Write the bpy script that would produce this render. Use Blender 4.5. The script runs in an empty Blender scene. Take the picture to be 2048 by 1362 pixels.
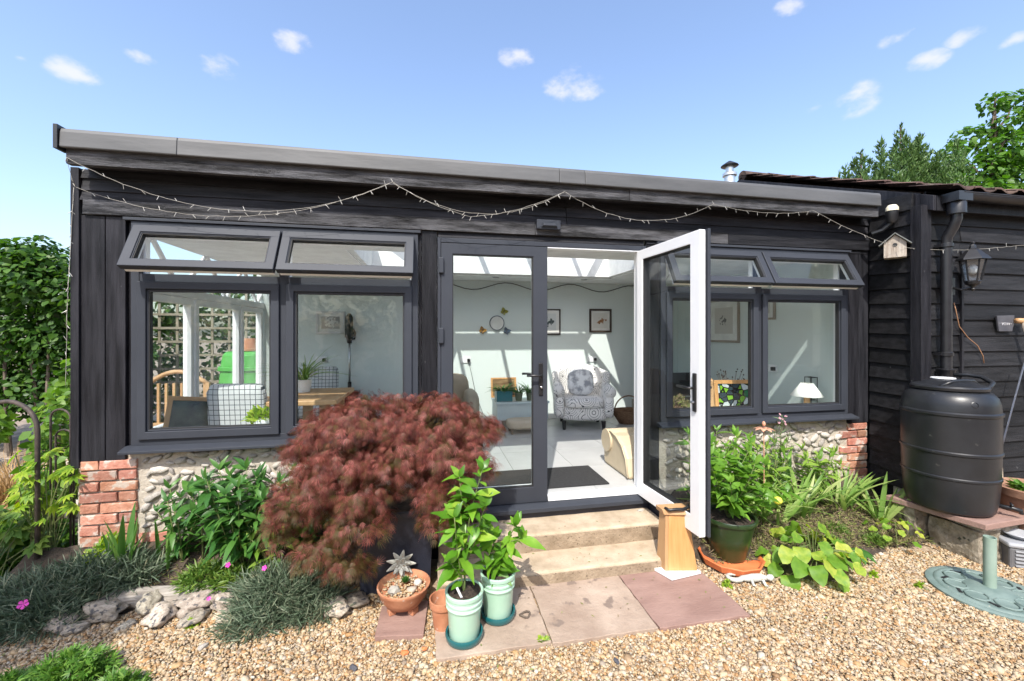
import bpy, bmesh, math, random
import numpy as np
from mathutils import Vector, Matrix, Euler
from mathutils import noise as mnoise
R = math.radians
rnd = random.Random(7)
nrs = np.random.RandomState(11)
sc = bpy.context.scene
COL = sc.collection

# ------------------------------------------------------------------ camera
cam_d = bpy.data.cameras.new('camera')
cam = bpy.data.objects.new('camera', cam_d); COL.objects.link(cam)
cam.location = (0, 0, 1.70)
cam.rotation_euler = (R(90), 0, -math.atan(164/834))
cam_d.sensor_width = 36; cam_d.lens = 834/2048*36
cam_d.shift_y = -15/2048
cam_d.clip_start = 0.05; cam_d.clip_end = 3000
sc.camera = cam

# ------------------------------------------------------------------ sun, sky, exposure
SUN_AZ = R(20)      # light travels towards +y and a little towards +x
SUN_EL = R(50)
EXPO = 1.12
sd = bpy.data.lights.new('sun', 'SUN'); sd.energy = 2.85; sd.angle = R(0.53); sd.color = (1.0, 0.955, 0.88)
sun = bpy.data.objects.new('sun', sd); COL.objects.link(sun)
ldir = Vector((math.sin(SUN_AZ)*math.cos(SUN_EL), math.cos(SUN_AZ)*math.cos(SUN_EL), -math.sin(SUN_EL)))
sun.rotation_euler = ldir.to_track_quat('-Z', 'Y').to_euler()
sun.location = (-4, -8, 12)
world = bpy.data.worlds.new('World'); sc.world = world; world.use_nodes = True
def build_world():
    nt = world.node_tree; nt.nodes.clear()
    N, L = nt.nodes.new, nt.links.new
    out = N('ShaderNodeOutputWorld'); bg = N('ShaderNodeBackground'); bg.inputs[1].default_value = 0.15
    sky = N('ShaderNodeTexSky'); sky.sky_type = 'NISHITA'; sky.sun_disc = False
    sky.sun_elevation = SUN_EL; sky.sun_rotation = math.pi + SUN_AZ
    sky.air_density = 1.15; sky.dust_density = 2.4; sky.ozone_density = 2.2
    tc = N('ShaderNodeTexCoord')
    # small fair-weather clouds: soft lumps at fixed directions all round the sky
    nz = N('ShaderNodeTexNoise'); nz.inputs['Scale'].default_value = 17; nz.inputs['Detail'].default_value = 6; nz.inputs['Roughness'].default_value = .55
    st0 = N('ShaderNodeMapping'); st0.inputs['Scale'].default_value = (1, 1, 1.7); L(tc.outputs['Generated'], st0.inputs['Vector']); L(st0.outputs[0], nz.inputs['Vector'])
    def px_dir(u, v):
        th = math.atan(164/834); a = (u-1024)/834; b = (666-v)/834
        return Vector((a*math.cos(th)+math.sin(th), math.cos(th)-a*math.sin(th), b)).normalized()
    spots = [(150,145,50),(292,118,34),(437,132,40),(590,86,34),(42,116,16),(1032,112,32),(1145,175,56),(1690,205,62),(1930,74,34),(1795,76,30),(1856,122,38),(2022,82,30),(1585,8,32)]
    dirs = []
    for u, v, w in spots:
        d = px_dir(u, v); d2 = px_dir(u+w, v)
        dirs.append((d, (d2-d).length*1.05))
    r2 = random.Random(5)
    for k in range(15):
        az = R(70 + 220*k/15 + r2.uniform(-6, 6)); el = R(r2.uniform(18, 50))
        dirs.append((Vector((math.sin(az)*math.cos(el), math.cos(az)*math.cos(el), math.sin(el))), r2.uniform(.03, .07)))
    acc = None
    for d, w in dirs:
        ds = N('ShaderNodeVectorMath'); ds.operation = 'SUBTRACT'; L(tc.outputs['Generated'], ds.inputs[0]); ds.inputs[1].default_value = d
        sc_ = N('ShaderNodeVectorMath'); sc_.operation = 'MULTIPLY'; L(ds.outputs[0], sc_.inputs[0]); sc_.inputs[1].default_value = (1, 1, 1.9)
        ln = N('ShaderNodeVectorMath'); ln.operation = 'LENGTH'; L(sc_.outputs[0], ln.inputs[0])
        mr = N('ShaderNodeMapRange'); mr.inputs[1].default_value = 0; mr.inputs[2].default_value = w*1.5; mr.inputs[3].default_value = 1; mr.inputs[4].default_value = 0
        L(ln.outputs[1], mr.inputs[0])
        if acc is None: acc = mr.outputs[0]
        else:
            mx = N('ShaderNodeMath'); mx.operation = 'MAXIMUM'; L(acc, mx.inputs[0]); L(mr.outputs[0], mx.inputs[1]); acc = mx.outputs[0]
    pw = N('ShaderNodeMath'); pw.operation = 'POWER'; L(acc, pw.inputs[0]); pw.inputs[1].default_value = .7
    ml = N('ShaderNodeMath'); ml.operation = 'MULTIPLY_ADD'; L(nz.outputs['Fac'], ml.inputs[0]); ml.inputs[1].default_value = 3.0; ml.inputs[2].default_value = -1.80
    ad = N('ShaderNodeMath'); ad.operation = 'ADD'; L(pw.outputs[0], ad.inputs[0]); L(ml.outputs[0], ad.inputs[1])
    gate = N('ShaderNodeMath'); gate.operation = 'MULTIPLY'; L(ad.outputs[0], gate.inputs[0])
    gs = N('ShaderNodeMapRange'); gs.inputs[1].default_value = 0; gs.inputs[2].default_value = .3; L(acc, gs.inputs[0]); L(gs.outputs[0], gate.inputs[1])
    fac = N('ShaderNodeMapRange'); fac.interpolation_type = 'SMOOTHSTEP'; fac.inputs[1].default_value = 0.05; fac.inputs[2].default_value = 1.1; fac.inputs[4].default_value = .82
    L(gate.outputs[0], fac.inputs[0])
    mix = N('ShaderNodeMix'); mix.data_type = 'RGBA'
    hs = N('ShaderNodeHueSaturation'); hs.inputs['Saturation'].default_value = 1.0; hs.inputs['Hue'].default_value = 0.504
    L(sky.outputs[0], hs.inputs['Color'])
    L(fac.outputs[0], mix.inputs[0]); L(hs.outputs[0], mix.inputs[6]); mix.inputs[7].default_value = (3.1, 3.1, 3.35, 1)
    L(mix.outputs[2], bg.inputs[0]); L(bg.outputs[0], out.inputs[0])
build_world()
vs = sc.view_settings
vs.view_transform = 'Standard'; vs.look = 'None'; vs.exposure = EXPO; vs.gamma = 1
vs.use_curve_mapping = False
cy = sc.cycles
cy.use_denoising = True
cy.max_bounces = 10; cy.diffuse_bounces = 6; cy.glossy_bounces = 4; cy.transmission_bounces = 6; cy.transparent_max_bounces = 24
cy.sample_clamp_indirect = 8
cy.caustics_reflective = False; cy.caustics_refractive = False

# ------------------------------------------------------------------ helpers
WM = {}
class MB:
    def __init__(s): s.v = []; s.f = []
    def add(s, vs, fs):
        o = len(s.v); s.v += [tuple(p) for p in vs]; s.f += [tuple(i+o for i in q) for q in fs]; return s
    def box(s, x0, x1, y0, y1, z0, z1):
        return s.hexa([(x0,y0,z0),(x1,y0,z0),(x1,y1,z0),(x0,y1,z0),(x0,y0,z1),(x1,y0,z1),(x1,y1,z1),(x0,y1,z1)])
    def hexa(s, p):
        return s.add(p, [(0,3,2,1),(4,5,6,7),(0,1,5,4),(1,2,6,5),(2,3,7,6),(3,0,4,7)])
    def ring(s, x0, x1, z0, z1, w, y0, y1, wb=None, wt=None, wl=None, wr=None):
        wb = w if wb is None else wb; wt = w if wt is None else wt; wl = w if wl is None else wl; wr = w if wr is None else wr
        o = [(x0,z0),(x1,z0),(x1,z1),(x0,z1)]; i = [(x0+wl,z0+wb),(x1-wr,z0+wb),(x1-wr,z1-wt),(x0+wl,z1-wt)]
        vs = [(x,y0,z) for x,z in o]+[(x,y0,z) for x,z in i]+[(x,y1,z) for x,z in o]+[(x,y1,z) for x,z in i]
        fs = []
        for k in range(4):
            n = (k+1) % 4
            fs += [(k,n,4+n,4+k),(8+n,8+k,12+k,12+n),(n,k,8+k,8+n),(4+k,4+n,12+n,12+k)]
        return s.add(vs, fs)
    def tube(s, pts, r, seg=8, cap=True):
        pts = [Vector(p) for p in pts]; n = len(pts)
        rs = r if isinstance(r, (list, tuple)) else [r]*n
        vs = []; prev = None
        for i, p in enumerate(pts):
            t = (pts[min(i+1,n-1)]-pts[max(i-1,0)]).normalized()
            if prev is None: a = t.orthogonal().normalized()
            else:
                a = prev - t*prev.dot(t); a = a.normalized() if a.length > 1e-6 else t.orthogonal().normalized()
            prev = a; b = t.cross(a)
            for k in range(seg):
                q = 2*math.pi*k/seg; vs.append(p+(a*math.cos(q)+b*math.sin(q))*rs[i])
        fs = [(i*seg+k, i*seg+(k+1)%seg, (i+1)*seg+(k+1)%seg, (i+1)*seg+k) for i in range(n-1) for k in range(seg)]
        if cap: fs += [tuple(range(seg))[::-1], tuple((n-1)*seg+k for k in range(seg))]
        return s.add(vs, fs)
    def lathe(s, prof, seg=32, c=(0,0,0), sx=1, sy=1, cap=True):
        vs = []; n = len(prof)
        for r, z in prof:
            for k in range(seg):
                q = 2*math.pi*k/seg; vs.append((c[0]+r*math.cos(q)*sx, c[1]+r*math.sin(q)*sy, c[2]+z))
        fs = [(i*seg+k, i*seg+(k+1)%seg, (i+1)*seg+(k+1)%seg, (i+1)*seg+k) for i in range(n-1) for k in range(seg)]
        if cap: fs += [tuple(range(seg))[::-1], tuple((n-1)*seg+k for k in range(seg))]
        return s.add(vs, fs)
    def prism(s, poly, y0, y1, ax='y'):
        n = len(poly)
        f = {'y': lambda a,b,c:(a,c,b), 'x': lambda a,b,c:(c,a,b), 'z': lambda a,b,c:(a,b,c)}[ax]
        vs = [f(a,b,y0) for a,b in poly]+[f(a,b,y1) for a,b in poly]
        return s.add(vs, [tuple(range(n)), tuple(range(n,2*n))[::-1]]+[(i,n+i,n+(i+1)%n,(i+1)%n) for i in range(n)])
    def grid(s, fn, nu, nv):
        vs = [fn(i/nu, j/nv) for j in range(nv+1) for i in range(nu+1)]
        w = nu+1
        return s.add(vs, [(j*w+i, j*w+i+1, (j+1)*w+i+1, (j+1)*w+i) for j in range(nv) for i in range(nu)])
    def mesh(s, name, mat, smooth=False):
        m = bpy.data.meshes.new(name); m.from_pydata(s.v, [], s.f)
        if mat: m.materials.append(mat)
        fix_normals(m)
        if smooth: m.shade_smooth()
        return m
def fix_normals(m):
    b = bmesh.new(); b.from_mesh(m); bmesh.ops.recalc_face_normals(b, faces=b.faces); b.to_mesh(m); b.free()
def link(name, data, parent=None, mw=None):
    o = bpy.data.objects.new(name, data); COL.objects.link(o)
    mw = Matrix(mw) if mw is not None else Matrix()
    o.matrix_basis = mw; WM[o] = mw
    if parent is not None:
        o.parent = parent; o.matrix_parent_inverse = WM[parent].inverted()
    return o
def tag(o, label, cat, group=None):
    o['label'] = label; o['category'] = cat
    if group: o['group'] = group
    return o
def thing(name, label, cat, loc=(0,0,0), group=None, mw=None):
    o = link(name, None, None, mw if mw is not None else Matrix.Translation(loc))
    o.empty_display_size = .1
    return tag(o, label, cat, group)
def obj(name, mb, mat, parent=None, mw=None, smooth=False, bevel=0, auto=None):
    m = mb if isinstance(mb, bpy.types.Mesh) else mb.mesh(name, mat, smooth)
    o = link(name, m, parent, mw)
    if bevel:
        md = o.modifiers.new('bevel', 'BEVEL'); md.width = bevel; md.segments = 2; md.limit_method = 'ANGLE'; md.angle_limit = R(40)
    if auto is not None: auto_smooth(m, auto)
    return o
def auto_smooth(m, deg):
    m.shade_smooth()
    b = bmesh.new(); b.from_mesh(m); a = R(deg)
    for e in b.edges:
        if len(e.link_faces) == 2 and e.calc_face_angle(0) > a: e.smooth = False
    b.to_mesh(m); b.free()
def structure(o): o['kind'] = 'structure'; return o
def stuff(o): o['kind'] = 'stuff'; return o
def T(x, y, z): return Matrix.Translation((x, y, z))
def RZ(d): return Matrix.Rotation(R(d), 4, 'Z')
def RX(d): return Matrix.Rotation(R(d), 4, 'X')
def RY(d): return Matrix.Rotation(R(d), 4, 'Y')
def SC(x, y, z): return Matrix.Diagonal((x, y, z, 1))
_ico = {}
def ico(sub):
    if sub not in _ico:
        b = bmesh.new(); bmesh.ops.create_icosphere(b, subdivisions=sub, radius=1)
        _ico[sub] = ([v.co.copy() for v in b.verts], [tuple(v.index for v in f.verts) for f in b.faces]); b.free()
    return _ico[sub]
def blob(mb, c, rad, seed=0, amp=.18, sub=2, freq=1.3, flat=0):
    vs, fs = ico(sub); off = Vector((seed*3.7, seed*1.3, seed*7.1)); out = []
    for v in vs:
        k = 1+amp*mnoise.noise(v*freq+off)*1.6+amp*.4*mnoise.noise(v*freq*3+off)
        out.append((c[0]+v.x*rad[0]*k, c[1]+v.y*rad[1]*k, c[2]+max(v.z, -1+flat)*rad[2]*k))
    return mb.add(out, fs)
# ------------------------------------------------------------------ bulk leaves (numpy)
def npmesh(name, V, Fq, mat, smooth=True):
    """V (n,3); Fq (m,k) all faces with k corners"""
    m = bpy.data.meshes.new(name); k = Fq.shape[1]
    m.vertices.add(len(V)); m.vertices.foreach_set('co', np.ascontiguousarray(V, dtype=np.float32).ravel())
    m.loops.add(Fq.size); m.loops.foreach_set('vertex_index', np.ascontiguousarray(Fq, dtype=np.int32).ravel())
    m.polygons.add(len(Fq)); m.polygons.foreach_set('loop_start', np.arange(0, Fq.size, k, dtype=np.int32))
    m.polygons.foreach_set('loop_total', np.full(len(Fq), k, dtype=np.int32))
    m.update(calc_edges=True); m.validate()
    if smooth: m.shade_smooth()
    if mat: m.materials.append(mat)
    return m
def unit(a): return a/np.maximum(np.linalg.norm(a, axis=-1, keepdims=True), 1e-9)
def rand_dirs(n, rs=nrs):
    return unit(rs.normal(size=(n, 3)))
def bulk(P, D, Nrm, L, W, prof, bend=0.0, fold=0.15):
    """leaves: position, direction, face normal, length, width. prof: list of (t, halfwidth) rows -> V, quads"""
    P = np.asarray(P, float); n = len(P); D = unit(np.asarray(D, float)); S = unit(np.cross(D, Nrm)); U = np.cross(S, D)
    L = np.broadcast_to(np.asarray(L, float), (n,)); W = np.broadcast_to(np.asarray(W, float), (n,)); bend = np.broadcast_to(np.asarray(bend, float), (n,))
    rows = []
    for t, w in prof:
        c = P + D*(L*t)[:,None] - U*(L*bend*t*t)[:,None]
        e = U*(W*w*fold)[:,None]
        rows.append(np.stack([c-S*(W*w)[:,None]+e, c, c+S*(W*w)[:,None]+e], 1))
    V = np.concatenate(rows, 1)            # n, 3*rows, 3
    nr = len(prof); q = []
    for i in range(nr-1):
        a = 3*i
        q += [(a,a+1,a+4,a+3),(a+1,a+2,a+5,a+4)]
    q = np.array(q); k = 3*nr
    F = (q[None]+(np.arange(n)*k)[:,None,None]).reshape(-1, 4)
    return V.reshape(-1,3), F
def lobed(P, D, Nrm, L, W, angs, lens, droop=.25):
    """palmate/dissected leaves: narrow two-triangle lobes fanning from the base"""
    P = np.asarray(P, float); n = len(P); D = unit(np.asarray(D, float)); S = unit(np.cross(D, Nrm)); U = np.cross(S, D)
    L = np.broadcast_to(np.asarray(L, float), (n,)); W = np.broadcast_to(np.asarray(W, float), (n,))
    Vs = []; 
    for a, l in zip(angs, lens):
        d = D*math.cos(a)+S*math.sin(a); s = -D*math.sin(a)+S*math.cos(a)
        m = P+d*(L*l*.45)[:,None]
        Vs += [P, m+s*(W*.5)[:,None], P+d*(L*l)[:,None]-U*(L*l*droop)[:,None], m-s*(W*.5)[:,None]]
    V = np.stack(Vs, 1); k = 4*len(angs)
    q = np.array([(4*i,4*i+1,4*i+2,4*i+3) for i in range(len(angs))])
    F = (q[None]+(np.arange(n)*k)[:,None,None]).reshape(-1, 4)
    return V.reshape(-1,3), F
def cat(parts):
    V = []; F = []; o = 0
    for v, f in parts: V.append(v); F.append(f+o); o += len(v)
    return np.concatenate(V), np.concatenate(F)
OVAL = [(0,.05),(.12,.24),(.25,.40),(.42,.5),(.6,.46),(.78,.31),(.9,.15),(1,.02)]
LANCE = [(0,.12),(.25,.42),(.5,.5),(.78,.28),(1,.02)]
BLADE = [(0,.38),(.3,.5),(.6,.46),(.85,.26),(1,.02)]
HEART = [(0,.2),(.05,.38),(.18,.52),(.4,.56),(.6,.51),(.78,.40),(.9,.26),(.97,.12),(1,.02)]
SMALL = [(0,.1),(.45,.5),(1,.05)]
# ------------------------------------------------------------------ materials
def newmat(name):
    m = bpy.data.materials.new(name); m.use_nodes = True; nt = m.node_tree
    for n in list(nt.nodes): nt.nodes.remove(n)
    return m, nt, nt.nodes.new, nt.links.new
def ramp(N, stops):
    r = N('ShaderNodeValToRGB'); e = r.color_ramp.elements
    while len(e) < len(stops): e.new(.5)
    for x, (p, c) in zip(e, stops): x.position = p; x.color = (*c, 1)
    return r
def M(name, c1, c2=None, rough=.6, scale=6, stretch=(1,1,1), bump=0, bscale=30, bstretch=None, metal=0, spec=.5, vary=0, mid=(.35,.65), detail=5, rvar=0, speck=None, coat=0, bdist=.02):
    m, nt, N, L = newmat(name)
    out = N('ShaderNodeOutputMaterial'); b = N('ShaderNodeBsdfPrincipled'); L(b.outputs[0], out.inputs[0])
    tc = N('ShaderNodeTexCoord'); oi = N('ShaderNodeObjectInfo')
    off = N('ShaderNodeVectorMath'); off.operation = 'MULTIPLY_ADD'
    L(oi.outputs['Random'], off.inputs[0]); off.inputs[1].default_value = (31, 17, 23); L(tc.outputs['Object'], off.inputs[2])
    mp = N('ShaderNodeMapping'); mp.inputs['Scale'].default_value = stretch; L(off.outputs[0], mp.inputs['Vector'])
    nz = N('ShaderNodeTexNoise'); nz.inputs['Scale'].default_value = scale; nz.inputs['Detail'].default_value = detail; nz.inputs['Roughness'].default_value = .6
    L(mp.outputs[0], nz.inputs['Vector'])
    c2 = c2 or tuple(min(1, x*1.18) for x in c1)
    rp = ramp(N, [(mid[0], c1), (mid[1], c2)]); L(nz.outputs['Fac'], rp.inputs[0])
    col = rp.outputs[0]
    if speck:
        sn = N('ShaderNodeTexNoise'); sn.inputs['Scale'].default_value = speck[1]; sn.inputs['Detail'].default_value = 3; L(off.outputs[0], sn.inputs['Vector'])
        sr = N('ShaderNodeMapRange'); sr.inputs[1].default_value = speck[2]; sr.inputs[2].default_value = speck[2]+.06; L(sn.outputs['Fac'], sr.inputs[0])
        mx = N('ShaderNodeMix'); mx.data_type = 'RGBA'; L(sr.outputs[0], mx.inputs[0]); L(col, mx.inputs[6]); mx.inputs[7].default_value = (*speck[0], 1); col = mx.outputs[2]
    if vary:
        hv = N('ShaderNodeHueSaturation'); mr = N('ShaderNodeMapRange'); mr.inputs[3].default_value = 1-vary; mr.inputs[4].default_value = 1+vary
        L(oi.outputs['Random'], mr.inputs[0]); L(mr.outputs[0], hv.inputs['Value'])
        m2 = N('ShaderNodeMath'); m2.operation = 'MULTIPLY_ADD'; L(oi.outputs['Random'], m2.inputs[0]); m2.inputs[1].default_value = 7.3; m2.inputs[2].default_value = 0
        fr = N('ShaderNodeMath'); fr.operation = 'FRACT'; L(m2.outputs[0], fr.inputs[0])
        m3 = N('ShaderNodeMapRange'); m3.inputs[3].default_value = .5-.04*vary; m3.inputs[4].default_value = .5+.04*vary; L(fr.outputs[0], m3.inputs[0]); L(m3.outputs[0], hv.inputs['Hue'])
        L(col, hv.inputs['Color']); col = hv.outputs[0]
    L(col, b.inputs['Base Color'])
    b.inputs['Roughness'].default_value = rough; b.inputs['Metallic'].default_value = metal; b.inputs['Specular IOR Level'].default_value = spec
    if coat: b.inputs['Coat Weight'].default_value = coat; b.inputs['Coat Roughness'].default_value = .15
    if rvar:
        mr = N('ShaderNodeMapRange'); mr.inputs[3].default_value = rough-rvar; mr.inputs[4].default_value = rough+rvar; L(nz.outputs['Fac'], mr.inputs[0]); L(mr.outputs[0], b.inputs['Roughness'])
    if bump:
        mb_ = N('ShaderNodeMapping'); mb_.inputs['Scale'].default_value = bstretch or stretch; L(off.outputs[0], mb_.inputs['Vector'])
        bn = N('ShaderNodeTexNoise'); bn.inputs['Scale'].default_value = bscale; bn.inputs['Detail'].default_value = 6; bn.inputs['Roughness'].default_value = .65; L(mb_.outputs[0], bn.inputs['Vector'])
        bp = N('ShaderNodeBump'); bp.inputs['Strength'].default_value = bump; bp.inputs['Distance'].default_value = bdist; L(bn.outputs['Fac'], bp.inputs['Height']); L(bp.outputs[0], b.inputs['Normal'])
    return m
def leafmat(name, stops, transl=.35, rough=.45, spec=.35, noise_amt=.25, nscale=9):
    """stops: colours over a random value per leaf (island) and per object"""
    m, nt, N, L = newmat(name)
    out = N('ShaderNodeOutputMaterial'); b = N('ShaderNodeBsdfPrincipled')
    g = N('ShaderNodeNewGeometry'); oi = N('ShaderNodeObjectInfo'); tc = N('ShaderNodeTexCoord')
    a = N('ShaderNodeMath'); a.operation = 'ADD'; L(g.outputs['Random Per Island'], a.inputs[0]); L(oi.outputs['Random'], a.inputs[1])
    f = N('ShaderNodeMath'); f.operation = 'FRACT'; L(a.outputs[0], f.inputs[0])
    nz = N('ShaderNodeTexNoise'); nz.inputs['Scale'].default_value = nscale; L(tc.outputs['Object'], nz.inputs['Vector'])
    mm = N('ShaderNodeMix'); mm.inputs[0].default_value = noise_amt; L(f.outputs[0], mm.inputs[2]); L(nz.outputs['Fac'], mm.inputs[3])
    rp = ramp(N, stops); L(mm.outputs[0], rp.inputs[0])
    L(rp.outputs[0], b.inputs['Base Color']); b.inputs['Roughness'].default_value = rough; b.inputs['Specular IOR Level'].default_value = spec
    tr = N('ShaderNodeBsdfTranslucent')
    br = N('ShaderNodeHueSaturation'); br.inputs['Value'].default_value = 1.5; br.inputs['Saturation'].default_value = 1.1; L(rp.outputs[0], br.inputs['Color']); L(br.outputs[0], tr.inputs[0])
    ms = N('ShaderNodeMixShader'); ms.inputs[0].default_value = transl; L(b.outputs[0], ms.inputs[1]); L(tr.outputs[0], ms.inputs[2]); L(ms.outputs[0], out.inputs[0])
    return m
def glassmat(name, tint=(.95,.97,.965), base=.020, gain=.9, rough=0.0):
    m, nt, N, L = newmat(name)
    out = N('ShaderNodeOutputMaterial'); t = N('ShaderNodeBsdfTransparent'); t.inputs[0].default_value = (*tint, 1)
    g = N('ShaderNodeBsdfGlossy'); g.inputs['Roughness'].default_value = rough; g.inputs[0].default_value = (1,1,1,1)
    lw = N('ShaderNodeLayerWeight'); lw.inputs[0].default_value = .5
    p = N('ShaderNodeMath'); p.operation = 'POWER'; L(lw.outputs['Facing'], p.inputs[0]); p.inputs[1].default_value = 4.5
    q = N('ShaderNodeMath'); q.operation = 'MULTIPLY_ADD'; L(p.outputs[0], q.inputs[0]); q.inputs[1].default_value = gain-base; q.inputs[2].default_value = base
    ms = N('ShaderNodeMixShader'); L(q.outputs[0], ms.inputs[0]); L(t.outputs[0], ms.inputs[1]); L(g.outputs[0], ms.inputs[2]); L(ms.outputs[0], out.inputs[0])
    return m
MAT = {}
MAT['board'] = M('black_stained_timber', (.008,.008,.010), (.030,.030,.036), rough=.5, scale=3.2, stretch=(.7,6,9), bump=.55, bscale=16, bstretch=(.6,10,16), vary=.35, rvar=.12, spec=.22, bdist=.01, speck=((.14,.14,.15), 42, .735))
MAT['vboard'] = M('black_stained_upright_timber', (.007,.007,.009), (.023,.023,.028), rough=.5, scale=3, stretch=(8,8,.7), bump=.5, bscale=16, bstretch=(14,10,.7), vary=.3, rvar=.12, spec=.2, bdist=.01, speck=((.10,.10,.105), 30, .74))
MAT['sawn'] = M('rough_sawn_grey_black_timber', (.009,.009,.0105), (.115,.115,.125), rough=.40, scale=3.4, stretch=(.9,6,7), bump=.8, bscale=15, bstretch=(1.2,8,14), vary=.1, rvar=.15, spec=.4, mid=(.38,.68), bdist=.018)
MAT['shedboard'] = M('matt_black_weatherboard', (.008,.008,.009), (.020,.020,.0225), rough=.58, scale=4, stretch=(.7,4,7), bump=.5, bscale=18, bstretch=(.7,6,14), vary=.35, spec=.2, speck=((.16,.16,.16), 38, .73), bdist=.01)
MAT['grey'] = M('anthracite_window_profile', (.034,.038,.048), (.041,.046,.057), rough=.5, scale=2, bump=.05, bscale=240, spec=.22)
MAT['white'] = M('white_profile', (.78,.79,.81), (.82,.83,.84), rough=.3, scale=3, spec=.5)
MAT['rubber'] = M('black_gasket', (.012,.012,.013), rough=.6)
MAT['black'] = M('black_plastic', (.010,.010,.011), (.016,.016,.018), rough=.38, scale=10)
MAT['epdm'] = M('grey_rubber_roof_edge', (.064,.065,.067), (.104,.105,.107), rough=.55, scale=2.2, stretch=(.5,1,2.5), bump=.1, bscale=9, spec=.45)
MAT['glass'] = glassmat('window_glass')
MAT['wallpaint'] = M('pale_aqua_wall_paint', (.61,.67,.655), (.63,.69,.675), rough=.85, scale=2)
MAT['ceil'] = M('white_ceiling_paint', (.66,.67,.66), rough=.85)
MAT['floor'] = M('grey_floor_tile', (.40,.405,.40), (.47,.475,.47), rough=.35, scale=2.2, detail=8, bump=.03)
MAT['concrete'] = M('sandy_concrete', (.36,.28,.19), (.50,.405,.295), rough=.9, scale=7, detail=9, bump=.35, bscale=60, speck=((.25,.20,.15), 90, .68))
MAT['slab'] = M('buff_pink_sandstone', (.275,.20,.15), (.44,.345,.27), rough=.85, scale=3.6, detail=10, bump=.4, bscale=35, vary=.06, mid=(.32,.70), speck=((.20,.15,.12), 9, .63))
MAT['slab_red'] = M('plum_red_sandstone', (.225,.135,.11), (.305,.195,.16), rough=.85, scale=3, stretch=(1,2.5,1), detail=9, bump=.3, bscale=30)
MAT['terra'] = M('terracotta', (.36,.135,.065), (.50,.235,.13), rough=.85, scale=9, bump=.2, bscale=40, speck=((.55,.45,.38), 20, .66))
MAT['brick'] = M('soft_red_brick', (.34,.135,.085), (.47,.245,.175), rough=.9, scale=14, bump=.5, bscale=45, vary=.28, speck=((.46,.37,.31), 14, .56))
MAT['mortar'] = M('lime_mortar', (.40,.35,.285), (.50,.45,.375), rough=.95, scale=12, bump=.6, bscale=50)
MAT['flint'] = M('rounded_flint', (.26,.235,.205), (.56,.52,.46), rough=.7, scale=9, bump=.25, bscale=25, vary=.38, speck=((.20,.18,.16), 9, .64))
MAT['rock'] = M('flint_rock', (.20,.16,.12), (.48,.42,.34), rough=.8, scale=5, bump=.5, bscale=18, vary=.4, mid=(.3,.66), speck=((.09,.085,.085), 3.2, .57), detail=10)
MAT['soil'] = M('dark_bed_soil', (.035,.025,.018), (.10,.075,.052), rough=.95, scale=14, bump=.8, bscale=40, detail=8)
MAT['earth'] = M('dry_garden_earth', (.19,.14,.10), (.36,.29,.22), rough=.95, scale=3, bump=.6, bscale=30, detail=9)
MAT['wood'] = M('oak', (.38,.21,.095), (.52,.32,.16), rough=.5, scale=5, stretch=(1,1,.15), bump=.08, bscale=20)
MAT['pine'] = M('varnished_pine', (.46,.23,.08), (.57,.31,.125), rough=.4, scale=5, stretch=(6,6,.5), bump=.06, bscale=16)
MAT['log'] = M('weathered_sleeper', (.20,.17,.135), (.42,.38,.33), rough=.9, scale=6, stretch=(.5,6,6), bump=.9, bscale=10, bstretch=(.6,8,8), mid=(.3,.6))
MAT['bark'] = M('bark', (.07,.05,.038), (.16,.125,.095), rough=.9, scale=14, stretch=(1,1,.3), bump=.7)
MAT['stem'] = M('green_stem', (.10,.15,.04), (.18,.20,.07), rough=.7)
# ================================================================== SETTING
# ---- ground sheet
g = MB(); g.grid(lambda a, b: ((a-.5)*600, (b-.5)*600, -.03), 4, 4)
structure(obj('ground', g, MAT['earth']))
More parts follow.
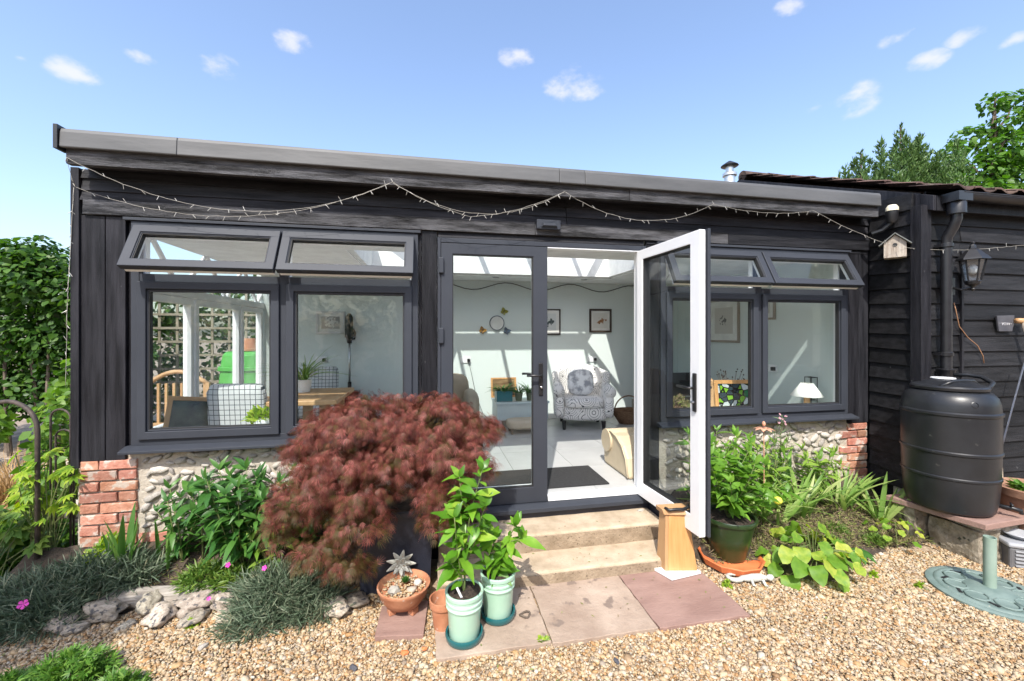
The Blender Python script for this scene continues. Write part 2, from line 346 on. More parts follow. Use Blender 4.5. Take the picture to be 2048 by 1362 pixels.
# ---- gravel yard
MAT['gravelbase'] = M('gravel_bed', (.30,.20,.12), (.50,.40,.29), rough=.95, scale=60, detail=4, bump=.8, bscale=70)
g = MB(); g.grid(lambda a, b: (-4.2+10.4*a, -3+6.1*b, -.006), 6, 6)
structure(obj('gravel_yard', g, MAT['gravelbase']))
def gravelmat():
    m, nt, N, L = newmat('flint_shingle')
    out = N('ShaderNodeOutputMaterial'); b = N('ShaderNodeBsdfPrincipled'); L(b.outputs[0], out.inputs[0])
    gm = N('ShaderNodeNewGeometry'); tc = N('ShaderNodeTexCoord')
    rp = ramp(N, [(0,(.22,.135,.07)),(.10,(.40,.22,.09)),(.20,(.46,.305,.155)),(.36,(.49,.375,.23)),(.5,(.54,.435,.295)),(.62,(.36,.255,.155)),(.74,(.56,.47,.345)),(.85,(.44,.275,.135)),(.92,(.25,.195,.145)),(1,(.62,.555,.45))])
    L(gm.outputs['Random Per Island'], rp.inputs[0])
    nz = N('ShaderNodeTexNoise'); nz.inputs['Scale'].default_value = 130; nz.inputs['Detail'].default_value = 4; L(tc.outputs['Object'], nz.inputs['Vector'])
    big = N('ShaderNodeTexNoise'); big.inputs['Scale'].default_value = 2.2; big.inputs['Detail'].default_value = 4; L(tc.outputs['Object'], big.inputs['Vector'])
    mr = N('ShaderNodeMapRange'); mr.inputs[1].default_value = .3; mr.inputs[2].default_value = .75; mr.inputs[3].default_value = .72; mr.inputs[4].default_value = 1.08; L(nz.outputs['Fac'], mr.inputs[0])
    mg = N('ShaderNodeMapRange'); mg.inputs[1].default_value = .3; mg.inputs[2].default_value = .7; mg.inputs[3].default_value = .9; mg.inputs[4].default_value = 1.06; L(big.outputs['Fac'], mg.inputs[0])
    mu = N('ShaderNodeMath'); mu.operation = 'MULTIPLY'; L(mr.outputs[0], mu.inputs[0]); L(mg.outputs[0], mu.inputs[1])
    hv = N('ShaderNodeHueSaturation'); L(mu.outputs[0], hv.inputs['Value']); L(rp.outputs[0], hv.inputs['Color']); L(hv.outputs[0], b.inputs['Base Color'])
    b.inputs['Roughness'].default_value = .62; b.inputs['Specular IOR Level'].default_value = .4
    return m
SLABS = [(.03,.645,2.175,2.735),(.652,1.274,2.165,2.725),(1.281,1.868,2.16,2.72)]
def gravel():
    rs = np.random.RandomState(3)
    n = 205000
    x = rs.uniform(-2.9, 5.0, n); y = rs.uniform(1.25, 3.05, n)
    # visible wedge with a margin for a step to the side
    k = (y > 1.25) & (x > -.95*y-.25) & (x < 1.95*y+.35)
    k &= ~((y < 1.98-.22*x) & (y < 1.9)) | (x > 2.2)
    for (a,b,c,d) in SLABS: k &= ~((x > a+.012) & (x < b-.012) & (y > c+.012) & (y < d+.3))
    k &= ~((x < .0) & (y > 2.93+.06*np.sin(x*7)))                 # left bed
    k &= ~((x > .0) & (x < 1.85) & (y > 2.66))                     # steps
    k &= ~((x > 2.35) & (x < 3.9) & (y > 2.62+.1*np.sin(x*6)))       # right bed
    x, y = x[k], y[k]; n = len(x)
    s_all = rs.lognormal(math.log(.0069), .38, n)
    bm = bmesh.new(); bmesh.ops.create_icosphere(bm, subdivisions=1, radius=1)
    icos = (np.array([tuple(v.co) for v in bm.verts]), np.array([[v.index for v in f.verts] for f in bm.faces])); bm.free()
    octa = (np.array([(1,0,0),(-1,0,0),(0,1,0),(0,-1,0),(0,0,1),(0,0,-1)], float)*1.18, np.array([(0,2,4),(2,1,4),(1,3,4),(3,0,4),(2,0,5),(1,2,5),(3,1,5),(0,3,5)]))
    gv = []
    for (b0, f0), sel in ((icos, s_all > .0100), (octa, s_all <= .0100)):
        s, X0, Y0 = s_all[sel], x[sel], y[sel]; k = len(s)
        V = b0[None]*(1+rs.uniform(-.30, .25, (k, len(b0), 1)))
        V = V*np.stack([s*rs.uniform(.9,1.5,k), s*rs.uniform(.75,1.1,k), s*rs.uniform(.45,.75,k)], 1)[:,None,:]
        tz = rs.uniform(0, 6.28, k); tx = rs.normal(0, .45, k)
        c_, s_ = np.cos(tx)[:,None], np.sin(tx)[:,None]
        Y = V[...,1]*c_-V[...,2]*s_; Zz = V[...,1]*s_+V[...,2]*c_; X = V[...,0]
        c_, s_ = np.cos(tz)[:,None], np.sin(tz)[:,None]
        V = np.stack([X*c_-Y*s_+X0[:,None], X*s_+Y*c_+Y0[:,None], Zz+(rs.uniform(-.003,.008,k)+.004*np.sin(X0*5)*np.sin(Y0*6))[:,None]], -1)
        gv.append((V.reshape(-1,3), (f0[None]+(np.arange(k)*len(b0))[:,None,None]).reshape(-1, 3)))
    gv = (np.concatenate([gv[0][0], gv[1][0]]), np.concatenate([gv[0][1], gv[1][1]+len(gv[0][0])]))
    m = npmesh('gravel', *gv, gravelmat(), smooth=False)
    o = link('gravel', m); stuff(o); tag(o, 'golden flint gravel covering the yard in front of the garden room', 'gravel')
gravel()
# ---- planting beds
def bed(name, x0, x1, front, zf, zb, seed, yb=3.31):
    def fn(a, b):
        x = x0+(x1-x0)*a; y0 = front(x); y = y0+(yb-y0)*b
        e = min(1, a/.06, (1-a)/.06); 
        z = -.02+(zf+.02)*min(1, b/.12)+(zb-zf)*max(0, (b-.12)/.88)**.9
        z = -.02+(z+.02)*(.15+.85*e)
        z += .02*mnoise.noise(Vector((x*6, y*6, seed)))+.012*mnoise.noise(Vector((x*22, y*22, seed)))
        return (x, y, z)
    m = MB(); m.grid(fn, 90, 40)
    return structure(obj(name, m, MAT['soil'], smooth=True))
LEFTF = lambda x: 2.93+.03*math.sin(x*7)
RIGHTF = lambda x: 2.55-.22*math.exp(-((x-2.7)/.35)**2)+.12*max(0, x-3.2)+.03*math.sin(x*9)
bed('planting_bed', -2.75, -.02, LEFTF, .06, .27, 2)
bed('planting_bed.001', 1.95, 4.12, RIGHTF, .03, .33, 9)
def bed_z(x, y):
    if x < 0:
        y0 = LEFTF(x); b = (y-y0)/(3.31-y0); return .06+.21*max(0, min(1, (b-.12)/.88))**.9
    y0 = RIGHTF(x); b = (y-y0)/(3.31-y0); return (.03+.30*max(0, min(1, (b-.12)/.88))**.9) if b > 0 else 0
# ---- pale garden path at the far left
MAT['path'] = M('pale_path_paving', (.42,.36,.31), (.58,.52,.46), rough=.9, scale=2.5, detail=9, bump=.2, bscale=20)
m = MB(); m.box(-7.6, -2.6, 4.6, 6.9, -.02, .0)
structure(obj('path', m, MAT['path']))
# ---- flagstones in front of the steps
pav = link('paving', None, None, T(.95, 2.45, 0)); structure(pav)
for i, (a, b, c, d) in enumerate(SLABS):
    m = MB()
    P = []
    rr = random.Random(i)
    n = 14
    def edge(p, q): return [(p[0]+(q[0]-p[0])*k/n+rr.uniform(-.003,.003), p[1]+(q[1]-p[1])*k/n+rr.uniform(-.004,.004)) for k in range(n)]
    poly = edge((a,c),(b,c))+edge((b,c),(b,d))+edge((b,d),(a,d))+edge((a,d),(a,c))
    m.prism(poly, -.02, .026, 'z')
    o = obj('flagstone', m, MAT['slab_red'] if i == 2 else MAT['slab'], pav, bevel=.003)
    o['label'] = ['buff flagstone under the mint pots', 'buff flagstone in the middle', 'plum red flagstone at the right'][i]
# ---- concrete steps
st = thing('garden_steps', 'two sandy concrete steps up to the open glass door', 'steps', (.93, 2.9, 0))
def stepmesh(x0, x1, y0, y1, z0, z1, seed):
    m = MB()
    def fn(a, b):
        x = x0+(x1-x0)*a
        if b < .4: t = b/.4; p = (x, y0, z0+(z1-z0-.012)*t)
        elif b < .5: t = (b-.4)/.1; p = (x, y0+.012*t, z1-.012*(1-t)*(1-t))
        else: t = (b-.5)/.5; p = (x, y0+.012+(y1-y0-.012)*t, z1)
        k = .006*mnoise.noise(Vector((x*5, p[1]*9+p[2]*9, seed)))
        return (p[0], p[1]+k, p[2]+k*.6)
    m.grid(fn, 40, 20)
    m.add([(x1,y0,z0),(x1,y1,z0),(x1,y1,z1),(x1,y0+.01,z1-.004)], [(0,1,2,3)])
    m.add([(x0,y0,z0),(x0,y1,z0),(x0,y1,z1),(x0,y0+.01,z1-.004)], [(3,2,1,0)])
    return m
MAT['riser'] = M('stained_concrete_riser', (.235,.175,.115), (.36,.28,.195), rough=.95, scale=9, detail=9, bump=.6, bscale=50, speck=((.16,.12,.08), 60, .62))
obj('step', stepmesh(.06, 1.79, 2.955, 3.26, -.02, .23, 1), MAT['concrete'], st, auto=50)
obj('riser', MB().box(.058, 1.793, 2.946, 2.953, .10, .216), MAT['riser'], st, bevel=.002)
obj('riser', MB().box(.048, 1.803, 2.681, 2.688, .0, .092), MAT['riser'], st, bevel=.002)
obj('step', stepmesh(.05, 1.80, 2.69, 2.955, -.02, .105, 5), MAT['concrete'], st, auto=50)

# ================================================================== GARDEN ROOM (outside)
GR = thing('timber_garden_building', 'low black timber garden room with grey windows and glazed double doors', 'building', (.92, 3.3, 0))
# -- backing wall pieces between the openings (aqua inside)
m = MB()
for a, b in [(-2.32,-1.99),(-.09,.06),(1.80,1.95),(3.90,4.12)]: m.box(a, b, 3.335, 3.43, .86, 2.46)
m.box(-2.32, 4.12, 3.335, 3.43, 2.462, 2.80)
for a, b in [(-1.988,-.092),(1.952,3.898)]: m.box(a, b, 3.345, 3.43, .30, .925)
obj('wall_lining', m, MAT['wallpaint'], GR)
# -- plinth
obj('plinth_wall', MB().box(-2.30, -.06, 3.305, 3.40, -.05, .885), MAT['mortar'], GR)
obj('plinth_wall', MB().box(1.95, 4.15, 3.305, 3.40, -.05, .875), MAT['mortar'], GR)
brick_mesh = {}
def brickmesh(w, h, d, seed):
    key = (round(w,3), seed)
    if key not in brick_mesh:
        bm = bmesh.new(); bmesh.ops.create_cube(bm, size=1)
        for v in bm.verts: v.co = Vector((v.co.x*w, v.co.y*d, v.co.z*h))
        bmesh.ops.bevel(bm, geom=bm.edges[:], offset=.005, segments=1, affect='EDGES')
        for v in bm.verts: v.co += Vector((rnd.uniform(-.003,.003), rnd.uniform(-.003,.003), rnd.uniform(-.003,.003)))
        me = bpy.data.meshes.new('brick'); bm.to_mesh(me); bm.free(); me.materials.append(MAT['brick']); brick_mesh[key] = me
    return brick_mesh[key]
def quoin(x0, x1, z0, z1, side):
    z = z1; row = 0
    while z > z0:
        full = row % 2 == 0
        ws = [.215,.105] if full else [.105,.215]
        if side < 0:
            x = x0
            for w in ([.105,.215] if full else [.215,.10]):
                obj('brick', brickmesh(w, .062, .03, rnd.randint(0,2)), None, GR, T(x+w/2, 3.298+rnd.uniform(-.003,.003), z-.031)); x += w+.011
            if row in (7,8): 
                obj('brick', brickmesh(.215, .062, .03, 0), None, GR, T(x+.11, 3.298, z-.031))
        else:
            x = x1
            for w in ([.215] if full else [.105,.19]):
                obj('brick', brickmesh(w, .062, .03, rnd.randint(0,2)), None, GR, T(x-w/2, 3.298+rnd.uniform(-.003,.003), z-.031)); x -= w+.011
        z -= .073; row += 1
quoin(-2.295, -1.95, .18, .84, -1)
quoin(3.85, 4.135, .2, .835, 1)
flints = []
for k in range(8):
    m = MB(); blob(m, (0,0,0), (1,.6,.62), seed=k*5+1, amp=.30, sub=2, freq=1.7); flints.append(m.mesh('flint', MAT['flint'], True))
def flintwall(x0, x1, z0, z1, seed):
    r = random.Random(seed); pts = []; tries = 0
    while tries < 6000 and len(pts) < 148:
        tries += 1
        x, z, s = r.uniform(x0, x1), r.uniform(z0, z1), r.uniform(.020, .046)
        if all((x-a)**2*.55+(z-b)**2 > ((s+c)*.70)**2 for a, b, c in pts): pts.append((x, z, s))
    for x, z, s in pts:
        obj('flint', r.choice(flints), None, GR, T(x, 3.298, z)@RY(r.gauss(0, 35))@RX(r.uniform(-20,20))@SC(s*1.25, s*.75, s))
flintwall(-1.92, -.72, .36, .865, 4)
flintwall(2.0, 3.83, .42, .845, 8)
# -- cladding
def lap(x0, x1, z0, z1, y=3.30, proud=.022, top=.004):
    m = MB(); return m.hexa([(x0,y-proud,z0),(x1,y-proud,z0),(x1,y+.01,z0),(x0,y+.01,z0),(x0,y-top,z1),(x1,y-top,z1),(x1,y+.01,z1),(x0,y+.01,z1)])
for z0, z1, pr in [(2.735,2.80,.02),(2.655,2.74,.018),(2.585,2.66,.03)]:
    obj('weatherboard', lap(-2.285, 1.1, z0, z1, proud=pr), MAT['board'], GR, bevel=.002)
    obj('weatherboard', lap(1.104, 4.15, z0, z1, proud=pr), MAT['board'], GR, bevel=.002)
for a, b, s in [(-2.265,.832,'sawn'),(.836,2.6,'sawn'),(2.603,4.15,'board')]:
    obj('weatherboard', lap(a, b, 2.492, 2.592, proud=.036, top=.03), MAT[s], GR, bevel=.002)
obj('weatherboard', lap(.06, 1.8, 2.445, 2.496, proud=.016), MAT['board'], GR, bevel=.002)
obj('weatherboard', lap(1.82, 4.13, 2.462, 2.497, proud=.022), MAT['board'], GR, bevel=.002)
def upright(x0, x1, z0, z1, y0=3.285, y1=3.335):
    m = MB(); m.box(x0, x1, y0, y1, z0, z1); return obj('upright_board', m, MAT['vboard'], GR, bevel=.002)
obj('corner_post', MB().box(-2.335, -2.288, 3.270, 3.33, .80, 2.80), MAT['vboard'], GR, bevel=.002)
upright(-2.284, -2.150, .84, 2.488); upright(-2.144, -2.030, .84, 2.488)
upright(-2.028, -2.0, .86, 2.488, 3.312)
upright(-.062, .052, .30, 2.488); upright(1.812, 1.94, .30, 2.46)
upright(3.915, 4.03, .84, 2.46); upright(4.034, 4.148, .84, 2.49)
upright(-.085, -.066, .30, 2.47, 3.30, 3.335)
m = MB(); m.box(-2.34, -2.30, 3.34, 6.3, -.05, .82)
sideb = obj('side_plinth', m, MAT['mortar'], GR)
# -- eaves: soffit, timber fascia, rubber roof edge, roof
obj('soffit', MB().box(-2.25, 4.08, 3.165, 3.31, 2.80, 2.815), MAT['board'], GR)
for a, b in [(-2.25, 1.58), (1.583, 4.055)]:
    obj('fascia_board', MB().box(a, b, 3.118, 3.163, 2.768, 2.90), MAT['sawn'], GR, bevel=.003)
prof = [(3.117,2.862),(3.088,2.858),(3.084,2.866),(3.088,2.955),(3.096,2.978),(3.12,2.985),(3.30,2.987),(3.30,2.955),(3.116,2.955)]
for a, b in [(-2.262,-1.62),(-1.618,.98),(.982,1.19),(1.192,4.045)]:
    obj('roof_edge', MB().prism([(p, q) for p, q in prof], a, b, 'x'), MAT['epdm'], GR, bevel=.004)
obj('roof_edge_end', MB().box(-2.287, -2.264, 3.074, 3.16, 2.846, 2.996), MAT['black'], GR, bevel=.002)
HX0, HX1, HY0, HY1 = -.72, 2.50, 4.20, 5.58
m = MB()
m.box(-2.25, 4.1, 3.302, HY0-.06, 2.82, 2.954); m.box(-2.25, 4.1, HY1+.06, 6.35, 2.82, 2.954)
m.box(-2.25, HX0-.06, HY0-.06, HY1+.06, 2.82, 2.954); m.box(HX1+.06, 4.1, HY0-.06, HY1+.06, 2.82, 2.954)
obj('roof_deck', m, MAT['epdm'], GR)
# -- roof lantern
LN = obj('roof_lantern', MB().box(HX0-.058, HX1+.058, HY0-.058, HY0-.004, 2.50, 3.0).box(HX0-.058, HX1+.058, HY1+.004, HY1+.058, 2.50, 3.0).box(HX0-.058, HX0-.004, HY0-.004, HY1+.004, 2.50, 3.0).box(HX1+.004, HX1+.058, HY0-.004, HY1+.004, 2.50, 3.0), MAT['ceil'], GR)
RYm, RZm = 4.85, 3.27; RX0, RX1 = HX0+.62, HX1-.62
def bar(p, q, w=.045):
    m = MB(); m.tube([p, q], w*.75, 4); return obj('glazing_bar', m, MAT['white'], LN)
obj('ridge_beam', MB().box(RX0-.05, RX1+.05, RYm-.07, RYm+.07, RZm-.03, RZm+.05), MAT['white'], LN)
for cx, ex in [(RX0, HX0), (RX1, HX1)]:
    for ey in (HY0, HY1): bar((cx, RYm, RZm), (ex, ey, 3.0), .06)
for k in range(4):
    x = RX0+(RX1-RX0)*k/3 
    for ey in (HY0, HY1): bar((x, RYm, RZm), (x, ey, 3.0))
gl = MB()
for pts in [[(RX0,RYm,RZm),(RX1,RYm,RZm),(HX1,HY0,3.0),(HX0,HY0,3.0)],[(RX1,RYm,RZm),(RX0,RYm,RZm),(HX0,HY1,3.0),(HX1,HY1,3.0)]]:
    o = obj('roof_pane', MB().add(pts, [(0,1,2,3)]), MAT['glass'], LN)
for pts in [[(RX0,RYm,RZm),(HX0,HY0,3.0),(HX0,HY1,3.0)],[(RX1,RYm,RZm),(HX1,HY1,3.0),(HX1,HY0,3.0)]]:
    o = obj('roof_pane', MB().add(pts, [(0,1,2)]), MAT['glass'], LN)
# -- windows
GRY, WHT, GLS = MAT['grey'], MAT['white'], MAT['glass']
def window(x0, x1, lab):
    W = obj('window', MB().ring(x0, x1, .93, 2.46, .048, 3.272, 3.318), GRY, GR, bevel=.003); W['label'] = lab
    xm = (x0+x1)/2
    obj('inner_frame', MB().ring(x0, x1, .93, 2.46, .06, 3.32, 3.37), WHT, W, bevel=.002)
    obj('mullion', MB().box(xm-.026, xm+.026, 3.276, 3.318, .979, 2.411), GRY, W)
    obj('inner_mullion', MB().box(xm-.032, xm+.032, 3.321, 3.369, .991, 2.399), WHT, W)
    for a, b in [(x0+.049, xm-.027), (xm+.027, x1-.049)]:
        obj('transom', MB().box(a, b, 3.276, 3.318, 2.055, 2.105), GRY, W)
        obj('inner_transom', MB().box(a+.012, b-.006, 3.321, 3.369, 2.05, 2.108), WHT, W)
        obj('casement_frame', MB().ring(a-.004, b+.004, .975, 2.052, .052, 3.252, 3.300).ring(a+.046, b-.046, 1.027, 2.0, .012, 3.268, 3.31), GRY, W, bevel=.004)
        obj('gasket', MB().ring(a+.058, b-.058, 1.039, 1.988, .006, 3.270, 3.304), MAT['rubber'], W)
        obj('pane', MB().box(a+.054, b-.054, 3.294, 3.299, 1.036, 1.991), GLS, W)
        # top-hung vent, propped open
        mw = T((a+b)/2, 3.262, 2.425) @ RX(-27.5); hw = (b-a)/2+.020
        obj('vent_sash', MB().ring(-hw, hw, -.338, .0, .058, -.018, .03).ring(-hw+.05, hw-.05, -.295, -.05, .014, -.010, .034), GRY, W, mw, bevel=.004)
        obj('vent_inner_frame', MB().ring(-hw+.012, hw-.012, -.333, -.012, .046, .032, .06), WHT, W, mw, bevel=.002)
        obj('gasket', MB().ring(-hw+.062, hw-.062, -.283, -.062, .006, -.004, .03), MAT['rubber'], W, mw)
        obj('vent_pane', MB().box(-hw+.060, hw-.060, .012, .017, -.285, -.060), GLS, W, mw)
        for sx in (-1, 1):
            p = mw @ Vector((sx*(hw-.03), .05, -.20)); q = Vector((p.x, 3.32, 2.14))
            obj('friction_stay', MB().tube([p, q], .006, 5), MAT['steel'], W)
    obj('window_sill', MB().prism([(3.20,.893),(3.20,.912),(3.27,.932),(3.30,.932),(3.30,.893)], x0-.035, x1+.045, 'x'), GRY, W, bevel=.003)
    obj('head_trim', MB().box(x0-.04, x1+.02, 3.258, 3.30, 2.464, 2.484), GRY, W, bevel=.002)
    return W
MAT['steel'] = M('steel', (.45,.45,.46), rough=.3, metal=1)
window(-1.99, -.09, 'wide grey window left of the doors with both top vents open')
window(1.95, 3.90, 'wide grey window right of the doors with both top vents open')
# -- door frame and leaves
DR = obj('door_frame', MB().box(.058,.082,3.265,3.33,.335,2.44).box(1.772,1.808,3.265,3.33,.335,2.44).box(.083,1.771,3.268,3.33,2.402,2.44), GRY, GR, bevel=.003)
obj('inner_frame', MB().box(.058,.10,3.332,3.38,.335,2.44).box(1.755,1.808,3.332,3.38,.335,2.44).box(.101,1.754,3.334,3.38,2.398,2.44), WHT, DR)
obj('reveal_liner', MB().box(1.744,1.770,3.27,3.328,.372,2.400).box(.94,1.742,3.274,3.328,2.392,2.401), WHT, DR)
obj('threshold', MB().box(.94,1.771,3.255,3.375,.337,.372), WHT, DR, bevel=.003)
obj('door_sill', MB().prism([(3.185,.283),(3.185,.315),(3.24,.334),(3.37,.334),(3.37,.283)], -.06, 1.815, 'x'), GRY, DR, bevel=.003)
navy = MAT['navy'] = M('navy_black_painted_board', (.012,.014,.024), (.020,.023,.036), rough=.5, scale=5, bump=.15, bscale=60)
obj('sill_board', MB().box(-.06, 2.12, 3.225, 3.30, -.02, .281), navy, GR, bevel=.003)
obj('plinth_board', MB().box(1.805, 2.10, 3.0, 3.222, -.02, .27), navy, GR, bevel=.003)
LF = obj('door_leaf', MB().ring(.084,.934,.337,2.396,.088,3.258,3.30, wb=.125, wr=.118, wt=.082), GRY, GR, bevel=.004); LF['label'] = 'closed grey left door leaf with full glass pane'
obj('leaf_inner', MB().ring(.09,.928,.343,2.39,.084,3.302,3.33, wb=.12, wr=.112, wt=.078), WHT, LF)
obj('gasket', MB().ring(.170,.818,.460,2.316,.008,3.264,3.30), MAT['rubber'], LF)
obj('pane', MB().box(.172,.816,3.286,3.291,.462,2.314), GLS, LF)
for z in (2.22, 1.68, .6):
    obj('hinge', MB().box(.066,.104,3.235,3.262,z-.06,z+.06), GRY, LF, bevel=.006)
def handle(par, mw, flip=1):
    H = obj('handle_plate', MB().box(-.017,.017,-.014,0,-.13,.13), MAT['black'], par, mw, bevel=.006)
    obj('lever', MB().tube([(0,-.012,.03),(0,-.045,.03),(-.02*flip,-.052,.03),(-.125*flip,-.052,.032)], .0095, 8), MAT['black'], par, mw, smooth=True)
    obj('lock_cylinder', MB().lathe([(.009,0),(.009,.02),(.006,.022)], 10, (0,0,0)), MAT['steel'], par, mw @ T(0,-.012,-.065) @ RX(90))
handle(LF, T(.876, 3.258, 1.33))
handle(LF, T(.876, 3.331, 1.33) @ RZ(180), -1)
# open leaf: local x along the leaf from the hinge, local y = thickness, inside face (white) at +y
mwR = T(1.792, 3.262, 0) @ RZ(-87.2)
RF = obj('door_leaf', MB().ring(.0,.80,.340,2.396,.085,-.020,.0, wb=.12, wt=.082, wr=.10), GRY, GR, mwR, bevel=.004)
RF['label'] = 'open right door leaf showing its white inner face'
obj('leaf_inner', MB().ring(.0,.785,.340,2.39,.088,-.075,-.030, wb=.118, wt=.08, wr=.098), WHT, RF, mwR, bevel=.004)
obj('leaf_core', MB().ring(.004,.776,.346,2.384,.08,-.029,-.021, wb=.11, wt=.074, wr=.088), MAT['steel'], RF, mwR)
obj('gasket', MB().ring(.084,.700,.456,2.314,.008,-.070,-.006), MAT['rubber'], RF, mwR)
obj('pane', MB().box(.088,.696,-.043,-.038,.460,2.310), GLS, RF, mwR)
handle(RF, mwR @ T(.742, -.075, 1.30), 1)
handle(RF, mwR @ T(.742, .0, 1.30) @ RZ(180), -1)
for z in (2.22, 1.35, .55):
    obj('hinge', MB().box(-.03,.02,-.03,.03,z-.06,z+.06), WHT, RF, mwR @ T(-.002,-.01,0), bevel=.006)
# ================================================================== INSIDE
fl = structure(link('floor', None, None, T(.9, 4.7, .38)))
tm = MB().box(-.3,.3,-.3,.3,-.02,0).mesh('tile', MAT['floor'])
for i in range(11):
    for j in range(5):
        o = obj('tile', tm, None, fl, T(-1.93+.604*i, 3.62+.604*j, .38))
structure(obj('floor_screed', MB().box(-2.25, 4.12, 3.30, 6.3, .30, .368), MAT['mortar']))
structure(obj('wall_back', MB().box(-2.3, 4.1, 6.2, 6.3, .30, 2.60), MAT['wallpaint']))
structure(obj('wall_right', MB().box(4.0, 4.1, 3.435, 6.198, .30, 2.60), MAT['wallpaint']))
m = MB()
for a, b, c, d in [(-2.25,4.0,3.435,HY0-.06),(-2.25,4.0,HY1+.06,6.198),(-2.25,HX0-.06,HY0-.06,HY1+.06),(HX1+.06,4.0,HY0-.06,HY1+.06)]:
    m.box(a, b, c, d, 2.48, 2.52)
structure(obj('ceiling', m, MAT['ceil']))
structure(obj('skirting', MB().box(-2.2, 3.998, 6.182, 6.199, .38, .46), MAT['white'], bevel=.003))
# left side wall, mostly windows
wl = structure(obj('wall_left', MB().box(-2.29, -2.22, 3.435, 6.198, .30, .80), MAT['wallpaint']))
for i, (a, b) in enumerate([(3.50, 4.50), (4.53, 5.50), (5.53, 6.17)]):
    W = obj('side_window', MB().ring(0, b-a, .86, 2.02, .055, -.035, .035), WHT, wl, T(-2.245, a, 0) @ RZ(90), bevel=.004)
    obj('pane', MB().box(.05, b-a-.05, -.003, .003, .91, 1.97), GLS, W, T(-2.245, a, 0) @ RZ(90))
obj('side_plate', MB().box(-2.29, -2.20, 3.435, 6.198, 2.03, 2.10), WHT, wl, bevel=.003)
for i in range(4):
    y = 3.5+.86*i
    obj('side_bar', MB().tube([(-2.245,y,2.10),(-2.245,y+.42,2.48)], .022, 6), WHT, wl)
    obj('side_bar', MB().tube([(-2.245,y+.82,2.10),(-2.245,y+.44,2.48)], .022, 6), WHT, wl)
obj('side_top_pane', MB().box(-2.25,-2.245,3.44,6.19,2.102,2.478), GLS, wl)
ledge = obj('window_ledge', MB().box(-2.215, -2.0, 3.44, 6.19, .802, .84), MAT['wood'], wl, bevel=.004)
# ================================================================== WEATHERBOARDED SHED (right)
SH = thing('weatherboarded_shed', 'matt black weatherboarded shed with brown pantile roof on the far right', 'building', (5.2, 3.6, 0))
SX, SY = 4.16, 2.87
r = random.Random(21)
z = .30; k = 0
while z < 2.80:
    h = .138
    dz = [r.uniform(-.006,.006) for _ in range(4)]
    for a, b in [(SX+.07, 4.60), (4.603, 6.9)]:
        y0 = SY-.024
        obj('weatherboard', MB().hexa([(a,y0+r.uniform(-.003,.003),z+dz[0]),(b,y0+r.uniform(-.003,.003),z+dz[1]),(b,SY+.01,z+dz[1]),(a,SY+.01,z+dz[0]),(a,SY-.006,z+h+.008),(b,SY-.006,z+h+.008),(b,SY+.01,z+h+.008),(a,SY+.01,z+h+.008)]), MAT['shedboard'], SH, bevel=.0015)
    x0 = SX-.022
    obj('return_board', MB().hexa([(x0,2.915,z+.005+dz[2]),(x0,3.27,z+dz[3]+.02),(SX+.01,3.27,z+dz[3]+.02),(SX+.01,2.915,z+.005+dz[2]),(SX-.004,2.915,z+h+.012),(SX-.004,3.27,z+h+.025),(SX+.01,3.27,z+h+.025),(SX+.01,2.915,z+h+.012)]), MAT['shedboard'], SH, bevel=.0015)
    z += h; k += 1
obj('corner_post', MB().box(SX-.035, SX+.075, SY-.045, SY+.04, .25, 2.80), MAT['vboard'], SH, bevel=.003)
obj('joint_strip', MB().box(4.588, 4.612, SY-.036, SY, .30, 2.42), MAT['vboard'], SH)
obj('base_wall', MB().box(SX, 6.9, SY-.01, SY+.2, -.05, .30), MAT['mortar'], SH)
obj('core_wall', MB().box(SX+.012, 8.8, SY+.012, 6.9, -.05, 2.80), MAT['shedboard'], SH)
# gable above the flat roof + verge boards
RGY, RGZ, EVY, EVZ = 5.05, 3.86, 2.70, 2.875
obj('gable', MB().prism([(2.9,2.78),(6.95,2.95),(RGY,RGZ-.06),(2.9,2.93)], SX+.062, SX+.09, 'x'), MAT['shedboard'], SH)
sl = (RGZ-EVZ)/(RGY-EVY)
obj('verge_board', MB().hexa([(4.19,2.78,2.74),(4.22,2.78,2.74),(4.22,RGY,RGZ-.15),(4.19,RGY,RGZ-.15),(4.19,2.78,2.87),(4.22,2.78,2.87),(4.22,RGY,RGZ-.04),(4.19,RGY,RGZ-.04)]), MAT['vboard'], SH, bevel=.003)
obj('eaves_board', MB().box(4.225, 7.6, 2.775, 2.80, 2.74, 2.87), MAT['vboard'], SH, bevel=.002)
obj('eaves_soffit', MB().box(4.225, 7.6, 2.80, 2.90, 2.76, 2.775), MAT['shedboard'], SH)
MAT['tile'] = M('weathered_brown_pantile', (.040,.025,.020), (.10,.058,.044), rough=.85, scale=6, bump=.4, bscale=30, vary=.35, speck=((.26,.23,.17), 16, .66))
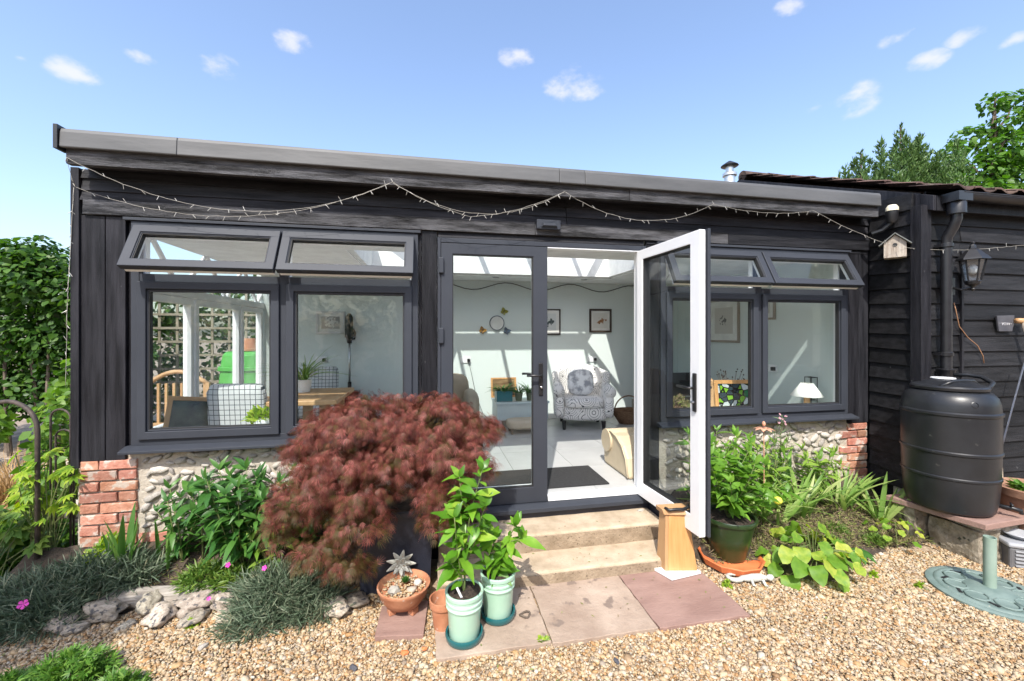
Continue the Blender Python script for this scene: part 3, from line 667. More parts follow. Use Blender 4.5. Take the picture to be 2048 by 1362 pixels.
# one pantile: S-profile across x, running up the slope
def pantile(seed):
    m = MB(); rr = random.Random(seed)
    def fn(a, b):
        x = -.125+.25*a; zz = .017*math.sin(a*2*math.pi+.4)+.012*(1-b)+.004*mnoise.noise(Vector((a*3,b*3,seed)))
        return (x, -.17+.34*b, zz)
    m.grid(fn, 8, 1)
    n = len(m.v)
    m.add([(p[0],p[1],p[2]-.014) for p in m.v[:9]], []); 
    m.f += [(i, n+i, n+i+1, i+1) for i in range(8)]
    me = m.mesh('pantile', MAT['tile'], False); me.shade_smooth(); return me
pt = [pantile(k) for k in range(4)]
ang = math.degrees(math.atan(sl)); Ls = math.hypot(RGY-EVY, RGZ-EVZ); nr = 9; pitch = Ls/nr
for i in range(nr):
    d = (i+.5)*pitch
    for j in range(24):
        obj('pantile', pt[r.randint(0,3)], None, SH, T(4.34+.235*j, EVY+d*math.cos(R(ang)), EVZ+.03+d*math.sin(R(ang))) @ RX(ang-3.5+r.gauss(0,.7)) @ RZ(r.gauss(0,1.0)))
obj('roof_underlay', MB().add([(4.22,EVY+.05,EVZ-.0),(9.8,EVY+.05,EVZ-.0),(9.8,RGY,RGZ-.01),(4.22,RGY,RGZ-.01),(4.22,7.2,2.95),(9.8,7.2,2.95)], [(0,1,2,3),(3,2,5,4)]), MAT['tile'], SH)
for j in range(14):
    m = MB(); m.tube([(4.24+.40*j,RGY,RGZ+.01),(4.24+.40*j+.39,RGY,RGZ+.01+r.uniform(-.006,.006))], [.075,.068], 12)
    obj('ridge_tile', m, MAT['tile'], SH, smooth=False)
# gutter and downpipe
MAT['gutter'] = M('black_gutter_plastic', (.014,.014,.016), (.022,.022,.025), rough=.32, scale=8)
m = MB()
def gut(a, b):
    q = math.pi*(1+b); return (4.33+3.2*a, 2.715+.058*math.cos(q), 2.868+.058*math.sin(q)-.01*a*0)
m.grid(gut, 1, 12); o = obj('gutter', m, MAT['gutter'], SH, smooth=True)
md = o.modifiers.new('solid', 'SOLIDIFY'); md.thickness = .004
obj('gutter_lip', MB().tube([(4.33,2.657,2.868),(7.53,2.657,2.868)], .006, 6), MAT['gutter'], SH)
obj('gutter_outlet', MB().lathe([(.062,-.03),(.062,.07),(.05,.09)], 20, (4.345,2.72,2.73)).box(4.27,4.42,2.655,2.78,2.80,2.875), MAT['gutter'], SH, auto=40)
obj('downpipe', MB().tube([(4.345,2.72,2.74),(4.345,2.72,2.66),(4.345,2.74,2.60),(4.345,2.785,2.52),(4.345,2.79,2.46),(4.345,2.79,1.36)], .037, 20), MAT['gutter'], SH, auto=60)
for z in (2.45, 1.52):
    obj('pipe_clip', MB().lathe([(.042,-.018),(.046,-.014),(.046,.014),(.042,.018)], 20, (4.345,2.79,z)).box(4.29,4.40,2.79,2.845,z-.012,z+.012), MAT['gutter'], SH, auto=40)
obj('pipe_diverter', MB().lathe([(.056,0),(.056,.075),(.06,.08),(.06,.09),(.04,.095)], 20, (4.345,2.79,1.30)), MAT['gutter'], SH, auto=40)
# flue
FL = thing('stove_flue', 'steel stove flue with dark conical cowl above the shed roof', 'flue', (4.50, 5.62, 3.6))
MAT['flue'] = M('dull_steel_flue', (.55,.55,.55), (.66,.66,.66), rough=.35, metal=.8)
obj('pipe', MB().lathe([(.075,0),(.075,.58)], 24, (4.50,5.62,3.55)), MAT['flue'], FL, auto=40)
obj('collar', MB().lathe([(.075,0),(.10,.01),(.10,.045),(.085,.06)], 24, (4.50,5.62,4.09)), MAT['flue'], FL, auto=40)
obj('cowl_stem', MB().lathe([(.055,0),(.055,.12)], 16, (4.50,5.62,4.15)), MAT['flue'], FL, auto=40)
obj('cowl', MB().lathe([(.115,0),(.125,.008),(.118,.02),(.02,.085)], 28, (4.50,5.62,4.245)), MAT['black'], FL, auto=40)
# ================================================================== TREES AND HEDGE
def foliage_clumps(clumps, per, size, prof, rs, spread=1.0, droop=.3, wratio=.6, upbias=.5):
    """leaf-sized faces through a set of ellipsoid clumps (c, r); leaves near the shell and facing outwards/up"""
    Ps, Ds, Ns, Ls_ = [], [], [], []
    for (c, rr), n in zip(clumps, per):
        d = rand_dirs(n, rs); rad = rs.uniform(.25, 1.0, n)**(1/2.2)
        p = np.array(c)+d*np.array(rr)*rad[:,None]*spread
        nn = unit(d*.6+np.array([0,0,upbias])+rs.normal(0,.45,(n,3)))
        dd = unit(np.cross(nn, rand_dirs(n, rs))+d*.5-np.array([0,0,droop]))
        Ps.append(p); Ds.append(dd); Ns.append(nn); Ls_.append(size*rs.uniform(.6,1.35,n))
    P, D, Nn, Ln = map(np.concatenate, (Ps, Ds, Ns, Ls_))
    return bulk(P, D, Nn, Ln, Ln*wratio, prof, bend=rs.uniform(0,.35,len(P)))
def limb(m, a, b, r0, r1, seed, n=6, wob=.06):
    a, b = Vector(a), Vector(b); L_ = (b-a).length; pts = []
    for i in range(n+1):
        t = i/n; p = a.lerp(b, t)
        if 0 < i < n: p += Vector((mnoise.noise(Vector((t*3,seed,0))), mnoise.noise(Vector((t*3,seed,5))), mnoise.noise(Vector((t*3,seed,9)))*.4))*wob*L_
        pts.append(p)
    m.tube(pts, [r0+(r1-r0)*i/n for i in range(n+1)], 7)
LEAF_T = leafmat('maple_tree_leaf', [(0,(.035,.095,.012)),(.4,(.065,.16,.018)),(.75,(.10,.21,.028)),(1,(.16,.27,.045))], transl=.4)
LEAF_C = leafmat('conifer_needle', [(0,(.035,.08,.022)),(.5,(.075,.145,.036)),(1,(.14,.22,.06))], transl=.2)
LEAF_H = leafmat('hedge_leaf', [(0,(.016,.046,.008)),(.5,(.038,.10,.013)),(.85,(.085,.175,.022)),(1,(.15,.24,.045))], transl=.35)
def broad_tree(label, base, clumps, nleaf, size, seed, group=None, mat=LEAF_T, name='maple_tree', prof=None):
    rs = np.random.RandomState(seed)
    t = thing(name, label, 'tree', base, group)
    tr = MB(); top = Vector(base); hi = max(c[2] for c, _ in clumps)
    ctr = Vector((sum(c[0] for c,_ in clumps)/len(clumps), sum(c[1] for c,_ in clumps)/len(clumps), hi))
    limb(tr, base, (ctr.x, ctr.y, hi), .11, .02, seed, 8, .02)
    for c, rr in clumps:
        z0 = max(base[2]+.6, c[2]-.9); tt = (z0-base[2])/(hi-base[2])
        limb(tr, (base[0]+(ctr.x-base[0])*tt, base[1]+(ctr.y-base[1])*tt, z0), c, .035, .008, seed+c[0], 4, .05)
    obj('trunk', tr, MAT['bark'], t, smooth=True)
    vol = [rr[0]*rr[1]*rr[2] for _, rr in clumps]; sv = sum(v**.67 for v in vol)
    per = [max(20, int(nleaf*v**.67/sv)) for v in vol]
    V, F = foliage_clumps(clumps, per, size, prof or [(0,.15),(.25,.5),(.6,.42),(1,.04)], rs, wratio=.8)
    o = link('crown', npmesh('crown', V, F, mat), t); 
    return t
# maple right of the shed roof
cl = []
rr_ = random.Random(3)
def dirpt(u, v, t):
    th = math.atan(164/834); a = (u-1024)/834; b = (666-v)/834
    return (t*(a*math.cos(th)+math.sin(th)), t*(math.cos(th)-a*math.sin(th)), 1.7+t*b)
# crown clumps of the maple (world positions measured once from the photograph's layout)
for x, y, z, s in [(13.35,7.62,7.25,.32),(13.6,7.5,6.7,.45),(13.0,7.9,6.5,.4),(13.3,7.4,6.0,.55),(14.0,7.5,6.3,.5),(12.9,7.6,5.6,.55),(13.6,7.6,5.3,.7),(12.4,7.9,5.75,.35),(12.15,7.8,5.2,.45),(12.7,7.5,4.9,.6),(14.1,7.4,5.4,.6),(14.2,7.2,7.0,.42),(14.3,7.4,6.0,.5),(13.3,7.5,4.6,.8),(12.3,7.8,4.5,.5),(14.3,7.5,4.6,.7),(14.0,7.6,7.35,.3),(12.55,7.9,6.15,.25)]:
    cl.append(((x,y,z), (s*.95,s*.95,s*.72)))
broad_tree('tall leafy green maple rising behind the shed roof at the right edge', (13.2,7.6,0), cl, 5600, .115, 5)
broad_tree('small green treetop just right of the flue behind the roof', (8.62,9.6,0), [((8.62,9.6,5.05),(.28,.28,.3)),((8.75,9.6,4.75),(.35,.3,.25)),((8.6,9.6,5.35),(.14,.14,.12))], 700, .13, 8, 'small treetops behind the roof')
broad_tree('lowest tiny treetop nearest the flue', (7.75,9.2,0), [((7.75,9.2,4.58),(.30,.25,.16))], 320, .12, 9, 'small treetops behind the roof')
def conifer(label, base, h, w, seed):
    rs = np.random.RandomState(seed)
    t = thing('conifer_tree', label, 'tree', base, 'conifers behind the shed roof')
    tr = MB(); tr.tube([base, (base[0],base[1],base[2]+h)], [.12,.012], 7)
    obj('trunk', tr, MAT['bark'], t)
    Ps, Ds, Ls_ = [], [], []
    for q in range(34):
        off = rs.normal(0, w*.30, 2)*(q > 0); top = base[2]+h-np.hypot(*off)*.8-rs.uniform(0,.4)*(q > 0); hh = rs.uniform(1.4, 2.2); n = 66
        tt = rs.uniform(0, 1, n); a_ = rs.uniform(0, 6.283, n); ln = (.05+.50*(1-tt)**.9)*rs.uniform(.6, 1.2, n)
        start = np.stack([np.full(n, base[0]+off[0]), np.full(n, base[1]+off[1]), top-hh*(1-tt)], 1)
        d = unit(np.stack([np.cos(a_), np.sin(a_), rs.uniform(.6, 1.5, n)], 1))
        for k in range(6):
            f = rs.uniform(.15, 1.0, n)
            Ps.append(start+d*(ln*f)[:,None]); Ds.append(unit(d+rs.normal(0,.4,(n,3))+np.array([0,0,.5]))); Ls_.append(rs.uniform(.05,.12,n))
        m0 = rs.uniform(0,.25,6); Ps.append(np.stack([np.full(6, base[0]+off[0]), np.full(6, base[1]+off[1]), top-m0], 1)); Ds.append(unit(rs.normal(0,.15,(6,3))+np.array([0,0,1]))); Ls_.append(np.full(6,.2))
    P, D, Ln = map(np.concatenate, (Ps, Ds, Ls_))
    V, F = bulk(P, D, rand_dirs(len(P), rs), Ln, .028, SMALL, fold=.2)
    link('crown', npmesh('crown', V, F, LEAF_C), t)
conifer('dark conifer with the tallest pointed top behind the shed', (11.05,8.0,0), 6.65, 1.5, 31)
conifer('dark conifer with a shorter top left of the tallest one', (10.15,8.2,0), 6.0, 1.4, 32)
conifer('dark conifer between the tallest one and the maple', (11.75,8.1,0), 6.4, 1.4, 33)
conifer('lower dark conifer close against the maple', (12.3,8.4,0), 6.2, 1.4, 34)
# far house with orange roof at the right edge
FH = thing('far_house', 'distant white house with orange tiled roof at the right edge behind the maple', 'house', (30, 14.6, 0))
MAT['oroof'] = M('orange_clay_roof', (.38,.10,.04), (.48,.16,.08), rough=.85, scale=8, stretch=(1,1,6), bump=.3)
MAT['render'] = M('white_render', (.72,.71,.68), rough=.9)
obj('wall', MB().box(26.8, 36, 13, 18, 0, 6.3), MAT['render'], FH)
obj('roof', MB().prism([(12.6,6.2),(18.4,6.2),(15.5,9.0)], 26.4, 36.4, 'x'), MAT['oroof'], FH)
# hedge (leafy bank at far left)
def hedge(name, label, clumps, n, size, seed, mat=LEAF_H, core=True, cat_='hedge'):
    rs = np.random.RandomState(seed)
    t = thing(name, label, cat_, (clumps[0][0][0], clumps[0][0][1], 0))
    vol = [rr[0]*rr[1]*rr[2] for _, rr in clumps]; sv = sum(v**.67 for v in vol)
    per = [max(30, int(n*v**.67/sv)) for v in vol]
    V, F = foliage_clumps(clumps, per, size, [(0,.1),(.38,.5),(.74,.36),(1,.03)], rs, wratio=.75)
    link('foliage', npmesh('foliage', V, F, mat), t)
    if core:
        m = MB()
        for i, (c, rr) in enumerate(clumps):
            limb(m, (c[0], c[1], 0), c, .03, .01, i+seed, 4, .05)
        obj('stem', m, MAT['bark'], t)
    return t
hc = []
for x, y, z, s in [(-5.7,7.0,2.55,.6),(-5.2,6.9,2.4,.62),(-4.8,7.0,2.15,.6),(-6.3,7.2,2.6,.7),(-5.9,7.2,1.8,.75),(-5.2,7.2,1.6,.7),(-4.75,7.2,1.45,.55),(-6.7,7.4,1.7,.8),(-6.2,7.3,1.0,.7),(-5.4,7.3,.9,.65),(-4.9,7.3,.75,.5),(-7.3,7.6,2.4,.9),(-7.2,7.6,1.1,.9),(-4.6,6.6,1.0,.3),(-4.5,6.4,.6,.32),(-4.45,7.0,1.95,.42),(-4.3,6.9,1.4,.4),(-5.4,7.0,2.75,.4)]:
    hc.append(((x,y,z),(s,s*.8,s*.75)))
hedge('garden_hedge', 'tall dense green hedge beyond the left corner of the building', hc, 21000, .08, 41)
LEAF_B = leafmat('bright_shrub_leaf', [(0,(.05,.12,.015)),(.5,(.11,.22,.025)),(1,(.22,.33,.06))], transl=.4)
hedge('leafy_shrub', 'light green shrub against the left wall corner below the hanging lights', [((-3.15,4.3,.9),(.16,.2,.3)),((-3.1,4.2,.5),(.2,.2,.3)),((-3.2,4.5,1.25),(.1,.15,.25)),((-3.3,4.4,.3),(.2,.2,.25))], 700, .075, 43, LEAF_B, cat_='shrub')
hedge('leafy_shrub', 'small bright green shrub at the left edge under the hedge', [((-5.35,6.2,.55),(.3,.25,.22)),((-5.6,6.3,.45),(.3,.25,.22))], 420, .10, 44, LEAF_B, cat_='shrub')
# a tree out of the frame on the left: it throws the shade over the left corner
shade = []
for x, y, z, s in [(-3.05,1.07,2.45,.30),(-2.72,1.05,2.42,.28),(-2.58,.90,2.45,.20),(-3.15,.72,2.45,.32),(-2.78,.62,2.40,.24),(-3.4,1.1,2.7,.4),(-3.3,.6,2.9,.35),(-3.05,1.45,2.1,.25),(-3.3,1.5,2.3,.3)]:
    shade.append(((x,y,z),(s,s,s*.75)))
broad_tree('garden tree on the left whose shade falls on the planting bed', (-3.5,.9,0), shade, 3000, .09, 51, name='garden_tree', mat=LEAF_H)
# ---- tiled house behind the camera, seen only as a reflection in the glass
HB = thing('tiled_house', 'house with grey pantile roof reflected in the window glass', 'house', (3.5, -9, 0))
MAT['gtile'] = M('grey_brown_roof_tile', (.24,.20,.18), (.36,.32,.29), rough=.8, scale=5, vary=.1)
obj('wall', MB().box(-1.0, 14, -11, -6.5, 0, 2.7), MAT['brick'], HB)
m = MB()
for i in range(12):
    def fn(a, b, i=i):
        x = -1.4+15.8*a; t = (i+b*1.04)/12
        return (x, -6.1-2.8*t, 2.6+2.5*t+.05*math.sin(x*2*math.pi/.3)+.05*(1-b))
    m.grid(fn, 420, 1)
obj('roof', m, MAT['gtile'], HB, smooth=True)
obj('rear_roof', MB().add([(-1.4,-8.9,5.1),(14.4,-8.9,5.1),(14.4,-11.6,2.6),(-1.4,-11.6,2.6)], [(0,1,2,3)]), MAT['gtile'], HB)
# ================================================================== PLANTS
def leafmesh(name, L, W, prof, mat, bend=.3, fold=.2, wave=0, twist=0):
    V, F = bulk([(0,0,0)], [(1,0,0)], [(0,0,1)], L, W, prof, bend=bend, fold=fold)
    V = V.copy()
    if wave: V[:,2] += wave*np.sin(V[:,0]/L*9+np.sign(V[:,1])*1.2)*np.abs(V[:,1])
    return npmesh(name, V, F, mat)
def orient(pos, d, up=(0,0,1), roll=0.0):
    d = Vector(d).normalized(); up = Vector(up)
    if abs(d.dot(up)) > .98: up = Vector((1,0,0))
    s = up.cross(d).normalized(); u = d.cross(s)
    m = Matrix((d, s, u)).transposed().to_4x4()
    return T(*pos) @ m @ Matrix.Rotation(roll, 4, 'X')
def dense(prof, n=8):
    ts = np.linspace(0, 1, n); a = [p[0] for p in prof]; b = [p[1] for p in prof]
    return [(float(t), float(np.interp(t, a, b))) for t in ts]
# ---------- Japanese maple in the navy planter
ac = thing('japanese_maple', 'weeping red laceleaf maple mounded in front of the left window', 'tree', (-.22, 3.0, .3))
MAT['acerbark'] = M('maple_bark', (.10,.07,.055), (.22,.17,.14), rough=.85, scale=12, bump=.5)
LEAF_A = leafmat('laceleaf_red', [(.22,(.060,.016,.013)),(.36,(.125,.032,.026)),(.46,(.20,.052,.043)),(.54,(.15,.066,.032)),(.63,(.30,.088,.072)),(.78,(.44,.16,.135))], transl=.30, rough=.5, noise_amt=.72, nscale=13)
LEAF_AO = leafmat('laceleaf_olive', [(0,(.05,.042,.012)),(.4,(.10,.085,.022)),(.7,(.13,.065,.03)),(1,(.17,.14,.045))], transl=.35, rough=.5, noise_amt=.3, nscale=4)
def acer():
    rs = np.random.RandomState(77)
    # domes of foliage: centre, radii
    D = [((-.45,2.72,1.12),(.27,.25,.13)),((-.40,2.74,1.26),(.10,.10,.07)),((-.20,2.76,1.24),(.10,.10,.06)),((.02,2.74,1.13),(.26,.25,.13)),((.06,2.76,1.22),(.16,.16,.07)),((.26,2.80,1.04),(.19,.20,.11)),((.38,2.84,1.01),(.10,.14,.08)),
         ((-.66,2.74,1.07),(.12,.16,.09)),((-.74,2.72,.97),(.12,.15,.07)),((-.50,2.64,.93),(.25,.22,.12)),((-.18,2.60,.96),(.19,.21,.12)),((.08,2.62,.95),(.21,.21,.12)),((.24,2.70,.91),(.15,.18,.10)),
         ((-.68,2.66,.76),(.19,.19,.10)),((-.40,2.60,.74),(.19,.19,.10)),((.08,2.60,.75),(.18,.17,.09)),((.13,2.60,.62),(.15,.15,.10)),((-.82,2.70,.62),(.11,.13,.09)),((-.40,2.57,.58),(.16,.15,.09)),((-.87,2.72,.49),(.07,.09,.05)),((.05,2.60,.54),(.11,.11,.06)),
         ((-.60,2.58,.44),(.15,.14,.09)),((-.48,2.54,.33),(.13,.11,.08)),((-.58,2.72,.86),(.20,.18,.10)),((-.26,2.68,.84),(.20,.18,.11)),((.06,2.70,.84),(.18,.17,.10)),((-.56,2.68,.62),(.16,.15,.10)),((-.24,2.70,1.08),(.18,.2,.12)),((.30,2.72,.82),(.10,.12,.08))]
    Ps, Dd, Nn, In = [], [], [], []
    for c, rr in D:
        n = int(19000*(rr[0]*rr[1]*rr[2])**.67/.072)//10
        n = max(60, n)
        # sprays: clusters of leaves hanging over the dome
        ns = max(8, n//9)
        d = rand_dirs(ns, rs); d[:,2] = np.abs(d[:,2])*1.1-.25; d = unit(d)
        ctr = np.array(c)+d*np.array(rr)*rs.uniform(.66,1.18,(ns,1))
        out = unit(np.stack([d[:,0], d[:,1], np.zeros(ns)],1)+1e-3)
        sdir = out*.75+rs.normal(0,.30,(ns,3))+np.array([0,0,-.6])
        for k in range(9):
            p = ctr+rs.normal(0,.020,(ns,3))
            In.append(np.zeros(ns, bool)); Ps.append(p); Dd.append(unit(sdir+rs.normal(0,.20,(ns,3)))); Nn.append(unit(d*.9+rs.normal(0,.4,(ns,3))+np.array([0,0,.4])))
        # inner fill
        q = np.array(c)+rand_dirs(ns*2, rs)*np.array(rr)*rs.uniform(.2,.8,(ns*2,1))
        In.append(np.ones(ns*2, bool)); Ps.append(q); Dd.append(unit(rand_dirs(ns*2, rs)+np.array([0,0,-.4]))); Nn.append(rand_dirs(ns*2, rs))
    P, Dv, N_, inner = map(np.concatenate, (Ps, Dd, Nn, In)); n = len(P)
    L_ = rs.uniform(.038,.076,n)
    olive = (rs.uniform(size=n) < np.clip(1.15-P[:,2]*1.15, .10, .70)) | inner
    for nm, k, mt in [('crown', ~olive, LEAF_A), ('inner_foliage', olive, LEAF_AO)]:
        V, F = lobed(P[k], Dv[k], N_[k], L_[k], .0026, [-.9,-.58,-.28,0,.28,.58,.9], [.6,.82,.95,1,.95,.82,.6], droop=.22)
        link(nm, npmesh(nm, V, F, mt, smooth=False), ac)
    tr = MB()
    fork = (-.24,2.98,.72)
    limb(tr, (-.22,3.02,.45), fork, .030, .024, 3, 5, .08)
    for i, (c, rr) in enumerate(D[:18]):
        limb(tr, fork, (c[0], c[1], c[2]+rr[2]*.2), .011, .003, i*2.3, 6, .12)
    obj('trunk', tr, MAT['acerbark'], ac, smooth=True)
    print('acer leaves', n)
acer()
pln = thing('square_planter', 'navy black square planter half hidden under the red maple', 'planter', (-.22, 3.0, 0))
obj('box', MB().hexa([(-.44,2.82,.0),(.0,2.82,.0),(.0,3.20,.0),(-.44,3.20,.0),(-.46,2.80,.50),(.02,2.80,.50),(.02,3.20,.50),(-.46,3.20,.50)]), navy, pln, bevel=.004)
obj('rim', MB().box(-.475,-.44,2.785,3.205,.495,.53).box(.0,.035,2.785,3.205,.495,.53).box(-.439,-.001,2.785,2.82,.495,.53).box(-.439,-.001,3.17,3.205,.495,.53), navy, pln, bevel=.003)
obj('soil', MB().box(-.438,-.002,2.822,3.168,.46,.512), MAT['soil'], pln)
# ---------- citrus plants in mint pots
LEAF_CI = leafmat('citrus_leaf', [(0,(.05,.14,.012)),(.45,(.09,.23,.018)),(.75,(.17,.34,.03)),(.92,(.33,.44,.06)),(1,(.50,.50,.10))], transl=.35, rough=.36, spec=.45, noise_amt=.35, nscale=26)
ci_leaf = [leafmesh('leaf', .108, .052, dense(OVAL), LEAF_CI, bend=b, fold=f, wave=w) for b, f, w in [(.25,.25,.1),(.45,.35,.15),(.1,.2,.2),(.6,.15,.1),(.8,.3,.25),(-.15,.4,.15)]]
def leafy_plant(t, stems, leaves, r, matrix_scale=(.55,1.3), stem_r=.005, spacing=.03, spread=.7, upb=.35, stem_mat='stem', lname='leaf', start=.2, droop=0):
    m = MB(); cnt = 0
    for pts in stems:
        pts = [Vector(p) for p in pts]
        # resample
        dens = []
        for i in range(len(pts)-1):
            for k in range(4): dens.append(pts[i].lerp(pts[i+1], k/4))
        dens.append(pts[-1]); n = len(dens)
        m.tube(dens, [stem_r*(1.15-.75*i/n) for i in range(n)], 6)
        acc = 0; tot = sum((dens[i+1]-dens[i]).length for i in range(n-1)); run = 0; a = r.uniform(0,6.28)
        for i in range(n-1):
            seg = (dens[i+1]-dens[i]); run += seg.length; acc += seg.length
            while acc > spacing:
                acc -= spacing
                if run/tot < start: continue
                a += 2.4+r.uniform(-.4,.4); p = dens[i].lerp(dens[i+1], r.random()); tdir = seg.normalized()
                side = Vector((math.cos(a), math.sin(a), 0)); d = (side*spread+tdir*upb+Vector((0,0,r.uniform(-.35,.35)-droop))).normalized()
                s = r.uniform(*matrix_scale)
                obj(lname, r.choice(leaves), None, t, orient(p, d, (r.uniform(-.3,.3), r.uniform(-.5,.2), 1), r.uniform(-.5,.5)) @ SC(s,s,s)); cnt += 1
        for k in range(3):
            a += 2.1; d = Vector((math.cos(a)*.5, math.sin(a)*.5, .9)); s = r.uniform(.5,.9)
            obj(lname, r.choice(leaves), None, t, orient(dens[-1], d, (0,-.6,.6), r.uniform(-.5,.5)) @ SC(s,s,s))
    obj('stem', m, MAT[stem_mat], t, smooth=True)
    return cnt
MINT = M('mint_glazed_pot', (.36,.565,.43), (.41,.61,.48), rough=.32, scale=5, spec=.5, coat=.2, speck=((.30,.34,.24), 11, .70))
TEAL = M('dark_teal_saucer', (.008,.085,.095), (.012,.11,.12), rough=.25, scale=5, coat=.4)
COMPOST = M('potting_compost', (.018,.012,.009), (.075,.05,.035), rough=.95, scale=60, bump=1, bscale=90)
def mint_pot(c, k, lab):
    t = thing('plant_pot', lab, 'pot', c)
    x, y, z = c
    obj('saucer', MB().lathe([(.0,.0),(.098*k,0),(.106*k,.008),(.112*k,.036),(.108*k,.044),(.098*k,.040),(.094*k,.012),(.0,.012)], 40, (x,y,z), cap=False), TEAL, t, auto=50)
    pr = [(.0,.014),(.082,.014),(.088,.03),(.097,.19),(.099,.196),(.106,.198),(.107,.205),(.103,.21),(.103,.222),(.108,.226),(.108,.236),(.104,.24),(.105,.258),(.111,.262),(.112,.28),(.107,.284),(.098,.282),(.094,.255),(.0,.255)]
    obj('pot', MB().lathe([(a*k,b*k) for a,b in pr], 48, (x,y,z), cap=False), MINT, t, auto=40)
    obj('compost', MB().lathe([(.0,.262),(.06,.264),(.095,.258)], 24, (x,y,z), cap=False), COMPOST, t)
    return t
mint_pot((.185,2.30,.026), .94, 'mint green glazed pot in front, standing in a teal saucer')
mint_pot((.395,2.44,.026), .94, 'mint green glazed pot behind and right, with cracked rim soil showing')
rc = random.Random(14)
c1 = thing('citrus_plant', 'tall bushy citrus plant growing in the front mint pot', 'plant', (.185,2.30,.27))
b0 = (.185,2.30,.26)
n1 = leafy_plant(c1, [[b0,(.19,2.31,.42),(.20,2.32,.55),(.22,2.33,.68),(.25,2.33,.80),(.29,2.34,.93)],[b0,(.16,2.28,.42),(.14,2.27,.56),(.13,2.28,.70)],[(.19,2.31,.42),(.24,2.30,.54),(.27,2.29,.66),(.30,2.30,.74)],[(.17,2.29,.36),(.11,2.27,.46)],[(.22,2.33,.68),(.17,2.33,.80),(.16,2.33,.90)],[(.20,2.32,.55),(.14,2.36,.66),(.17,2.36,.78)]], ci_leaf, rc, spacing=.018, droop=.15)
obj('plant_label', MB().box(-.006,.006,-.0008,.0008,-.03,.07), MAT['white'], c1, T(.165,2.235,.29) @ RY(-22) @ RX(12))
c2 = thing('citrus_plant', 'lower spreading citrus plant growing in the rear mint pot', 'plant', (.395,2.44,.27))
b0 = (.395,2.44,.26)
n2 = leafy_plant(c2, [[b0,(.38,2.43,.38),(.36,2.42,.50)],[b0,(.42,2.42,.40),(.47,2.40,.48),(.53,2.38,.50)],[(.38,2.43,.38),(.34,2.42,.46),(.32,2.43,.56)],[(.40,2.43,.36),(.45,2.44,.46),(.50,2.44,.55)],[b0,(.36,2.40,.34),(.33,2.37,.37)]], ci_leaf, rc, spacing=.019, droop=.15)
# small empty terracotta pot behind
tp = thing('plant_pot', 'small terracotta pot tucked behind the front mint pot', 'pot', (.075,2.42,.026))
obj('pot', MB().lathe([(0,0),(.055,0),(.068,.12),(.078,.122),(.080,.16),(.072,.16),(.066,.13),(.05,.02),(0,.02)], 32, (.075,2.42,.026), cap=False), MAT['terra'], tp, auto=40)
# ---------- dark green pot with shrub by the open door
gp = thing('plant_pot', 'dark green glazed pot with flared rim right of the door', 'pot', (2.17,2.72,.05))
GREEN = M('dark_green_glaze', (.012,.028,.008), (.022,.045,.014), rough=.3, scale=4, coat=.15)
obj('pot', MB().lathe([(0,0),(.105,0),(.118,.02),(.165,.22),(.175,.27),(.188,.275),(.192,.295),(.186,.305),(.172,.30),(.165,.27),(0,.265)], 48, (2.17,2.72,.055), cap=False), GREEN, gp, auto=45)
obj('compost', MB().lathe([(0,.285),(.1,.285),(.168,.275)], 24, (2.17,2.72,.055), cap=False), COMPOST, gp)
os_ = thing('pot_saucer', 'bright orange terracotta saucer under the dark green pot', 'saucer', (2.17,2.72,0))
ORANGE = M('orange_terracotta', (.55,.13,.04), (.66,.20,.07), rough=.7, scale=6)
obj('saucer', MB().lathe([(0,.004),(.19,.004),(.205,.012),(.222,.058),(.216,.064),(.205,.058),(.19,.035),(0,.035)], 10, (2.17,2.70,.01), cap=False), ORANGE, os_, auto=30)
LEAF_G = leafmat('glossy_shrub_leaf', [(0,(.06,.16,.016)),(.5,(.12,.26,.028)),(.85,(.20,.37,.05)),(1,(.30,.45,.08))], transl=.35, rough=.38, spec=.42, noise_amt=.35, nscale=26)
g_leaf = [leafmesh('leaf', .105, .046, dense(OVAL), LEAF_G, bend=b, fold=f, wave=w) for b, f, w in [(.25,.25,.1),(.5,.3,.1),(.1,.3,.2)]]
gs = thing('lemon_shrub', 'lush glossy lemon shrub growing in the dark green pot', 'plant', (2.17,2.72,.33))
rg = random.Random(5)
st_ = []
for k in range(13):
    a = k*2.39; rad = .08+.20*((k*7) % 5)/5
    top = (2.17+rad*math.cos(a)*1.25+.04, 2.72+rad*math.sin(a)*.7-.02, .66+.30*((k*5) % 7)/7)
    st_.append([(2.17,2.72,.32), (2.17+rad*.3*math.cos(a), 2.72+rad*.3*math.sin(a), .47), (2.17+rad*.8*math.cos(a), 2.72+rad*.75*math.sin(a), .47+(top[2]-.47)*.6), top])
leafy_plant(gs, st_, g_leaf, rg, spacing=.022, spread=.8, upb=.3)
leafy_plant(gs, [[(2.17,2.72,.4),(2.34,2.70,.52),(2.52,2.68,.55),(2.62,2.66,.50)],[(2.2,2.72,.45),(2.36,2.74,.64),(2.50,2.74,.70)],[(2.2,2.72,.45),(2.40,2.66,.58),(2.54,2.62,.46)],[(2.17,2.72,.36),(2.26,2.62,.46),(2.36,2.56,.47)],[(2.17,2.72,.38),(2.24,2.60,.52),(2.30,2.54,.56)],[(2.17,2.72,.4),(2.10,2.6,.5),(2.06,2.56,.52)]], g_leaf, rg, spacing=.02, spread=.8)
YEL = M('lemon_skin', (.70,.66,.04), (.74,.72,.08), rough=.4, bump=.1, bscale=120)
m = MB(); blob(m, (0,0,0), (.030,.026,.026), amp=.04, sub=3); obj('lemon', m, YEL, gs, T(2.385,2.50,.53), smooth=True)
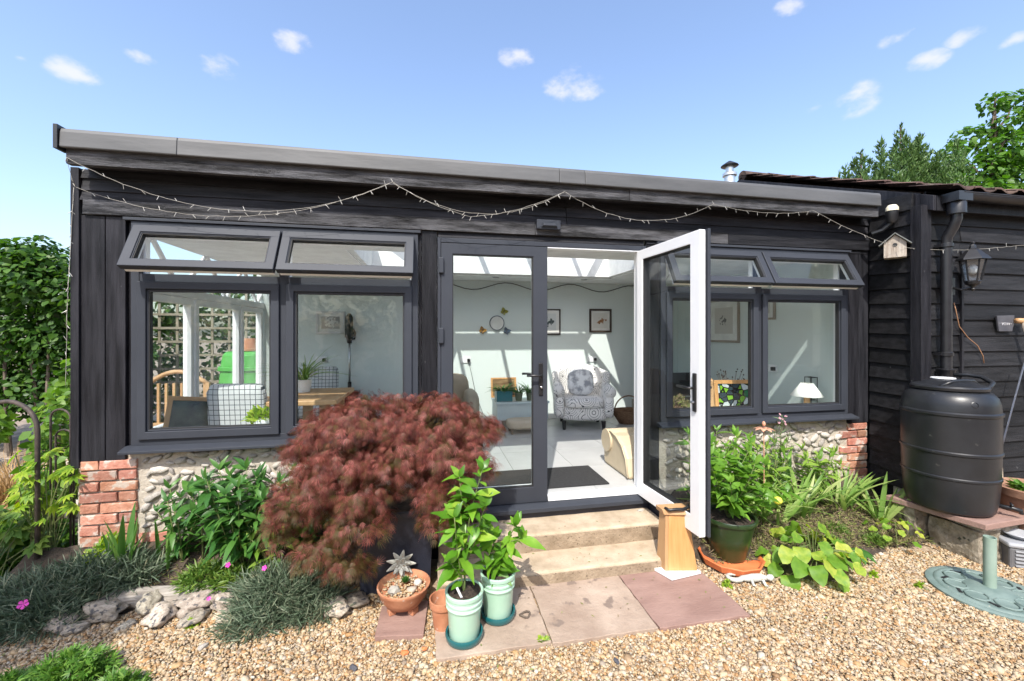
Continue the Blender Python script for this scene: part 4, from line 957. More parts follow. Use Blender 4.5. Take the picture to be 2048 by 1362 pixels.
# ---------- generic clump builders (joined foliage for small-leaved plants)
def blades(base, n, L, W, rs, spread=.5, bend=(.2,.8), rad=.05, zr=(.0,.0)):
    a = rs.uniform(0, 6.283, n); rr = rad*np.sqrt(rs.uniform(0,1,n))
    P = np.stack([base[0]+rr*np.cos(a), base[1]+rr*np.sin(a), base[2]+rs.uniform(zr[0],zr[1]+1e-6,n)], 1)
    tilt = spread*rs.uniform(.2,1.2,n)
    b = a+rs.normal(0,.5,n)
    D = np.stack([np.cos(b)*tilt, np.sin(b)*tilt, np.ones(n)], 1)
    N_ = unit(np.stack([-np.cos(b), -np.sin(b), .3*np.ones(n)], 1)+rs.normal(0,.3,(n,3)))
    Ln = L*rs.uniform(.55,1.2,n)
    return bulk(P, D, -N_*-1, Ln, W*rs.uniform(.7,1.2,n), dense(BLADE, 6), bend=rs.uniform(bend[0],bend[1],n), fold=.35)
def tuft(name, label, catg, pos, clumps, mat, stems=None, kindstuff=False):
    t = thing(name, label, catg, pos)
    V, F = cat(clumps)
    o = link('foliage', npmesh('foliage', V, F, mat), t)
    return t
LEAF_D = leafmat('dianthus_blue_green', [(0,(.035,.062,.034)),(.35,(.075,.115,.065)),(.65,(.135,.18,.115)),(.82,(.24,.27,.18)),(.93,(.33,.28,.16)),(1,(.30,.21,.10))], transl=.2, rough=.6, noise_amt=.3)
def mound(c, rr, n, L, W, rs):
    d = rand_dirs(n, rs); d[:,2] = np.abs(d[:,2]); p = np.array(c)+d*np.array(rr)*rs.uniform(.55,1,(n,1))
    D = unit(d*np.array([1,1,.7])+rs.normal(0,.55,(n,3))+np.array([0,0,.25]))
    return bulk(p, D, unit(rand_dirs(n, rs)+np.array([0,-.3,.6])), L*rs.uniform(.5,1.3,n), W, BLADE, bend=rs.uniform(-.2,.6,n), fold=.3)
rs = np.random.RandomState(90)
def flower(t, p, col, r=.018):
    P = MB()
    for k in range(5):
        a = k*2*math.pi/5
        P.add([(0,0,0),(r*math.cos(a-.5),r*math.sin(a-.5),.004),(r*1.15*math.cos(a),r*1.15*math.sin(a),.006),(r*math.cos(a+.5),r*math.sin(a+.5),.004)], [(0,1,2,3)])
    obj('flower', P, col, t, T(*p) @ RX(55) @ RY(rnd.uniform(-20,20)))
    obj('flower_stalk', MB().tube([(p[0],p[1],p[2]),(p[0]+.01,p[1]+.04,p[2]-.08)], .0015, 4), MAT['stem'], t)
PINK = M('magenta_petal', (.55,.02,.30), (.66,.06,.42), rough=.6)
d1 = tuft('dianthus_clump', 'large shaded blue green pinks clump at the left corner of the bed', 'plant', (-2.25,3.0,.1),
    [mound((-2.30,3.02,.05),(.34,.24,.19), 2300, .085, .006, rs), mound((-2.05,3.08,.10),(.28,.20,.20), 1900, .085, .006, rs), mound((-2.45,2.86,.0),(.22,.18,.15), 1300, .08, .006, rs), mound((-1.85,3.10,.12),(.16,.14,.16), 800, .085, .006, rs), mound((-2.2,2.88,.02),(.25,.12,.10), 1000, .085, .006, rs)], LEAF_D)
flower(d1, (-2.22,2.80,.19), PINK, .022)
d2 = tuft('dianthus_clump', 'pale blue green pinks clump spilling over the log below the maple', 'plant', (-.87,2.78,.08),
    [mound((-.90,2.78,.02),(.27,.20,.24), 2600, .085, .0055, rs), mound((-.70,2.74,.0),(.20,.17,.19), 1500, .085, .0055, rs), mound((-1.0,2.66,-.02),(.18,.14,.14), 1000, .08, .0055, rs), mound((-1.05,2.84,.05),(.14,.12,.15), 700, .08, .0055, rs)], LEAF_D)
flower(d2, (-1.22,2.86,.27), PINK, .014); flower(d2, (-.98,2.76,.28), PINK, .014); flower(d2, (-1.30,2.80,.11), PINK, .011)
# iris clumps (each blade a part)
LEAF_I = leafmat('iris_blade', [(0,(.06,.15,.03)),(.5,(.10,.22,.045)),(1,(.20,.33,.08))], transl=.35, rough=.4, noise_amt=.2)
LEAF_L = leafmat('pale_strap_leaf', [(0,(.09,.19,.04)),(.4,(.17,.29,.06)),(.8,(.33,.42,.13)),(1,(.48,.50,.25))], transl=.35, rough=.4, noise_amt=.2)
def blade_variants(L, W, mat, bends):
    return [leafmesh('blade', L, W, dense(BLADE, 9), mat, bend=b, fold=.25) for b in bends]
def iris(label, pos, n, L, W, mat, seed, spread=.35, bends=(.05,.15,.4), scale=(.65,1.1), rad=.05, name='iris_plant'):
    t = thing(name, label, 'plant', pos); r_ = random.Random(seed)
    vs_ = blade_variants(L, W, mat, bends)
    for k in range(n):
        a = r_.uniform(0, 6.28); q = r_.uniform(.15, 1)*spread
        d = Vector((math.cos(a)*q, math.sin(a)*q*.7, 1)); s = r_.uniform(*scale)
        obj('blade', r_.choice(vs_), None, t, orient((pos[0]+rad*math.cos(a)*r_.random(), pos[1]+rad*math.sin(a)*r_.random(), pos[2]-.02), d, (-math.cos(a)+r_.uniform(-.5,.5), -math.sin(a)-.6, .2)) @ SC(s, s, s))
    return t
iris('upright green sword leaves in front of the left brick corner', (-1.93,3.10,.17), 12, .40, .040, LEAF_I, 3, .38, (.02,.06,.15))
iris('slimmer upright sword leaves between brick and flint on the left', (-1.70,3.14,.18), 6, .38, .034, LEAF_I, 4, .22, (.02,.06,.12))
iris('pale arching strap leaves in the middle of the right bed', (3.02,2.98,.20), 40, .44, .034, LEAF_L, 6, .75, (.15,.4,.8), rad=.12, name='strap_leaf_plant')
iris('yellowish strap leaves beside the brick corner of the right bed', (3.50,3.02,.22), 55, .40, .028, LEAF_L, 7, .9, (.2,.5,.9), rad=.15, name='strap_leaf_plant')
iris('green sword leaves fanning out beside the water butt', (3.72,2.86,.14), 18, .40, .036, LEAF_L, 8, .9, (.1,.4,.8), rad=.07, name='strap_leaf_plant')
iris('narrow arching grassy leaves between lemon shrub and flint wall', (2.60,3.0,.20), 80, .42, .018, LEAF_L, 9, .8, (.3,.6,1.0), rad=.14, name='grassy_plant')
iris('tall single stand of grey green iris leaves against the flint wall', (3.12,3.20,.28), 7, .48, .034, LEAF_I, 10, .22, (.02,.08), rad=.05)
# peony-like foliage left of the maple (each leaf a part)
LEAF_P = leafmat('peony_leaf', [(0,(.022,.085,.016)),(.5,(.045,.135,.024)),(.85,(.085,.20,.035)),(1,(.15,.27,.05))], transl=.28, rough=.4, spec=.42, noise_amt=.35, nscale=22)
p_leaf = [leafmesh('leaf', .125, .040, dense(LANCE), LEAF_P, bend=b, fold=.25) for b in (.15,.4,.7)]
pe = thing('peony_plant', 'dark glossy leafy perennial in front of the left flint wall', 'plant', (-1.22,3.06,.2))
rp_ = random.Random(12); st_ = []
for k in range(22):
    a = k*2.4; q = .06+.33*((k*3) % 8)/8
    st_.append([(-1.20+.06*math.cos(a),3.08+.05*math.sin(a),.16),(-1.20+q*.6*math.cos(a),3.06+q*.45*math.sin(a),.40),(-1.20+q*1.30*math.cos(a),3.03+q*.55*math.sin(a),.56+.28*((k*5) % 6)/6)])
leafy_plant(pe, st_, p_leaf, rp_, spacing=.019, spread=.9, upb=.25, start=.3, droop=.1, stem_r=.004)
pe2 = thing('peony_plant', 'broad oval leaves standing just left of the glossy perennial', 'plant', (-1.52,3.16,.2))
o_leaf = [leafmesh('leaf', .15, .075, dense(OVAL), LEAF_P, bend=b, fold=.2, wave=.1) for b in (.3,.6)]
leafy_plant(pe2, [[(-1.50,3.16,.18),(-1.50,3.14,.42),(-1.54,3.10,.64)],[(-1.46,3.15,.18),(-1.42,3.1,.36),(-1.40,3.04,.45)]], o_leaf, rp_, spacing=.06, spread=.9, upb=.1, start=.35, droop=.15)
LEAF_Y = leafmat('yellow_green_leaf', [(0,(.09,.20,.02)),(.5,(.22,.36,.03)),(1,(.42,.50,.06))], transl=.45, noise_amt=.2)
# low cushion plants
LEAF_S = leafmat('cushion_leaf', [(0,(.05,.12,.02)),(.5,(.11,.20,.03)),(1,(.24,.30,.06))], transl=.3)
tuft('cushion_plant', 'low yellow green cushion plant behind the sleeper log', 'plant', (-1.33,2.98,.15), [mound((-1.40,3.0,.10),(.17,.10,.12), 900, .05, .009, rs), mound((-1.20,2.95,.10),(.16,.09,.09), 700, .05, .009, rs)], LEAF_S)
tuft('cushion_plant', 'loose light green shoots growing at the foot of the left bricks', 'plant', (-2.02,3.2,.25), [mound((-2.05,3.18,.20),(.10,.07,.16), 160, .07, .02, rs)], LEAF_Y)
# palmate yellow-green leaves at the left corner
def palmate(label, pos, tops, L, seed, mat, name='geranium_plant', lobes=7, W=.022, sp=1.25):
    t = thing(name, label, 'plant', pos); r_ = random.Random(seed); m = MB(); P, D, N_ = [], [], []
    angs = [(-1+2*i/(lobes-1))*sp for i in range(lobes)]
    V, F = lobed([(0,0,0)], [(1,0,0)], [(0,0,1)], L, W*L/.09, angs, [1-.3*abs(a)/sp for a in angs], droop=.18)
    me = npmesh('leaf', V, F, mat, smooth=False)
    for k, tp_ in enumerate(tops):
        b = (pos[0]+r_.uniform(-.05,.05), pos[1]+r_.uniform(-.04,.04), pos[2])
        m.tube([b, ((b[0]+tp_[0])/2+r_.uniform(-.02,.02), (b[1]+tp_[1])/2, (b[2]+tp_[2])/2+.05), tp_], .0028, 5)
        a = r_.uniform(0, 6.28); s = r_.uniform(.8,1.25)
        obj('leaf', me, None, t, orient(tp_, (math.cos(a)*.8, -.4+.5*math.sin(a), -.25), (r_.uniform(-.3,.3),-.5,1)) @ SC(s,s,s))
    obj('stem', m, MAT['stem'], t)
    return t
r_ = random.Random(8)
palmate('bright yellow green lobed leaves on tall stems beside the left wall corner', (-2.52,3.32,.2), [(-2.68+.36*r_.random(), 3.24+.14*r_.random(), .46+.46*r_.random()) for _ in range(34)], .085, 4, LEAF_Y)
palmate('low shaded green lobed leaves at the far left of the bed', (-2.75,3.2,.05), [(-2.85+.35*r_.random(), 3.15+.2*r_.random(), .30+.3*r_.random()) for _ in range(16)], .10, 5, LEAF_S, lobes=5, W=.04)
# bold leaf rosette front right
LEAF_HY = leafmat('variegated_broad_leaf', [(.15,(.09,.21,.022)),(.42,(.16,.30,.032)),(.6,(.30,.40,.05)),(.85,(.50,.50,.09))], transl=.4, rough=.5, noise_amt=.5, nscale=24)
h_leaf = [leafmesh('leaf', .14, .115, dense(HEART, 12), LEAF_HY, bend=b, fold=.12, wave=.25) for b in (.15,.35,.6)]
hy = thing('broad_leaf_plant', 'yellow green broad leaved plant sprawling onto the gravel', 'plant', (2.72,2.52,0))
rh = random.Random(6); m = MB()
for k in range(50):
    a = k*2.4; q = .03+.29*math.sqrt((k+.5)/50); z = .30-.72*q+rh.uniform(-.05,.08)
    p = (2.68+q*math.cos(a)*1.0, 2.52+q*math.sin(a)*.75, max(.03, z))
    m.tube([(2.72,2.54,.02),(2.71+q*.5*math.cos(a),2.53+q*.4*math.sin(a),p[2]*.8+.03),p], .003, 5)
    s = rh.uniform(.42,.92)
    obj('leaf', rh.choice(h_leaf), None, hy, orient(p, (math.cos(a)+rh.uniform(-.4,.4), math.sin(a)-.25, -.2+rh.uniform(-.45,.35)), (rh.uniform(-.4,.4),-.45,1), rh.uniform(-.5,.5)) @ SC(s,s,s))
obj('stem', m, MAT['stem'], hy)
hy2 = thing('broad_leaf_plant', 'small dark green seedling with pointed leaves on the bed edge', 'plant', (3.12,2.54,.02))
s_leaf = [leafmesh('leaf', .12, .05, dense(OVAL), LEAF_P, bend=.3, fold=.15)]
for k in range(8):
    a = k*.8+.2; obj('leaf', s_leaf[0], None, hy2, orient((3.12,2.54,.09), (math.cos(a), math.sin(a)*.8-.2, -.15), (0,-.2,1)))
obj('stem', MB().tube([(3.12,2.54,-.01),(3.12,2.54,.09)], .003, 5), MAT['stem'], hy2)
hy3 = thing('broad_leaf_plant', 'light green round leaved seedling nearest the water butt stand', 'plant', (3.62,2.62,.03))
for k in range(16):
    a = k*2.4; q = .03+.012*k; obj('leaf', h_leaf[k % 3], None, hy3, orient((3.62+q*math.cos(a), 2.66+q*.7*math.sin(a), .20-.4*q+.02*(k%3)), (math.cos(a), math.sin(a), -.2), (0,-.3,1)) @ SC(.42,.42,.42))
obj('stem', MB().tube([(3.62,2.64,0),(3.62,2.66,.2)], .003, 5), MAT['stem'], hy3)
# brown thyme mat and mossy cushions in the right bed
LEAF_BR = leafmat('dry_mat', [(0,(.15,.105,.06)),(.4,(.25,.19,.11)),(.65,(.15,.19,.045)),(.85,(.22,.25,.07)),(1,(.36,.29,.19))], transl=.15, rough=.8)
def matcover(x0, x1, y0, y1, n, seed, h=.03):
    rs_ = np.random.RandomState(seed); x = rs_.uniform(x0,x1,n); y = rs_.uniform(y0,y1,n)
    z = np.array([bed_z(a, b) for a, b in zip(x, y)])+rs_.uniform(-.005,h,n)
    D = unit(rs_.normal(0,1,(n,3))*np.array([1,1,.5])+np.array([0,0,.35]))
    return bulk(np.stack([x,y,z],1), D, rand_dirs(n, rs_), .028*rs_.uniform(.6,1.5,n), .006, SMALL)
t = tuft('ground_cover', 'dry brown creeping mat covering the front of the right bed', 'ground cover', (3.2,2.75,.1), [matcover(2.9,3.95,2.62,3.0,5200,1), matcover(2.35,3.0,2.58,2.95,3000,2), matcover(2.0,2.6,2.62,3.1,1800,3)], LEAF_BR); stuff(t); stuff(t.children[0])
t = tuft('ground_cover', 'mossy green cushions among the dry mat of the right bed', 'ground cover', (3.0,2.72,.1), [mound((3.02,2.68,.05),(.12,.10,.08),900,.03,.006,rs), mound((3.2,2.80,.08),(.12,.08,.08),700,.03,.006,rs), mound((2.75,2.78,.08),(.14,.08,.09),700,.03,.006,rs), mound((3.42,2.66,.06),(.10,.06,.05),500,.03,.006,rs)], LEAF_S); stuff(t); stuff(t.children[0])
# tall fine-leaved flowering stem against right flint wall, and filler
LEAF_F = leafmat('fine_grey_green', [(0,(.06,.13,.05)),(.5,(.11,.20,.08)),(1,(.20,.28,.12))], transl=.3)
def fine(label, pos, stems, seed, size=.035, n=60, w=.006):
    t = thing('flower_stem_plant', label, 'plant', pos); rs_ = np.random.RandomState(seed); m = MB(); P, D = [], []
    for s in stems:
        a, b = Vector(pos), Vector(s); mid = a.lerp(b, .5)+Vector((rs_.uniform(-.02,.02),0,0)); m.tube([a, mid, b], .0025, 5)
        for k in range(n):
            f = .2+.8*k/n; p = a.lerp(mid, f*2) if f < .5 else mid.lerp(b, f*2-1); P.append(p); an = k*2.4; D.append((math.cos(an), math.sin(an), .5))
    V, F = bulk(np.array([tuple(p) for p in P]), np.array(D), rand_dirs(len(P), rs_)+np.array([0,0,1]), size*rs_.uniform(.7,1.3,len(P)), w, LANCE, bend=.3)
    link('foliage', npmesh('foliage', V, F, LEAF_F), t); obj('stem', m, MAT['stem'], t); return t
ft = fine('fine leaved flowering stems reaching the right window sill', (2.98,3.14,.25), [(3.02,3.12,.98),(2.92,3.10,.86),(3.08,3.10,.84),(2.86,3.10,.75),(3.13,3.13,.72)], 3, .06, 46, .008)
PURP = M('dusky_pink_petal', (.40,.20,.24), (.50,.30,.33), rough=.7)
for k in range(7):
    a = k*2.4; flower(ft, (3.02+.03*math.cos(a), 3.12+.02*math.sin(a), .90+.014*k), PURP, .011)
fine('light green leafy shoots behind the strap leaves of the right bed', (2.75,3.18,.28), [(2.70,3.14,.80),(2.78,3.12,.74),(2.64,3.14,.70)], 5, .075, 26, .016)
lx = thing('leafy_shoot_plant', 'upright leafy shoots in front of the right window beside the open door', 'plant', (2.22,3.12,.2))
leafy_plant(lx, [[(2.15,3.14,.18),(2.12,3.12,.55),(2.10,3.10,.86)],[(2.32,3.14,.2),(2.34,3.12,.6),(2.36,3.10,.88)],[(2.40,3.1,.2),(2.46,3.08,.55),(2.50,3.06,.76)],[(2.24,3.1,.2),(2.22,3.04,.5),(2.20,3.0,.74)]], [leafmesh('leaf', .10, .032, dense(LANCE), LEAF_G, bend=.35, fold=.25)], rg, spacing=.034, spread=.9, upb=.4)
# bottom-left feathery plant and tiny weeds
LEAF_E = leafmat('feathery_green', [(0,(.04,.12,.015)),(.5,(.085,.20,.025)),(1,(.18,.30,.05))], transl=.3)
def lobed_mound(c, rr, n, L, W, rs_):
    d = rand_dirs(n, rs_); d[:,2] = np.abs(d[:,2]); p = np.array(c)+d*np.array(rr)*rs_.uniform(.5,1,(n,1))
    return lobed(p, unit(d+rs_.normal(0,.5,(n,3))), unit(rs_.normal(0,.4,(n,3))+np.array([0,-.2,1])), L*rs_.uniform(.6,1.3,n), W, [-1.2,-.6,0,.6,1.2], [.6,.85,1,.85,.6])
tuft('feathery_plant', 'feathery green plant on the gravel at the bottom left corner', 'plant', (-1.75,2.32,0), [lobed_mound((-1.72,2.42,-.02),(.20,.12,.15),620,.045,.008,rs), lobed_mound((-1.95,2.35,-.02),(.16,.13,.12),420,.045,.008,rs)], LEAF_E)
tuft('feathery_plant', 'small feathery green tuft right of the bottom left plant', 'plant', (-1.45,2.30,0), [lobed_mound((-1.45,2.31,-.02),(.12,.08,.09),240,.04,.008,rs)], LEAF_E)
for x, y, lab in [(-1.35,2.72,'pale green seedling in the gravel below the rocks'),(.60,2.20,'tiny weed in the joint between the two buff flagstones'),(1.95,2.46,'tiny weed beside the plum red flagstone'),(3.2,2.2,'tiny weed alone in the gravel on the right'),(-.56,2.78,'bright green seedling beside the pinks clump'),(3.02,2.36,'yellow green seedling in front of the pointed leaf seedling')]:
    tuft('weed_seedling', lab, 'weed', (x,y,0), [lobed_mound((x,y,.0),(.03,.02,.045),26,.026,.010,rs)], LEAF_Y)
# brown grass tuft by the path, and dry scrub
LEAF_BG = leafmat('tan_grass', [(0,(.26,.16,.07)),(.6,(.42,.28,.13)),(1,(.55,.40,.22))], transl=.3, rough=.7)
tuft('grass_tuft', 'tan ornamental grass tuft beside the path on the left', 'grass', (-4.15,5.0,.0), [blades((-4.10,5.05,.0), 800, .55, .007, rs, .7, (.3,.8), .12)], LEAF_BG)
tuft('grass_tuft', 'brown dry scrub left of the path at the left edge', 'grass', (-4.7,5.2,.0), [blades((-4.6,5.3,0), 500, .3, .008, rs, 1.2, (.3,.9), .35), blades((-3.9,4.5,0), 400, .28, .008, rs, 1.3, (.3,.9), .3)], LEAF_BG)
tuft('shade_plant', 'dark green leafy undergrowth behind the wire hoops', 'plant', (-3.1,3.8,0), [mound((-3.0,3.75,.0),(.4,.25,.30),700,.09,.035,rs), mound((-2.75,3.45,.0),(.22,.15,.34),420,.09,.035,rs), mound((-3.4,3.9,0),(.4,.3,.25),500,.09,.03,rs)], LEAF_H)

# more of the crowded right bed
LEAF_LG = leafmat('light_border_leaf', [(0,(.08,.18,.02)),(.5,(.17,.31,.04)),(1,(.33,.45,.09))], transl=.4, rough=.4, noise_amt=.2)
l_leaf = [leafmesh('leaf', .10, .030, dense(LANCE), LEAF_LG, bend=b, fold=.25) for b in (.2,.5,.8)]
for label, x, y, n, h, seed in [('leafy light green border plant just right of the lemon shrub', 2.50,3.06,9,.56,3),('leafy light green border plant under the fine flowering stems', 2.86,3.10,9,.48,4),('leafy light green border plant beside the brick corner', 3.42,3.14,8,.40,5)]:
    t = thing('border_plant', label, 'plant', (x,y,.2)); q_ = random.Random(seed); st2 = []
    for k in range(n):
        a = k*2.4; st2.append([(x,y,.2),(x+.07*math.cos(a),y+.05*math.sin(a),.2+h*.5),(x+.17*math.cos(a)+q_.uniform(-.03,.03),y+.09*math.sin(a),.2+h*q_.uniform(.75,1.15))])
    leafy_plant(t, st2, l_leaf, q_, spacing=.028, spread=.9, upb=.35, start=.2)
iris('broad arching pale leaves at the front of the right bed', (2.72,2.90,.17), 20, .34, .030, LEAF_L, 17, .9, (.3,.6,1.0), rad=.1, name='strap_leaf_plant')
t = tuft('leaf_litter', 'dry stalks and leaf litter on the soil of the left bed', 'leaf litter', (-1.6,3.1,.15), [matcover(-2.2,-.6,2.97,3.28,2600,7,.015)], LEAF_BR); stuff(t); stuff(t.children[0])

for label, x, y, n, h, seed, mt in [('dark leafy border plant between the iris and the glossy perennial', -1.62,3.16,8,.44,13,LEAF_P),('dark leafy border plant between the glossy perennial and the maple', -.84,3.12,10,.50,14,LEAF_P),('low leafy green plant in front of the glossy perennial', -1.02,2.98,8,.26,15,LEAF_LG)]:
    t = thing('border_plant', label, 'plant', (x,y,.2)); q_ = random.Random(seed); st2 = []
    b_leaf = [leafmesh('leaf', .095, .032, dense(LANCE), mt, bend=b, fold=.25) for b in (.2,.5,.8)]
    for k in range(n):
        a = k*2.4; st2.append([(x,y,.17),(x+.07*math.cos(a),y+.05*math.sin(a),.17+h*.5),(x+.16*math.cos(a)+q_.uniform(-.03,.03),y+.08*math.sin(a),.17+h*q_.uniform(.75,1.15))])
    leafy_plant(t, st2, b_leaf, q_, spacing=.028, spread=.9, upb=.35, start=.2)
# scattered dead leaves and bits on gravel, steps and slabs
def litter():
    rs_ = np.random.RandomState(23); P = []
    for x0, x1, y0, y1, z, n in [(-2.2,0,2.35,2.85,.016,90),(0.05,1.85,2.2,2.66,.030,34),(.1,1.75,2.74,2.93,.110,22),(.1,1.75,3.0,3.18,.236,14),(1.9,3.9,2.0,2.6,.016,110),(-.4,2.4,1.9,2.15,.016,40)]:
        P.append(np.stack([rs_.uniform(x0,x1,n), rs_.uniform(y0,y1,n), np.full(n, z)], 1))
    P = np.concatenate(P); n = len(P); D = rand_dirs(n, rs_)*np.array([1,1,.15])
    V, F = bulk(P, D, rs_.normal(0,.25,(n,3))+np.array([0,0,1]), rs_.uniform(.008,.026,n), rs_.uniform(.005,.012,n), SMALL, bend=rs_.uniform(-.4,.2,n))
    o = link('fallen_leaves', npmesh('fallen_leaves', V, F, LEAF_BR)); stuff(o); tag(o, 'small dead leaves scattered over gravel, flagstones and steps', 'leaf litter')
litter()
# ================================================================== SMALL THINGS OUTSIDE
# ---- rocks edging the left bed
rockm = []
for k in range(6):
    m = MB(); blob(m, (0,0,0), (1,.75,.62), seed=k*4+2, amp=.30, sub=3, freq=1.6); rockm.append(m.mesh('rock', MAT['rock'], True))
ordn = ['leftmost','second','third','fourth','fifth','sixth','seventh','eighth','ninth','tenth','eleventh','twelfth','thirteenth','fourteenth','fifteenth']
rocks = [(-2.30,2.86,.02,.075),(-2.08,2.86,.04,.085),(-1.98,2.80,.02,.055),(-1.90,2.90,.06,.10),(-1.72,2.80,.0,.05),(-1.66,2.90,.07,.085),(-1.56,2.82,.04,.095),(-1.38,2.88,.06,.10),(-1.36,2.77,.02,.075),(-1.20,2.84,.06,.085),(-1.15,2.74,.02,.06),(-1.10,2.80,.05,.08),(-.56,2.68,.04,.085),(-.46,2.73,.04,.075)]
descr = ['shaded grey','shaded dark grey','small smooth blue grey','shaded flat','low flat grey','mottled grey','smooth warm tan','pale mottled','cream speckled','tan angular','small tan','black and white','white and dark flint','grey flint']
for i, (x, y, z, s) in enumerate(rocks):
    o = obj('edging_rock', rockm[i % 6], None, None, T(x, y, z) @ RZ(r.uniform(0,360)) @ SC(s*1.15, s, s*r.uniform(.75,1.05)))
    tag(o, '%s rock edging the left bed, %s' % (descr[i], ordn[i]+(' along the row' if i == 0 else ' from the left')), 'rock', 'rocks edging the left bed')
# ---- sleeper log
m = MB()
def logf(a, b):
    q = 2*math.pi*b; x = -1.92+1.40*a; rr = .052+.010*mnoise.noise(Vector((x*3, q, 1)))+.006*mnoise.noise(Vector((x*14, q*5, 4)))
    c, s = math.cos(q), math.sin(q); k = 1/max(abs(c), abs(s))**.55
    return (x, 2.985-.11*a+rr*c*k, .065+rr*s*k)
m.grid(logf, 60, 20)
n0 = len(m.v); m.f += [tuple(j*61 for j in range(20)), tuple(j*61+60 for j in range(20))]
tag(obj('sleeper_log', m, MAT['log'], smooth=True), 'weathered grey timber sleeper lying behind the edging rocks', 'log')
# ---- red slab, terracotta bowl planter, white flower ornament
o = obj('stone_tile', MB().hexa([(-.30,2.40,-.005),(-.035,2.36,-.005),(-.01,2.66,-.005),(-.29,2.66,-.005),(-.30,2.40,.03),(-.035,2.36,.03),(-.01,2.66,.03),(-.29,2.66,.03)]), MAT['slab_red'], bevel=.004)
tag(o, 'red stone tile on the gravel under the terracotta bowl', 'tile')
bw = thing('bowl_planter', 'weathered terracotta bowl planted with gravel and a small succulent', 'planter', (-.155,2.60,.03))
BWM = T(-.155,2.60,.03) @ SC(.86,.86,.82) @ T(.155,-2.60,-.045)
obj('bowl', MB().lathe([(0,0),(.075,0),(.12,.03),(.158,.085),(.172,.135),(.182,.150),(.182,.162),(.172,.165),(.160,.150),(.15,.12),(0,.115)], 44, (-.155,2.60,.075), cap=False), MAT['terra'], bw, BWM, auto=45)
for a in (-40, 80, 200):
    obj('pot_foot', MB().box(-.025,.025,-.03,.03,0,.045), MAT['terra'], bw, BWM @ T(-.155,2.60,.046) @ RZ(a) @ T(.085,0,0), bevel=.006)
def bowl_gravel():
    rs_ = np.random.RandomState(6); V = []; F = []; o = 0
    b0, f0 = ico(1)
    for k in range(330):
        a = rs_.uniform(0,6.28); q = .155*math.sqrt(rs_.uniform()); s = rs_.uniform(.005,.011)
        pts = [(v.x*s*rs_.uniform(.8,1.3)-.155+q*math.cos(a), v.y*s+2.60+q*math.sin(a), v.z*s*.7+.205+.012*(1-q/.155)) for v in b0]
        V += pts; F += [tuple(i+o for i in f) for f in f0]; o += len(b0)
    m = npmesh('bowl_gravel', np.array(V), np.array(F), bpy.data.materials['flint_shingle'], smooth=False)
    stuff(link('bowl_gravel', m, bw, BWM))
bowl_gravel()
m = MB(); blob(m, (-.215,2.545,.225), (.038,.026,.036), seed=3, amp=.3, sub=2, freq=1.8); obj('stone', m, MAT['flint'], bw, BWM, smooth=False)
m = MB(); blob(m, (-.10,2.55,.215), (.036,.026,.02), seed=8, amp=.2, sub=2); obj('stone', m, MAT['rock'], bw, BWM, smooth=True)
m = MB(); blob(m, (-.06,2.62,.22), (.03,.03,.025), seed=11, amp=.2, sub=2); obj('stone', m, MAT['flint'], bw, BWM, smooth=True)
V, F = cat([bulk(np.array([(-.145,2.62,.225)]*26), np.array([(math.cos(k*2.4)*(.3+.03*k), math.sin(k*2.4)*(.3+.03*k), 1-.02*k) for k in range(26)]), np.array([(-math.cos(k*2.4), -math.sin(k*2.4), .6) for k in range(26)]), .05, .016, OVAL, bend=-.2)])
link('succulent', npmesh('succulent', V, F, LEAF_P), bw, BWM)
WHITEORN = M('white_painted_cast_ornament', (.38,.38,.34), (.52,.52,.47), rough=.6, scale=20, bump=.2, speck=((.45,.30,.20), 30, .66))
fo = thing('flower_ornament', 'white cast flower ornament standing behind the terracotta bowl', 'ornament', (-.18,2.78,0))
for ring, (n, L_, tilt) in enumerate([(9,.105,.12),(7,.075,.45)]):
    for k in range(n):
        a = 2*math.pi*k/n+ring*.3
        V, F = bulk([(0,0,0)], [(math.cos(a), -tilt, math.sin(a))], [(0,-1,0)], L_, .036, dense([(0,.3),(.35,.5),(.7,.34),(1,.03)], 6), bend=-.15, fold=.4)
        o = obj('petal', npmesh('petal', V, F, WHITEORN), None, fo, T(-.18,2.745-.012*ring,.235) @ SC(.9,1,.9))
        md = o.modifiers.new('solid', 'SOLIDIFY'); md.thickness = .006
obj('ornament_stem', MB().tube([(-.18,2.765,0),(-.18,2.755,.27)], .008, 8), WHITEORN, fo)
# ---- small curled leaf debris on slab
tag(obj('dried_seed_ring', MB().tube([(.552+.028*math.cos(a)*(1+.2*math.sin(3*a)), 2.405+.024*math.sin(a), .034+.006*math.sin(2*a)) for a in [k*.55 for k in range(13)]], .006, 6), MAT['bark'], smooth=True), 'curled brown seed pod lying on the left buff flagstone', 'seed pod')
def debris(label, p, s, mat, name='stone_chip', catg='stone'):
    m = MB(); blob(m, (0,0,0), (1,.7,.45), seed=int(p[0]*50) % 17, amp=.3, sub=1); tag(obj(name, m, mat, None, T(*p) @ RZ(p[0]*100) @ SC(s,s,s)), label, catg)
SLATE = M('slate_chip', (.05,.05,.06), (.09,.09,.10), rough=.6)
debris('dark slate chip on the gravel below the terracotta bowl', (-.38,2.22,.012), .028, SLATE)
debris('dark slate chip on the gravel in front of the middle flagstone', (.94,2.00,.012), .022, SLATE)
debris('orange tile shard on the gravel left of the flagstones', (-.13,2.27,.012), .026, ORANGE, 'tile_shard', 'shard')
debris('small orange tile shard beside the left flagstone', (-.03,2.28,.012), .017, ORANGE, 'tile_shard', 'shard')
debris('white flint nodule on the gravel near the rocks', (-1.2,2.52,.015), .030, MAT['flint'])
debris('small white stone on the top step corner by the door', (1.70,3.17,.235), .032, MAT['flint'])
